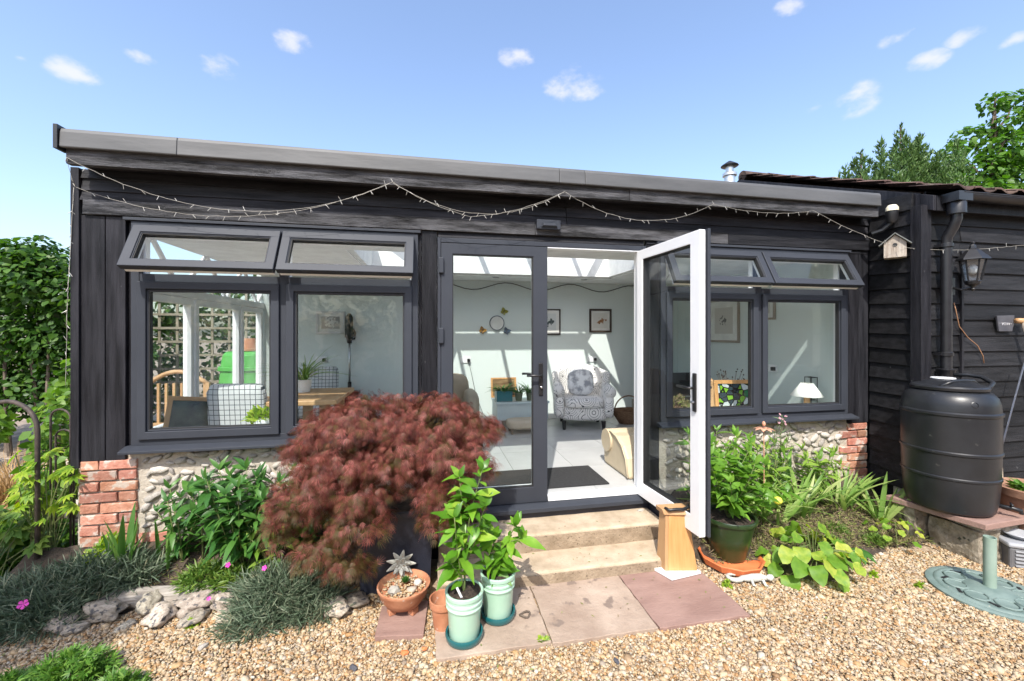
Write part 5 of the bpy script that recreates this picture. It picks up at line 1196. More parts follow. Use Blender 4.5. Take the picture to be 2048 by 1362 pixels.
# ---- wooden door prop
dp = thing('door_prop', 'tapered pine wood box on a white board propping the door open', 'door stop', (1.70,2.66,.03))
obj('base_board', MB().hexa([(1.525,2.74,.03),(1.60,2.55,.03),(1.845,2.585,.03),(1.77,2.78,.03),(1.525,2.74,.048),(1.60,2.55,.048),(1.845,2.585,.048),(1.77,2.78,.048)]), MAT['white'], dp, bevel=.002)
obj('tapered_box', MB().hexa([(1.622,2.63,.05),(1.822,2.592,.05),(1.80,2.74,.05),(1.615,2.76,.05),(1.640,2.65,.43),(1.775,2.625,.43),(1.77,2.73,.43),(1.632,2.745,.43)]), MAT['pine'], dp, bevel=.003)
obj('corner_strip', MB().hexa([(1.60,2.635,.05),(1.6215,2.630,.05),(1.6145,2.745,.05),(1.60,2.745,.05),(1.617,2.655,.43),(1.6395,2.65,.43),(1.6315,2.735,.43),(1.617,2.735,.43)]), MAT['wood'], dp, bevel=.002)
obj('top_block', MB().hexa([(1.60,2.645,.432),(1.80,2.60,.432),(1.80,2.74,.432),(1.60,2.75,.432),(1.59,2.655,.468),(1.79,2.62,.468),(1.79,2.73,.468),(1.59,2.74,.468)]), MAT['wood'], dp, bevel=.004)
obj('strap', MB().tube([(1.615,2.66,.474),(1.63,2.63,.470),(1.68,2.622,.474),(1.73,2.618,.472),(1.77,2.63,.478),(1.80,2.66,.50),(1.82,2.69,.492)], .011, 6), MAT['black'], dp, smooth=True)
# ---- white lizard ornament by the saucer
lz = thing('lizard_ornament', 'white cast lizard ornament with curled tail beside the orange saucer', 'ornament', (2.1,2.48,0))
tail = [(2.10+.075*(1-.03*k)*math.cos(2.2+k*.42)-.02, 2.50+.05*math.sin(2.2+k*.42), .03) for k in range(11)]
tail = [(2.045+.055*math.cos(a)*(1-.045*k), 2.515+.045*math.sin(a)*(1-.045*k), .028) for k, a in enumerate([5.6-.55*k for k in range(10)])]
body = [(2.24,2.44,.04),(2.205,2.452,.042),(2.16,2.465,.036),(2.115,2.475,.032)]+tail
obj('body', MB().tube(body, [.014,.024,.027,.022]+[.018-.0012*k for k in range(10)], 10), WHITEORN, lz, smooth=True)
m = MB(); blob(m, (2.258,2.432,.045), (.03,.021,.02), seed=3, amp=.15, sub=2); obj('head', m, WHITEORN, lz, smooth=True)
for p, q in [((2.205,2.45,.03),(2.20,2.405,.012)),((2.20,2.46,.03),(2.225,2.51,.012)),((2.135,2.47,.03),(2.125,2.425,.012)),((2.13,2.475,.03),(2.15,2.525,.012))]:
    obj('leg', MB().tube([p, ((p[0]+q[0])/2, (p[1]+q[1])/2, .03), q, (q[0]+.015,q[1]-.004,.01)], [.011,.010,.009,.007], 7), WHITEORN, lz, smooth=True)
# ---- rusty metal flower on a stake
rf = thing('flower_stake', 'rusty metal flower on a stake in front of the right window', 'ornament', (2.73,3.0,.2))
RUST = M('pale_rust', (.48,.23,.14), (.60,.33,.22), rough=.8, scale=15, bump=.2)
obj('stake', MB().tube([(2.73,3.0,.15),(2.725,3.0,.90)], .004, 6), RUST, rf)
for k in range(8):
    a = k*math.pi/4
    V, F = bulk([(0,0,0)], [(math.cos(a), math.sin(a), .35)], [(0,0,1)], .075, .05, dense(OVAL, 6), bend=.5, fold=.2)
    o = obj('petal', npmesh('petal', V, F, RUST), None, rf, T(2.725,3.0,.905)); md = o.modifiers.new('solid', 'SOLIDIFY'); md.thickness = .002
m = MB(); blob(m, (2.725,3.0,.945), (.014,.014,.022), amp=.1, sub=2); obj('bird_finial', m, RUST, rf, smooth=True)
# ---- wall box and security lamp
o = thing('wall_vent_box', 'dark grey box with hooded slot on the boards above the doors', 'vent', (.937,3.25,2.57))
obj('box', MB().box(.838,1.036,3.225,3.268,2.533,2.610), GRY, o, bevel=.006)
obj('hood', MB().hexa([(.885,3.200,2.556),(.995,3.200,2.556),(1.010,3.224,2.544),(.870,3.224,2.544),(.890,3.202,2.574),(.985,3.202,2.574),(.995,3.224,2.584),(.88,3.224,2.584)]), GRY, o, bevel=.003)
o = thing('security_lamp', 'small black security lamp with cream top under the roof corner', 'lamp', (4.12,3.06,2.8))
CREAM = M('cream_plastic', (.66,.61,.46), rough=.5)
obj('cap', MB().lathe([(0,.055),(.03,.052),(.045,.03),(.047,.0),(0,0)][::-1], 20, (4.09,3.03,2.80)), CREAM, o, auto=40)
obj('body', MB().lathe([(.03,-.11),(.042,-.09),(.046,-.002),(0,-.002)], 20, (4.09,3.03,2.80)), MAT['black'], o, auto=40)
obj('arm', MB().tube([(4.09,3.03,2.70),(4.06,3.09,2.64),(4.02,3.15,2.62)], .018, 8), MAT['black'], o)
# ---- bird box
bb = thing('bird_box', 'weathered wooden bird box with slate roof on the shed return wall', 'bird box', (4.06,3.03,2.4))
GREYWOOD = M('silvered_timber', (.26,.21,.17), (.45,.40,.34), rough=.85, scale=5, stretch=(8,8,.8), bump=.4, bscale=14)
SLATEROOF = M('grey_slate_sheet', (.10,.105,.10), (.17,.175,.165), rough=.7, scale=8, bump=.3)
mwb = T(4.085,3.0,2.37) @ RZ(-55)
obj('box', MB().prism([(-.075,0),(.075,0),(.075,.13),(0,.20),(-.075,.13)], -.06, .06, 'y'), GREYWOOD, bb, mwb, bevel=.002)
obj('entrance_hole', MB().lathe([(.016,0),(.016,.004)], 16), MAT['rubber'], bb, mwb @ T(0,-.060,.11) @ RX(90))
for s in (-1, 1):
    obj('roof_panel', MB().hexa([(0,-.085,.205),(0,.07,.205),(s*.105,.07,.105),(s*.105,-.085,.105),(0,-.085,.217),(0,.07,.217),(s*.11,.07,.113),(s*.11,-.085,.113)]), SLATEROOF, bb, mwb, bevel=.002)
# ---- wall lantern
wl_ = thing('wall_lantern', 'black six sided wall lantern with clear bulb on the shed', 'lamp', (4.60,2.80,2.2))
LX, LY = 4.49, 2.70
obj('roof', MB().lathe([(.105,.0),(.10,.014),(.04,.085),(.022,.10),(.02,.118),(.01,.135),(0,.138)], 6, (LX,LY,2.315)), MAT['black'], wl_)
obj('finial', MB().lathe([(.006,0),(.016,.008),(.006,.02),(0,.022)], 10, (LX,LY,2.452)), MAT['black'], wl_)
m = MB()
for k in range(6):
    a = 2*math.pi*k/6; m.tube([(LX+.078*math.cos(a),LY+.078*math.sin(a),2.315),(LX+.048*math.cos(a),LY+.048*math.sin(a),2.135)], .006, 5)
    b = 2*math.pi*(k+1)/6
    m.tube([(LX+.048*math.cos(a),LY+.048*math.sin(a),2.135),(LX+.048*math.cos(b),LY+.048*math.sin(b),2.135)], .007, 5)
obj('cage', m, MAT['black'], wl_)
for k in range(6):
    a = 2*math.pi*k/6; b = 2*math.pi*(k+1)/6
    obj('pane', MB().add([(LX+.074*math.cos(a),LY+.074*math.sin(a),2.312),(LX+.074*math.cos(b),LY+.074*math.sin(b),2.312),(LX+.046*math.cos(b),LY+.046*math.sin(b),2.138),(LX+.046*math.cos(a),LY+.046*math.sin(a),2.138)], [(0,1,2,3)]), MAT['lampglass'] if 'lampglass' in MAT else MAT.setdefault('lampglass', glassmat('lamp_glass', (.75,.77,.78), .10)), wl_)
obj('base', MB().lathe([(.05,.0),(.045,-.02),(.02,-.035),(.012,-.05),(.018,-.06),(.008,-.075),(0,-.078)], 12, (LX,LY,2.132)), MAT['black'], wl_)
BULB = M('pale_lamp_bulb', (.62,.66,.68), rough=.2)
m = MB(); blob(m, (LX,LY,2.235), (.032,.032,.045), amp=0, sub=2); obj('bulb', m, BULB, wl_, smooth=True)
obj('bracket', MB().tube([(LX,LY,2.09),(LX-.03,LY+.06,2.07),(LX-.03,SY-.03,2.10)], .010, 7).box(LX-.06,LX+.0,SY-.05,SY-.025,2.03,2.18), MAT['black'], wl_)
# ---- hanging brown wire
tag(obj('dangling_wire', MB().tube([(4.50,2.835,1.965),(4.505,2.825,1.90),(4.55,2.83,1.76),(4.65,2.83,1.66),(4.76,2.83,1.59),(4.83,2.835,1.50),(4.845,2.835,1.43)], .004, 6), M('brown_wire', (.28,.15,.08), rough=.6), smooth=True), 'thin brown wire dangling on the shed boards below the lantern', 'wire')
# ---- slate name plaque (lettering too worn to read clearly)
pq = thing('slate_plaque', 'small dark slate plaque with worn white lettering on the shed', 'sign', (5.07,2.835,1.78))
obj('slate', MB().prism([(4.975,1.855),(5.185,1.86),(5.18,1.78),(5.165,1.745),(5.16,1.715),(5.0,1.715)], 2.822, 2.836, 'y'), SLATE, pq, bevel=.002)
WORN = M('worn_white_letter_paint', (.35,.35,.36), (.62,.62,.63), rough=.7, scale=60)
m = MB()
for p, q in [((5.006,1.789),(5.010,1.786)),((5.030,1.792),(5.038,1.772)),((5.046,1.792),(5.036,1.772)),((5.041,1.782),(5.056,1.780)),((5.056,1.793),(5.076,1.793)),((5.058,1.783),(5.074,1.783)),((5.056,1.772),(5.076,1.773)),((5.084,1.793),(5.092,1.770)),((5.098,1.792),(5.094,1.776)),((5.106,1.792),(5.114,1.772)),((5.122,1.791),(5.116,1.774)),((5.138,1.788),(5.140,1.780))]:
    m.tube([(p[0],2.8205,p[1]),(q[0],2.8205,q[1])], .0022, 5)
obj('worn_lettering', m, WORN, pq)
# ---- water butt on its stand
BUTT = M('black_butt_plastic', (.012,.013,.015), (.019,.0205,.024), rough=.36, scale=5, spec=.45, bump=.04, bscale=60, speck=((.05,.05,.048), 22, .70))
wb = thing('water_butt', 'big black ribbed plastic water butt at the shed corner', 'water butt', (4.04,2.58,.33))
prof = [(0,0),(.27,0),(.300,.02),(.318,.08),(.330,.20),(.332,.245),(.341,.250),(.341,.262),(.334,.268),(.338,.42),(.348,.426),(.348,.440),(.340,.447),(.340,.69),(.350,.697),(.350,.713),(.338,.722),(.334,.77),(.318,.815),(.285,.848),(.26,.858),(0,.865)]
KX, KZ = .83, 1.075; WX, WY, WZ = 4.04, 2.58, .33
prof = [(a*KX, b*KZ) for a, b in prof]
mwB = T(WX,WY,WZ)
obj('barrel', MB().lathe(prof, 64, (0,0,0), cap=False), BUTT, wb, mwB, auto=35)
obj('lid', MB().lathe([(.222,0),(.226,.02),(.216,.032),(.16,.045),(.14,.060),(.09,.068),(0,.070)], 48, (0,0,.93)), BUTT, wb, mwB, auto=35)
obj('lid_rib', MB().tube([(-.19,-.07,.96),(-.10,-.09,.998),(0,-.09,1.003),(.10,-.09,.998),(.19,-.07,.96)], .013, 8), BUTT, wb, mwB, smooth=True)
obj('lid_disc', MB().lathe([(.075,0),(.075,.006),(.07,.009),(0,.009)], 28, (.02,.05,1.004)), MAT['white'], wb, mwB)
obj('blanking_plug', MB().lathe([(.024,0),(.024,.012),(.018,.014),(.016,.010),(0,.010)], 20), BUTT, wb, mwB @ RZ(-28) @ T(0,-.262,.84) @ RX(78))
obj('filler_hose', MB().tube([(4.345,2.74,1.345),(4.40,2.68,1.352),(4.42,2.60,1.34),(4.40,2.52,1.30),(4.33,2.50,1.27),(4.24,2.52,1.25)], .017, 10), BUTT, wb, smooth=True)
obj('tap', MB().tube([(0,-.24,.07),(0,-.33,.07),(.005,-.37,.06),(.005,-.375,.035)], [.014,.014,.016,.012], 10).tube([(-.028,-.325,.095),(.028,-.325,.095)], .008, 8).tube([(0,-.325,.07),(0,-.325,.095)], .008, 8), BUTT, wb, mwB @ RZ(38), smooth=True)
ws = thing('butt_stand', 'rough concrete block plinth topped with red paving slab under the water butt', 'stand', (4.25,2.6,0))
obj('top_slab', MB().hexa([(3.78,2.86,.285),(3.90,2.27,.285),(4.40,2.30,.285),(4.38,2.86,.285),(3.78,2.86,.328),(3.90,2.27,.328),(4.40,2.30,.328),(4.38,2.86,.328)]), MAT['slab_red'], ws, bevel=.005)
CBLOCK = M('mossy_concrete_block', (.16,.13,.09), (.36,.31,.24), rough=.95, scale=14, bump=1, bscale=24, speck=((.05,.05,.03), 12, .60))
def rough_block(x0, x1, y0, y1, z0, z1, seed):
    m = MB()
    bm = bmesh.new(); bmesh.ops.create_cube(bm, size=1); bmesh.ops.subdivide_edges(bm, edges=bm.edges[:], cuts=7, use_grid_fill=True)
    vs_ = [v.co.copy() for v in bm.verts]; fs_ = [tuple(v.index for v in f.verts) for f in bm.faces]; bm.free()
    out = []
    for v in vs_:
        p = Vector((x0+(x1-x0)*(v.x+.5), y0+(y1-y0)*(v.y+.5), z0+(z1-z0)*(v.z+.5)))
        p += Vector((v.x, v.y, v.z))*.05*mnoise.noise(p*9+Vector((seed,0,0)))+Vector((.004*mnoise.noise(p*40), .004*mnoise.noise(p*40+Vector((9,0,0))), 0)); out.append(p)
    m.add(out, fs_); return m
obj('block', rough_block(3.84,4.36,2.68,2.88,-.02,.282, 2), CBLOCK, ws)
obj('block', rough_block(3.95,4.17,2.34,2.66,-.02,.235, 5), CBLOCK, ws)
obj('spacer', MB().box(3.97,4.15,2.33,2.54,.24,.283), MAT['mortar'], ws, bevel=.004)
obj('block', rough_block(4.20,4.36,2.36,2.66,-.02,.282, 8), CBLOCK, ws)
# ---- parasol base
pb = thing('parasol_base', 'round sage green parasol base with upright tube on the gravel', 'parasol base', (3.57,2.06,0))
SAGE = M('sage_green_cast_iron', (.115,.165,.15), (.165,.22,.20), rough=.6, scale=10, bump=.15, speck=((.35,.33,.26), 40, .70))
SAGE2 = M('pale_sage_tube', (.22,.30,.245), (.26,.34,.285), rough=.5, scale=10)
cx, cy_ = 3.57, 2.06
obj('plate', MB().lathe([(0,.0),(.30,.0),(.30,.012),(.285,.02),(.262,.018),(.255,.026),(.235,.028),(.225,.022),(.12,.03),(.10,.04),(.05,.05),(0,.05)], 56, (cx,cy_,.006), cap=False), SAGE, pb, auto=50)
for k in range(8):
    a = 2*math.pi*k/8+.2
    obj('scroll', MB().tube([(cx+.165*math.cos(a)+.055*math.cos(b), cy_+.165*math.sin(a)+.055*math.sin(b), .033) for b in [j*.7 for j in range(10)]], .008, 6), SAGE, pb, smooth=True)
    obj('cutout', MB().box(-.032,.032,-.008,.008,0,.0035), MAT['rubber'], pb, T(cx+.20*math.cos(a+.39), cy_+.20*math.sin(a+.39), .0305) @ RZ(math.degrees(a+.39)+60))
obj('tube', MB().lathe([(.031,0),(.031,.33),(.026,.33),(.026,.28),(0,.28)], 28, (cx,cy_,.045), cap=False), SAGE2, pb, auto=50)
# ---- things at the right edge
tpz = thing('large_terracotta_pot', 'large brown terracotta pot cut by the right edge', 'pot', (4.62,2.36,0))
TERRA2 = M('brown_terracotta', (.20,.10,.06), (.30,.17,.11), rough=.8, scale=8, bump=.15)
obj('pot', MB().lathe([(0,0),(.15,0),(.20,.30),(.215,.40),(.24,.405),(.245,.46),(.225,.465),(.20,.42),(0,.41)], 40, (4.58,2.36,.05), cap=False), TERRA2, tpz, auto=45)
V, F = lobed_mound((4.58,2.36,.47),(.13,.13,.07),120,.06,.02,rs); link('foliage', npmesh('foliage', V, F, LEAF_E), tpz)
tc_ = thing('plastic_tool_case', 'grey plastic case with ribbed side on the gravel at the right edge', 'case', (4.3,2.05,0))
GP = M('grey_case_plastic', (.10,.10,.105), (.13,.13,.135), rough=.5)
GP2 = M('light_grey_case_plastic', (.30,.31,.33), (.34,.35,.37), rough=.45)
mwc = T(4.12,2.28,0) @ RZ(-32)
obj('body', MB().box(0,.55,-.02,.24,.0,.15), GP, tc_, mwc, bevel=.012)
for k in range(5): obj('rib', MB().box(.03,.52,-.028,-.018,.02+.026*k,.030+.026*k), GP2, tc_, mwc)
obj('top', MB().box(-.01,.56,-.03,.25,.15,.185), GP2, tc_, mwc, bevel=.014)
obj('funnel', MB().lathe([(.045,0),(.085,.03),(.092,.035),(.088,.04),(.04,.008),(0,.006)], 28, (0,0,0), cap=False), GP2, tc_, mwc @ T(.12,.10,.185), auto=50)
obj('carry_handle', MB().tube([(.26,.10,.185),(.28,.10,.225),(.45,.10,.225),(.48,.10,.185)], .012, 8), GP2, tc_, mwc, smooth=True)
tag(obj('red_lid', MB().lathe([(0,0),(.05,0),(.055,.02),(.05,.03),(0,.03)], 20, (4.22,2.45,.20), cap=False).lathe([(.03,-.22),(.035,0)], 14, (4.22,2.45,.20)), M('red_plastic', (.5,.01,.03), rough=.35)), 'red capped bottle just visible behind the grey plastic case', 'bottle')
sp = thing('garden_spade', 'garden spade leaning on the shed with its worn wooden handle', 'spade', (5.2,2.6,.3))
obj('shaft', MB().tube([(5.23,2.79,1.80),(5.32,2.71,1.30),(5.42,2.59,.55)], .018, 8), GREYWOOD, sp, smooth=True)
obj('grip', MB().tube([(5.17,2.80,1.81),(5.29,2.795,1.81)], .024, 10), MAT['wood'], sp, smooth=True)
obj('blade', MB().box(5.34,5.52,2.56,2.575,.08,.56), MAT['steel'], sp, bevel=.004)
tag(obj('cane', MB().tube([(5.13,2.72,1.49),(4.70,2.66,.62)], .006, 6), MAT['steel'], None), 'thin grey metal rod leaning between spade and water butt', 'rod')
tag(obj('wooden_offcut', MB().box(0,.07,-.02,.02,0,.62), M('pale_timber', (.55,.46,.34), (.66,.58,.46), rough=.8, stretch=(6,6,.6)), None, T(4.82,2.74,.03) @ RY(-3), bevel=.002), 'pale timber board standing behind the water butt', 'board')
# ---- wire border hoops and garden arch pole at the left edge
IRON = M('rusty_black_iron', (.028,.022,.018), (.07,.05,.04), rough=.7, scale=20)
def hoop(x0, x1, y0, y1, zb, zt, rr, label):
    n = 12; pts = [(x0,y0,zb)]
    for k in range(n+1):
        a = math.pi*(1-k/n); t = (1-math.cos(math.pi*k/n))/2; w = (x1-x0)/2
        pts.append(((x0+x1)/2+w*math.cos(a), y0+(y1-y0)*t, zt-abs(w)*.8+abs(w)*.8*math.sin(a)))
    pts.append((x1,y1,zb)); tag(obj('wire_hoop', MB().tube(pts, rr, 7), IRON, smooth=True), label, 'border hoop', 'iron hoops at the left edge')
hoop(-2.95,-2.50,3.42,3.25,.0,1.25,.014,'thick iron hoop, the tallest, arching in from the left edge')
hoop(-2.60,-2.44,3.48,3.42,.0,1.17,.007,'narrow iron hoop close to the wall corner')
hoop(-2.60,-2.45,3.52,3.46,.0,1.02,.006,'lower small iron hoop inside the narrow one')
tag(obj('garden_cane', MB().tube([(-2.78,3.2,.0),(-2.86,3.2,1.15)], .012, 7), MAT['log']), 'leaning pale bamboo cane at the left edge', 'cane')
tag(obj('garden_cane', MB().tube([(-2.62,3.06,.0),(-2.72,3.08,.95)], .013, 7), IRON), 'dark upright stake at the left edge of the bed', 'stake')
# ---- string lights
WIRE = M('clear_white_cable', (.34,.32,.28), rough=.5); BULBM = M('clear_led_tip', (.42,.41,.38), rough=.25)
bulb_me = MB().tube([(0,0,0),(0,0,-.018)], [.0017,.0015], 5).tube([(0,0,-.018),(0,0,-.032)], [.0022,.0011], 5).mesh('bulb', BULBM)
def strings(label, runs, seed, step=.095, sag_noise=.006, rad=.0012):
    t = thing('string_lights', label, 'fairy lights', runs[0][0], 'fairy lights strung along the front'); r_ = random.Random(seed)
    for a, b, sag in runs:
        a, b = Vector(a), Vector(b); L_ = (b-a).length; n = max(8, int(L_/.05)); pts = []
        for k in range(n+1):
            t_ = k/n; p = a.lerp(b, t_); p.z -= sag*4*t_*(1-t_); p += Vector((0, r_.uniform(-1,1)*.002, r_.uniform(-1,1)*sag_noise*.5)); pts.append(p)
        obj('cable', MB().tube(pts, rad, 5), WIRE, t, smooth=True)
        nb = int(L_/step)
        for k in range(nb):
            p = pts[min(n, int((k+.5)/nb*n))]
            obj('bulb', bulb_me, None, t, T(*p) @ RY(r_.choice([-35,30,-20,40,150,10])+r_.uniform(-15,15)) @ RX(r_.uniform(-30,30)))
    return t
F0 = (-2.235,3.105,2.80); H1 = (-.263,3.105,2.785); H2 = (1.028,3.105,2.800); H3 = (2.336,3.105,2.782); H4 = (3.33,3.105,2.782)
strings('fairy lights sagging across the boards over the left window', [(F0, H1, .27),((-2.30,3.262,2.665), H1, .22)], 1)
strings('fairy lights looped twice over the double doors', [(H1, H2, .20),((-.263,3.10,2.78), (.30,3.10,2.565), .03),((.30,3.10,2.565), H2, .04)], 2)
strings('fairy lights sagging behind the open door leaf', [(H2, H3, .18)], 3)
strings('fairy lights in the shallow loop over the right window', [(H3, H4, .045)], 4)
strings('fairy lights running from the roof past the bird box to the right edge', [(H4, (3.98,2.95,2.47), .02),((3.98,2.95,2.47), (4.62,2.62,2.41), .03),((4.62,2.62,2.41), (5.6,2.62,2.60), .03)], 5)
strings('fairy lights hanging down the left corner of the building', [(F0, (-2.30,3.262,2.665), .02),((-2.31,3.262,2.66), (-2.345,3.262,1.9), 0),((-2.345,3.262,1.9), (-2.355,3.262,1.35), 0),((-2.318,3.266,2.55), (-2.352,3.262,1.75), 0)], 6, step=.11)
# boundary planting behind the camera (only reflected in the glass)
hb = []
for k in range(12):
    x = -13+1.2*k; hb.append(((x, -7.5+.3*math.sin(k*2.1), 1.7+.5*math.sin(k*1.3)), (1.1, .9, 1.9+.4*math.sin(k))))
hedge('boundary_hedge', 'dark boundary hedge facing the building, reflected in the left panes', hb, 5200, .22, 61)
# ================================================================== INSIDE THE ROOM
FZ = .382
# ---- patterned armchair
def fabric():
    m, nt, N, L = newmat('scroll_print_fabric')
    out = N('ShaderNodeOutputMaterial'); b = N('ShaderNodeBsdfPrincipled'); L(b.outputs[0], out.inputs[0]); b.inputs['Roughness'].default_value = .9
    tc = N('ShaderNodeTexCoord')
    vo = N('ShaderNodeTexVoronoi'); vo.inputs['Scale'].default_value = 5.2; vo.feature = 'F1'; L(tc.outputs['Object'], vo.inputs['Vector'])
    ml = N('ShaderNodeMath'); ml.operation = 'MULTIPLY'; L(vo.outputs['Distance'], ml.inputs[0]); ml.inputs[1].default_value = 22
    sn = N('ShaderNodeMath'); sn.operation = 'SINE'; L(ml.outputs[0], sn.inputs[0])
    ab = N('ShaderNodeMath'); ab.operation = 'ABSOLUTE'; L(sn.outputs[0], ab.inputs[0])
    l1 = N('ShaderNodeMath'); l1.operation = 'LESS_THAN'; L(ab.outputs[0], l1.inputs[0]); l1.inputs[1].default_value = .24
    nz = N('ShaderNodeTexNoise'); nz.inputs['Scale'].default_value = 3.2; L(tc.outputs['Object'], nz.inputs['Vector'])
    g = N('ShaderNodeMath'); g.operation = 'GREATER_THAN'; L(nz.outputs['Fac'], g.inputs[0]); g.inputs[1].default_value = .44
    a = N('ShaderNodeMath'); a.operation = 'MULTIPLY'; L(l1.outputs[0], a.inputs[0]); L(g.outputs[0], a.inputs[1])
    n2 = N('ShaderNodeTexNoise'); n2.inputs['Scale'].default_value = 24; n2.inputs['Detail'].default_value = 1; L(tc.outputs['Object'], n2.inputs['Vector'])
    g2 = N('ShaderNodeMath'); g2.operation = 'GREATER_THAN'; L(n2.outputs['Fac'], g2.inputs[0]); g2.inputs[1].default_value = .72
    mx0 = N('ShaderNodeMath'); mx0.operation = 'MAXIMUM'; L(a.outputs[0], mx0.inputs[0]); L(g2.outputs[0], mx0.inputs[1])
    mx = N('ShaderNodeMix'); mx.data_type = 'RGBA'; L(mx0.outputs[0], mx.inputs[0]); mx.inputs[6].default_value = (.72,.705,.69,1); mx.inputs[7].default_value = (.05,.055,.065,1)
    L(mx.outputs[2], b.inputs['Base Color']); return m
FAB = fabric()
def cushion(mb, c, rr, p=4, n=20):
    """rounded box"""
    vs_, fs_ = ico(3); out = []
    for v in vs_:
        s = (abs(v.x)**p+abs(v.y)**p+abs(v.z)**p)**(-1/p); out.append((c[0]+v.x*s*rr[0], c[1]+v.y*s*rr[1], c[2]+v.z*s*rr[2]))
    return mb.add(out, fs_)
mwa = T(2.12,5.64,FZ) @ RZ(-14) @ SC(.92,.92,.94)
arm = thing('armchair', 'armchair in scroll print fabric against the back wall', 'armchair', mw=mwa)
obj('seat_base', cushion(MB(), (0,0,.24), (.36,.36,.11), 8), FAB, arm, mwa, smooth=True)
obj('seat_cushion', cushion(MB(), (0,-.05,.39), (.30,.36,.075), 6), FAB, arm, mwa, smooth=True)
m = MB()
def backf(a, b):
    th = math.pi*(a*1.2-.1); z = .25+.66*b-.10*b*abs(math.cos(th))**2
    fl = 1+.12*b; return (-.36*fl*math.cos(th)*(1 if True else 0), .10+.27*fl*math.sin(th), z+.0)
m.grid(backf, 24, 8); o = obj('backrest', m, FAB, arm, mwa, smooth=True); md = o.modifiers.new('solid','SOLIDIFY'); md.thickness = .11; md.offset = 0
md = o.modifiers.new('bevel','BEVEL'); md.width = .045; md.segments = 4; md.angle_limit = R(60)
for s in (-1,1):
    obj('armrest', cushion(MB(), (s*.36,-.10,.37), (.075,.30,.20), 5).tube([(s*.37,-.40,.555),(s*.37,.18,.60)], [.085,.075], 16), FAB, arm, mwa, smooth=True)
for sx in (-1,1):
    for sy in (-1,1): obj('leg', MB().lathe([(.022,0),(.034,.13)], 10, (sx*.29,sy*.29,0)), MAT['black'], arm, mwa)
CUSH = M('grey_print_cushion', (.30,.31,.34), (.72,.73,.74), rough=.9, scale=9, mid=(.4,.55))
cu_ = thing('cushion', 'pale grey square cushion propped on the armchair', 'cushion', (2.10,5.52,.85))
obj('pad', cushion(MB(), (0,0,0), (.20,.075,.20), 3.2), CUSH, cu_, mwa @ T(-.02,-.02,.66) @ RX(-14), smooth=True)
# ---- chest with plants
CH = thing('blanket_chest', 'pale blue painted chest against the back wall', 'chest', (1.2,5.85,FZ))
BLUE = M('pale_blue_paint', (.46,.56,.60), (.50,.60,.64), rough=.5)
obj('body', MB().box(.90,1.62,5.62,6.10,.50,.72), BLUE, CH, bevel=.004); obj('lid', MB().box(.885,1.635,5.60,6.11,.722,.75), BLUE, CH, bevel=.004)
for x in (.93,1.56):
    for y in (5.65,6.04): obj('leg', MB().box(x,x+.035,y,y+.035,FZ,.50), BLUE, CH)
fs = thing('footstool', 'low beige upholstered footstool in front of the pale blue chest', 'stool', (1.2,5.35,FZ))
BEIGE = M('beige_upholstery', (.46,.39,.30), (.52,.45,.36), rough=.9)
obj('seat', cushion(MB(), (1.22,5.42,.50), (.22,.15,.06), 6), BEIGE, fs, smooth=True)
for sx in (-.17,.17):
    for sy in (-.1,.1): obj('leg', MB().lathe([(.015,0),(.022,.07)], 8, (1.22+sx,5.42+sy,FZ)), MAT['bark'], fs)
TEALB = M('teal_metal', (.01,.14,.17), (.015,.17,.20), rough=.4)
tb = thing('planter_box', 'teal box planter on the left of the chest', 'planter', (1.0,5.75,.75))
obj('box', MB().box(.90,1.12,5.66,5.86,.752,.895), TEALB, tb, bevel=.003)
V, F = blades((1.0,5.76,.88), 60, .16, .02, rs, 1.2, (.4,1.0), .08); link('foliage', npmesh('foliage', V, F, LEAF_P), tb)
GLZ = M('olive_pot', (.10,.12,.07), rough=.4)
for i, (x, s, lab) in enumerate([(1.22,.06,'olive pot plant beside the teal box on the chest'),(1.38,.055,'small glass jar plant at the right end of the chest')]):
    q = thing('house_plant', lab, 'plant', (x,5.72,.75)); obj('pot', MB().lathe([(0,0),(s*.7,0),(s,.11),(s*.85,.11),(0,.1)], 20, (x,5.72,.752), cap=False), GLZ, q, auto=40)
    V, F = blades((x,5.72,.85), 40, .17, .016, rs, 1.1, (.4,1.0), .04); link('foliage', npmesh('foliage', V, F, LEAF_P), q)
# ---- framed pictures
def artmat(name, bg, ink, scale, thr):
    m, nt, N, L = newmat(name); out = N('ShaderNodeOutputMaterial'); b = N('ShaderNodeBsdfPrincipled'); L(b.outputs[0], out.inputs[0]); b.inputs['Roughness'].default_value = .4
    tc = N('ShaderNodeTexCoord'); nz = N('ShaderNodeTexNoise'); nz.inputs['Scale'].default_value = scale; nz.inputs['Detail'].default_value = 3; L(tc.outputs['Object'], nz.inputs['Vector'])
    ln = N('ShaderNodeVectorMath'); ln.operation = 'LENGTH'; L(tc.outputs['Object'], ln.inputs[0])
    mr = N('ShaderNodeMapRange'); mr.inputs[1].default_value = .05; mr.inputs[2].default_value = .13; mr.inputs[3].default_value = .12; mr.inputs[4].default_value = -.2; L(ln.outputs[1], mr.inputs[0])
    ad = N('ShaderNodeMath'); ad.operation = 'ADD'; L(nz.outputs['Fac'], ad.inputs[0]); L(mr.outputs[0], ad.inputs[1])
    g = N('ShaderNodeMapRange'); g.inputs[1].default_value = thr; g.inputs[2].default_value = thr+.05; L(ad.outputs[0], g.inputs[0])
    mx = N('ShaderNodeMix'); mx.data_type = 'RGBA'; L(g.outputs[0], mx.inputs[0]); mx.inputs[6].default_value = (*bg,1); mx.inputs[7].default_value = (*ink,1); L(mx.outputs[2], b.inputs['Base Color']); return m
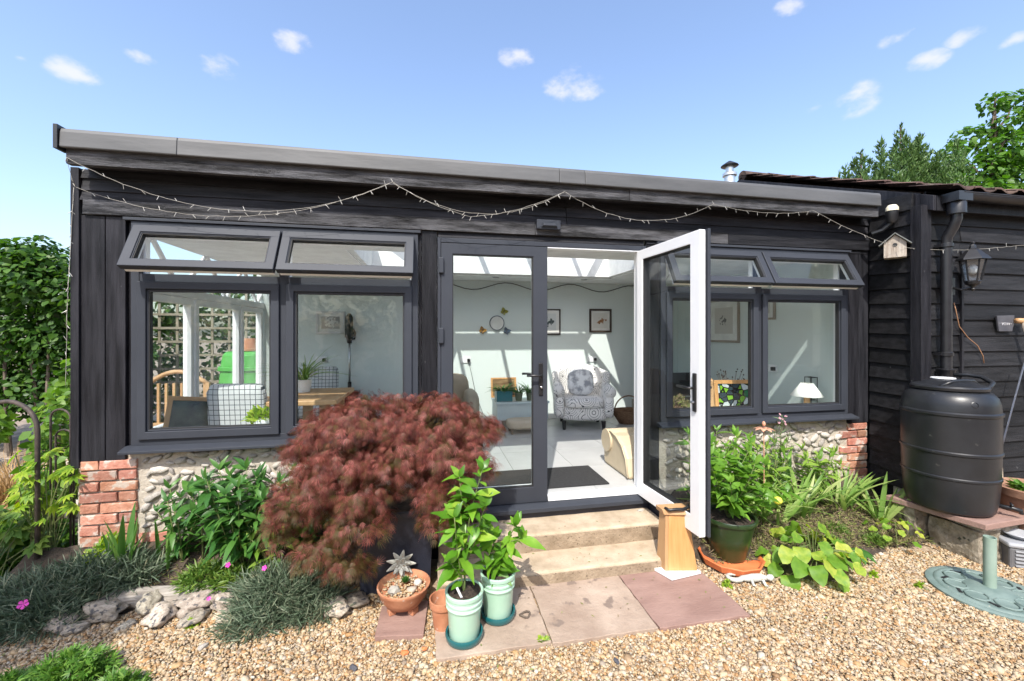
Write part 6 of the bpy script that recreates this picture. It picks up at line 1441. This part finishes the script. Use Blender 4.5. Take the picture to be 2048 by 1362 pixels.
DKW = M('dark_wood_frame', (.035,.022,.016), rough=.5); LTF = M('pale_frame', (.55,.55,.55), rough=.5); TAN = M('taupe_frame', (.28,.24,.20), rough=.5)
MOUNT = M('cream_mount', (.62,.62,.59), rough=.8)
def picture(label, mw, w, h, fm, art, fw=.022, mount=.07):
    t = thing('framed_picture', label, 'picture', mw=mw)
    obj('frame', MB().ring(-w/2,w/2,-h/2,h/2,fw,-.022,0), fm, t, mw, bevel=.003)
    obj('mount', MB().box(-w/2+fw,w/2-fw,-.010,-.006,-h/2+fw,h/2-fw), MOUNT, t, mw)
    obj('print', MB().box(-w/2+mount,w/2-mount,-.0125,-.0105,-h/2+mount,h/2-mount), art, t, mw)
FOX = artmat('brown_animal_print', (.60,.59,.55), (.26,.12,.045), 16, .60); INK = artmat('ink_print', (.58,.60,.59), (.05,.07,.07), 22, .58); GRYP = artmat('grey_print', (.30,.30,.29), (.60,.60,.57), 34, .52); SKT = artmat('pencil_print', (.52,.50,.46), (.12,.12,.12), 30, .58)
picture('black framed brown animal print above the armchair', T(2.64,6.198,1.895), .37, .37, DKW, FOX, .03, .065)
picture('dark framed ink print half hidden behind the left door stile', T(1.80,6.198,1.87), .36, .40, DKW, INK, .02, .07)
picture('pale framed grey print above the dining chairs', T(-1.36,6.198,1.845), .38, .31, LTF, GRYP, .03, .07)
picture('large taupe framed pencil print on the right side wall', T(3.998,5.10,1.87) @ RZ(-90), .60, .60, TAN, SKT, .03, .12)
picture('small taupe framed print seen in the right pane of the right window', T(3.998,4.40,2.03) @ RZ(-90), .36, .34, TAN, SKT, .025, .08)
# ---- plate, butterflies, sockets
pl_ = thing('wall_plate', 'round blue rimmed plate on the back wall', 'plate', (.985,6.18,1.85))
obj('dish', MB().lathe([(0,.006),(.07,.006),(.105,.018),(.105,.012),(.07,0),(0,0)], 36, (0,0,0), cap=False), MOUNT, pl_, T(.985,6.195,1.85) @ RX(90), auto=50)
obj('rim', MB().lathe([(.102,.013),(.11,.017),(.112,.020),(.102,.020)], 36, (0,0,0), cap=False), M('navy_rim', (.02,.04,.08), rough=.3), pl_, T(.985,6.195,1.85) @ RX(90))
def butterfly(label, x, z, col, rot):
    t = thing('butterfly_ornament', label, 'ornament', (x,6.19,z), 'butterfly ornaments around the plate'); mwb_ = T(x,6.192,z) @ RY(rot)
    for s in (-1,1):
        V, F = bulk([(0,0,0),(0,0,0)], [(s*.8,-.35,.7),(s*.7,-.3,-.7)], [(0,-1,0)]*2, [.075,.055], [.055,.045], OVAL)
        obj('wing', npmesh('wing', V, F, col), None, t, mwb_)
    obj('body', MB().tube([(0,-.006,-.035),(0,-.006,.04)], .006, 6), DKW, t, mwb_)
butterfly('olive green butterfly above the plate', 1.09, 2.02, M('olive_wing', (.20,.20,.02), rough=.3), 35)
butterfly('brown butterfly lower left of the plate', .765, 1.735, M('brown_wing', (.28,.15,.03), rough=.3), 35)
butterfly('blue grey butterfly lower right of the plate', 1.13, 1.725, M('blue_wing', (.05,.08,.12), rough=.3), 30)
def socket(label, mw):
    t = thing('wall_socket', label, 'socket', mw=mw); obj('plate', MB().box(-.075,.075,-.012,0,-.043,.043), MAT['white'], t, mw, bevel=.003)
    obj('plug', MB().box(.02,.06,-.05,-.012,-.025,.02), MAT['black'], t, mw, bevel=.005)
socket('white wall socket behind the tan armchair', T(.52,6.198,1.30)); socket('white wall socket above the armchair', T(2.50,6.198,1.29)); socket('white socket with black plug on the right side wall', T(3.998,4.27,1.28) @ RZ(-90)); socket('white socket behind the dining chairs', T(-1.48,6.198,1.33))
tag(obj('power_cable', MB().tube([(.56,6.17,1.28),(.60,6.15,1.10),(.66,6.12,.80),(.76,6.08,.52),(.88,6.0,.40)], .004, 5), MAT['black'], smooth=True), 'dark cable hanging from the socket by the chest', 'cable')
mwq = T(1.07,6.06,.752) @ RX(-8); pbq = thing('framed_picture', 'small pine framed picture leaning on the wall behind the plants', 'picture', mw=mwq)
obj('frame', MB().ring(-.19,.19,0,.29,.026,-.012,.012), MAT['pine'], pbq, mwq, bevel=.003); obj('print', MB().box(-.165,.165,-.004,.004,.025,.266), M('brown_landscape_print', (.10,.05,.02), (.28,.19,.09), rough=.4, scale=6, stretch=(.6,1,3)), pbq, mwq)
# ---- interior fairy lights
INW = M('dark_cable', (.05,.05,.045), rough=.6)
t = thing('indoor_string_lights', 'dark fairy lights draped along the top of the back wall', 'fairy lights', (0,6.18,2.45))
pts = [(-.9+.1*k, 6.17, 2.40+.055*math.cos(k*.62)) for k in range(48)]
obj('cable', MB().tube(pts, .007, 5), INW, t, smooth=True)
for k in range(46):
    p = pts[k]; obj('bulb', bulb_me, None, t, T(p[0]+.05, p[1]-.004, p[2]) @ RY(rnd.uniform(-80,80)))
# ---- wicker basket
bk = thing('wicker_basket', 'brown wicker basket with hoop handle beside the armchair', 'basket', (2.85,5.68,FZ))
WICK = M('brown_wicker', (.12,.06,.03), (.24,.14,.08), rough=.8, scale=30, stretch=(1,1,3), bump=.9, bscale=45)
obj('body', MB().lathe([(0,0),(.14,0),(.22,.12),(.25,.20),(.235,.20),(.20,.12),(0,.02)], 28, (2.85,5.66,FZ), sy=.75, cap=False), WICK, bk, auto=60)
obj('handle', MB().tube([(2.85+.22*math.cos(a), 5.66, FZ+.18+.22*math.sin(a)) for a in [math.pi*k/12 for k in range(13)]], .010, 7), WICK, bk, smooth=True)
# ---- sofas
CREAMF = M('cream_leather', (.50,.41,.275), (.56,.47,.33), rough=.55, bump=.1, bscale=12)
sf = thing('cream_sofa', 'cream leather sofa with scrolled arm just inside the open door', 'sofa', (2.3,4.2,FZ))
obj('arm', MB().prism([(3.46,FZ),(4.0,FZ),(4.02,.58),(3.98,.66),(3.86,.72),(3.70,.72),(3.58,.66),(3.50,.56)], 1.74, 2.0, 'x'), CREAMF, sf, bevel=.03)
obj('arm_roll', MB().tube([(1.72,3.90,.635),(2.02,3.90,.635)], .11, 20), CREAMF, sf, auto=50)
obj('piping', MB().tube([(1.735,3.46,.40),(1.735,3.50,.56),(1.735,3.58,.66),(1.735,3.70,.72),(1.735,3.84,.735)], .008, 6), CREAMF, sf, smooth=True)
obj('seat', cushion(MB(), (2.45,3.86,.53), (.46,.38,.14), 8), CREAMF, sf, smooth=True); obj('backrest', cushion(MB(), (2.5,3.56,.60), (.52,.10,.22), 6), CREAMF, sf, smooth=True)
tn = thing('tan_armchair', 'tan tub chair partly hidden behind the maple and door frame', 'armchair', (.2,5.4,FZ))
TANF = M('tan_leather', (.30,.25,.18), (.36,.30,.22), rough=.55)
obj('seat', cushion(MB(), (.12,5.40,.60), (.40,.36,.18), 7), TANF, tn, smooth=True); obj('backrest', cushion(MB(), (.10,5.70,.86), (.42,.10,.30), 5), TANF, tn, smooth=True)
for s in (-1,1): obj('arm', cushion(MB(), (.12+s*.40,5.42,.72), (.09,.38,.24), 4), TANF, tn, smooth=True)
for s in (-1,1):
    for q in (-1,1): obj('leg', MB().lathe([(.02,0),(.025,.06)], 8, (.12+s*.3,5.42+q*.25,FZ)), MAT['black'], tn)
# ---- door mat
tag(obj('door_mat', MB().box(.22,1.535,3.40,3.90,FZ,FZ+.012), M('charcoal_mat', (.018,.018,.019), (.032,.032,.033), rough=.95, scale=60, bump=.5, bscale=200), bevel=.004), 'charcoal door mat on the floor inside the doors', 'mat')
# ---- TV, plant stand, stained glass, lamp on the right
tv = thing('television', 'dark flat television on a stand behind the open door leaf', 'television', (3.4,5.5,FZ))
obj('screen', MB().box(3.15,3.95,5.50,5.54,.78,1.12), MAT['black'], tv, bevel=.006); obj('foot', MB().box(3.4,3.7,5.45,5.60,.70,.715).box(3.53,3.57,5.51,5.53,.715,.79), MAT['black'], tv)
tag(obj('media_cabinet', MB().box(3.0,3.97,5.35,5.85,FZ,.70), DKW, bevel=.004), 'low dark cabinet under the television', 'cabinet')
sgm, nt, N, L = newmat('stained_glass'); out = N('ShaderNodeOutputMaterial'); b = N('ShaderNodeBsdfPrincipled'); L(b.outputs[0], out.inputs[0]); b.inputs['Roughness'].default_value = .15
tc0 = N('ShaderNodeTexCoord'); vo = N('ShaderNodeTexVoronoi'); vo.inputs['Scale'].default_value = 17; L(tc0.outputs['Object'], vo.inputs['Vector'])
rp = ramp(N, [(0,(.02,.16,.20)),(.25,(.16,.36,.03)),(.45,(.03,.05,.06)),(.6,(.45,.50,.50)),(.8,(.02,.14,.06)),(1,(.25,.45,.05))]); rp.color_ramp.interpolation = 'CONSTANT'; L(vo.outputs['Color'], rp.inputs[0])
ve = N('ShaderNodeTexVoronoi'); ve.feature = 'DISTANCE_TO_EDGE'; ve.inputs['Scale'].default_value = 17; L(tc0.outputs['Object'], ve.inputs['Vector'])
g = N('ShaderNodeMath'); g.operation = 'LESS_THAN'; L(ve.outputs['Distance'], g.inputs[0]); g.inputs[1].default_value = .06
mx = N('ShaderNodeMix'); mx.data_type = 'RGBA'; L(g.outputs[0], mx.inputs[0]); L(rp.outputs[0], mx.inputs[6]); mx.inputs[7].default_value = (.01,.01,.01,1); L(mx.outputs[2], b.inputs['Base Color'])
tag(obj('window_shelf', MB().box(2.0,3.99,3.44,3.80,.90,.93), MAT['ceil'], bevel=.003), 'white shelf inside the right window', 'shelf')
sg = thing('stained_glass_panel', 'green stained glass panel in a pine frame on the right window shelf', 'stained glass', (2.97,3.62,.93)); mws = T(2.97,3.64,.932) @ RZ(-6) @ RX(-7)
obj('frame', MB().ring(-.20,.20,0,.30,.038,-.012,.012), MAT['pine'], sg, mws, bevel=.003); obj('glass_panel', MB().box(-.163,.163,-.003,.003,.037,.263), sgm, sg, mws)
lp = thing('table_lamp', 'table lamp with white conical shade on the right window shelf', 'lamp', (3.80,3.62,.93))
SHADE = M('white_lamp_shade', (.80,.79,.76), rough=.8)
obj('lamp_base', MB().lathe([(0,0),(.05,0),(.05,.02),(.028,.03),(.028,.13),(.02,.14),(0,.14)], 20, (3.80,3.62,.932), cap=False), MAT['wood'], lp, auto=50)
o = obj('lamp_shade', MB().lathe([(.145,0),(.055,.13),(.052,.13)], 36, (3.80,3.62,1.055), cap=False), SHADE, lp, smooth=True); md = o.modifiers.new('solid','SOLIDIFY'); md.thickness = .003
ps = thing('wire_stand', 'thin black wire stand right of the table lamp', 'stand', (3.94,3.70,.93)); m = MB()
for x in (3.90,3.97):
    for y in (3.66,3.74): m.tube([(x,y,.932),(x,y,1.24)], .004, 5)
for z in (1.235, 1.0): m.tube([(3.90,3.66,z),(3.97,3.66,z),(3.97,3.74,z),(3.90,3.74,z),(3.90,3.66,z)], .004, 5)
obj('wire', m, MAT['black'], ps)
dr = thing('dried_flowers', 'dark dried seed heads behind the stained glass panel', 'plant', (3.05,3.75,.93)); m = MB(); m2 = MB()
for k in range(30):
    p = (2.82+.34*rnd.random(), 3.70+.08*rnd.random(), 1.20+.13*rnd.random()); m.tube([(3.0,3.74,.94),p], .0012, 4); blob(m2, p, (.008,.008,.008), amp=0, sub=1)
obj('stem', m, MAT['bark'], dr); stuff(obj('seed_heads', m2, DKW, dr))
tag(obj('carved_figure', MB().lathe([(.02,0),(.028,.05),(.018,.15),(.026,.2),(.012,.27),(.016,.30),(0,.33)], 10, (2.70,3.62,.932)), MAT['wood'], smooth=True), 'slim brown carved figure left of the stained glass panel', 'ornament')
hp = thing('house_plant', 'dark bowl of dried heather seen through the open door glass', 'plant', (2.30,3.62,.93)); obj('pot', MB().lathe([(0,0),(.08,0),(.12,.06),(.11,.06),(0,.05)], 20, (2.30,3.62,.932), cap=False), TERRA2, hp, auto=50)
V, F = mound((2.30,3.62,.98),(.16,.10,.12),500,.04,.008,rs); link('foliage', npmesh('foliage', V, F, LEAF_BR), hp)
# ---- dining corner (left)
def checkmat():
    m, nt, N, L = newmat('checked_cover'); out = N('ShaderNodeOutputMaterial'); b = N('ShaderNodeBsdfPrincipled'); L(b.outputs[0], out.inputs[0]); b.inputs['Roughness'].default_value = .9
    tc = N('ShaderNodeTexCoord'); sx = N('ShaderNodeSeparateXYZ'); L(tc.outputs['Object'], sx.inputs[0]); acc = None
    for ax in ('X','Y','Z'):
        md_ = N('ShaderNodeMath'); md_.operation = 'PINGPONG'; L(sx.outputs[ax], md_.inputs[0]); md_.inputs[1].default_value = .021
        lt = N('ShaderNodeMath'); lt.operation = 'LESS_THAN'; L(md_.outputs[0], lt.inputs[0]); lt.inputs[1].default_value = .0026
        if acc is None: acc = lt.outputs[0]
        elif ax == 'Z':
            q = N('ShaderNodeMath'); q.operation = 'MAXIMUM'; L(acc, q.inputs[0]); L(lt.outputs[0], q.inputs[1]); acc = q.outputs[0]
    mx = N('ShaderNodeMix'); mx.data_type = 'RGBA'; L(acc, mx.inputs[0]); mx.inputs[6].default_value = (.52,.53,.54,1); mx.inputs[7].default_value = (.035,.045,.06,1); L(mx.outputs[2], b.inputs['Base Color']); return m
CHK = checkmat()
def dining_chair(label, x, y, rz):
    mw = T(x,y,FZ) @ RZ(rz); t = thing('dining_chair', label, 'chair', mw=mw, group='checked dining chairs')
    obj('backrest', cushion(MB(), (0,.22,.64), (.225,.042,.28), 14), CHK, t, mw @ T(0,0,0) @ RX(-5), smooth=True)
    obj('seat', cushion(MB(), (0,0,.42), (.24,.25,.07), 7), CHK, t, mw, smooth=True)
    for sx in (-1,1):
        for sy in (-1,1): obj('leg', MB().box(sx*.19-.02,sx*.19+.02,sy*.19-.02,sy*.19+.02,0,.36), DKW, t, mw)
dining_chair('checked dining chair nearest the left window, seen from behind', -1.52, 4.10, 172)
dining_chair('checked dining chair on the far side of the oak table', -1.36, 5.30, 0)
tb_ = thing('dining_table', 'oak dining table in the left half of the room', 'table', (-1.15,4.6,FZ))
obj('tabletop', MB().box(-1.36,-.78,3.78,4.62,1.085,1.13), MAT['wood'], tb_, bevel=.010)
for x in (-1.24,-.94):
    for y in (3.86,4.46): obj('leg', MB().box(x,x+.08,y,y+.08,FZ,1.085), MAT['wood'], tb_, bevel=.004)
sp_ = thing('spider_plant', 'spider plant in a pale pot on the oak table', 'plant', (-1.28,4.5,1.13))
obj('pot', MB().lathe([(0,0),(.055,0),(.075,.12),(.066,.12),(0,.11)], 24, (-1.20,4.35,1.131), cap=False), MAT['white'], sp_, auto=50)
V, F = blades((-1.20,4.35,1.24), 70, .34, .012, rs, .9, (.5,1.2), .03); link('foliage', npmesh('foliage', V, F, LEAF_L), sp_)
yp = thing('house_plant', 'bright lime green leafy plant in front of the near dining chair', 'plant', (-1.30,3.62,.93))
obj('pot', MB().lathe([(0,0),(.05,0),(.065,.10),(.055,.10),(0,.09)], 20, (-1.24,3.50,.945), cap=False), MAT['white'], yp, auto=50)
V, F = mound((-1.24,3.52,1.02),(.13,.06,.09),220,.055,.022,rs); link('foliage', npmesh('foliage', V, F, LEAF_Y), yp)
tag(obj('window_shelf', MB().box(-1.98,-.1,3.44,3.56,.90,.93), MAT['ceil'], bevel=.003), 'white shelf inside the left window', 'shelf')
vc = thing('stick_vacuum', 'black stick vacuum cleaner hung on the back wall by the picture', 'vacuum cleaner', (-1.10,6.15,.6))
obj('tube', MB().tube([(-1.10,6.14,.98),(-1.10,6.14,1.58)], .014, 10), MAT['steel'], vc, smooth=True)
obj('body', MB().tube([(-1.10,6.13,1.56),(-1.10,6.12,1.68),(-1.10,6.12,1.92),(-1.10,6.13,1.97)], [.028,.055,.050,.02], 14).lathe([(0,-.06),(.062,-.06),(.062,.06),(0,.06)], 18, (-1.09,6.08,1.70), cap=False), MAT['black'], vc, auto=50)
obj('handle', MB().tube([(-1.05,6.12,1.76),(-1.02,6.12,1.70),(-1.03,6.12,1.62),(-1.08,6.12,1.60)], .012, 8), MAT['black'], vc, smooth=True)
obj('head', MB().box(-1.24,-.96,6.02,6.16,.84,.90).tube([(-1.10,6.14,.90),(-1.10,6.14,1.02)], .025, 8), MAT['black'], vc)
tag(obj('vacuum_dock', MB().box(-1.2,-1.0,6.05,6.195,FZ,.84), DKW, bevel=.004), 'low dark unit under the stick vacuum', 'unit')
pf = thing('framed_picture', 'oak framed dark picture leaning inside the left window', 'picture', mw=T(-1.93,3.92,.86) @ RZ(28) @ RX(-14) @ RY(8)); mwp = T(-1.93,3.92,.845) @ RZ(28) @ RX(-14) @ RY(8)
obj('frame', MB().ring(-.21,.21,0,.32,.035,-.012,.012), MAT['wood'], pf, mwp, bevel=.003); obj('print', MB().box(-.176,.176,-.004,.004,.034,.286), M('dark_painting', (.006,.016,.010), (.035,.06,.03), rough=.25, scale=9), pf, mwp)
te = thing('glass_terrarium', 'small glass terrarium with black edges on the wooden ledge', 'terrarium', (-2.1,4.68,.84)); m = MB()
for x in (-2.19,-2.03):
    for y in (4.50,4.86): m.tube([(x,y,.842),(x,y,.98),(-2.11,4.68,1.09)], .004, 5)
for z in (.845,.98): m.tube([(-2.19,4.50,z),(-2.03,4.50,z),(-2.03,4.86,z),(-2.19,4.86,z),(-2.19,4.50,z)], .004, 5)
obj('edge', m, MAT['black'], te); obj('glass', MB().box(-2.188,-2.032,4.502,4.858,.850,.978), MAT['glass'], te)
V, F = mound((-2.11,4.68,.845),(.06,.14,.06),200,.03,.008,rs); link('foliage', npmesh('foliage', V, F, LEAF_BR), te)
for i, x in enumerate((.9, 2.2)):
    tag(obj('ceiling_spot', MB().lathe([(.045,0),(.045,.008),(.03,.008),(0,.002)], 20, (x,5.75,2.470), cap=False), MAT['steel'], smooth=True), ['ceiling spotlight near the left door', 'ceiling spotlight above the armchair'][i], 'spotlight')
# ================================================================== GARDEN SEEN THROUGH THE LEFT WINDOWS
tr_ = thing('garden_trellis', 'square timber trellis fence seen through the side windows', 'trellis', (-4,8.2,0))
LATH = M('pale_trellis_lath', (.21,.175,.125), (.29,.25,.19), rough=.85)
for k in range(16):
    x = -6.2+.27*k; obj('lath', MB().box(x,x+.04,8.19,8.21,0,2.6), LATH, tr_)
for k in range(11):
    z = .12+.235*k; obj('lath', MB().box(-6.3,-2.1,8.165,8.188,z,z+.04), LATH, tr_)
hedge('ivy_bank', 'dark ivy growing behind the trellis', [((-5.9,8.7,1.0),(.7,.4,1.1)),((-5.0,8.7,1.1),(.7,.4,1.2)),((-4.1,8.7,1.1),(.7,.4,1.2)),((-3.2,8.7,1.1),(.7,.4,1.2)),((-2.4,8.7,1.2),(.6,.4,1.3)),((-4.6,8.8,2.2),(1.0,.4,.5)),((-3.0,8.8,2.3),(1.0,.4,.5))], 5000, .11, 71)
gb = thing('green_bin', 'bright green plastic compost bin seen through the side window', 'bin', (-2.95,7.5,0))
LIME = M('bright_green_plastic', (.07,.32,.05), (.09,.38,.07), rough=.45)
obj('bin_body', MB().lathe([(0,.0),(.40,0),(.38,.9),(.36,1.18),(.33,1.34),(.29,1.40),(0,1.41)], 8, (-2.95,7.5,0), cap=False), LIME, gb, bevel=.03)
obj('band', MB().lathe([(.375,1.10),(.395,1.11),(.395,1.16),(.37,1.17)], 8, (-2.95,7.5,0), cap=False), LIME, gb)
tpt = thing('plant_pot', 'terracotta pot upturned on the green bin', 'pot', (-2.9,7.5,1.41)); obj('pot', MB().lathe([(.17,0),(.17,.04),(.155,.045),(.12,.20),(0,.20)], 24, (-2.9,7.5,1.412)), MAT['terra'], tpt, auto=50)
bn = thing('garden_bench', 'carved pale wooden bench back seen through the side window', 'bench', (-3.5,6.5,0)); 
m = MB(); m.tube([(-3.85+.07*k, 6.62, .98+.18*math.sin(math.pi*k/11)) for k in range(12)], .03, 8); obj('top_rail', m, MAT['wood'], bn, smooth=True)
obj('seat', MB().box(-3.86,-3.06,6.2,6.6,.42,.46), MAT['wood'], bn)
for k in range(8): obj('slat', MB().box(-3.80+.095*k,-3.77+.095*k,6.60,6.63,.46,1.0), MAT['wood'], bn)
for x in (-3.85,-3.1):
    for y in (6.22,6.58): obj('leg', MB().box(x,x+.05,y,y+.05,0,.42 if y < 6.4 else 1.0), MAT['wood'], bn)
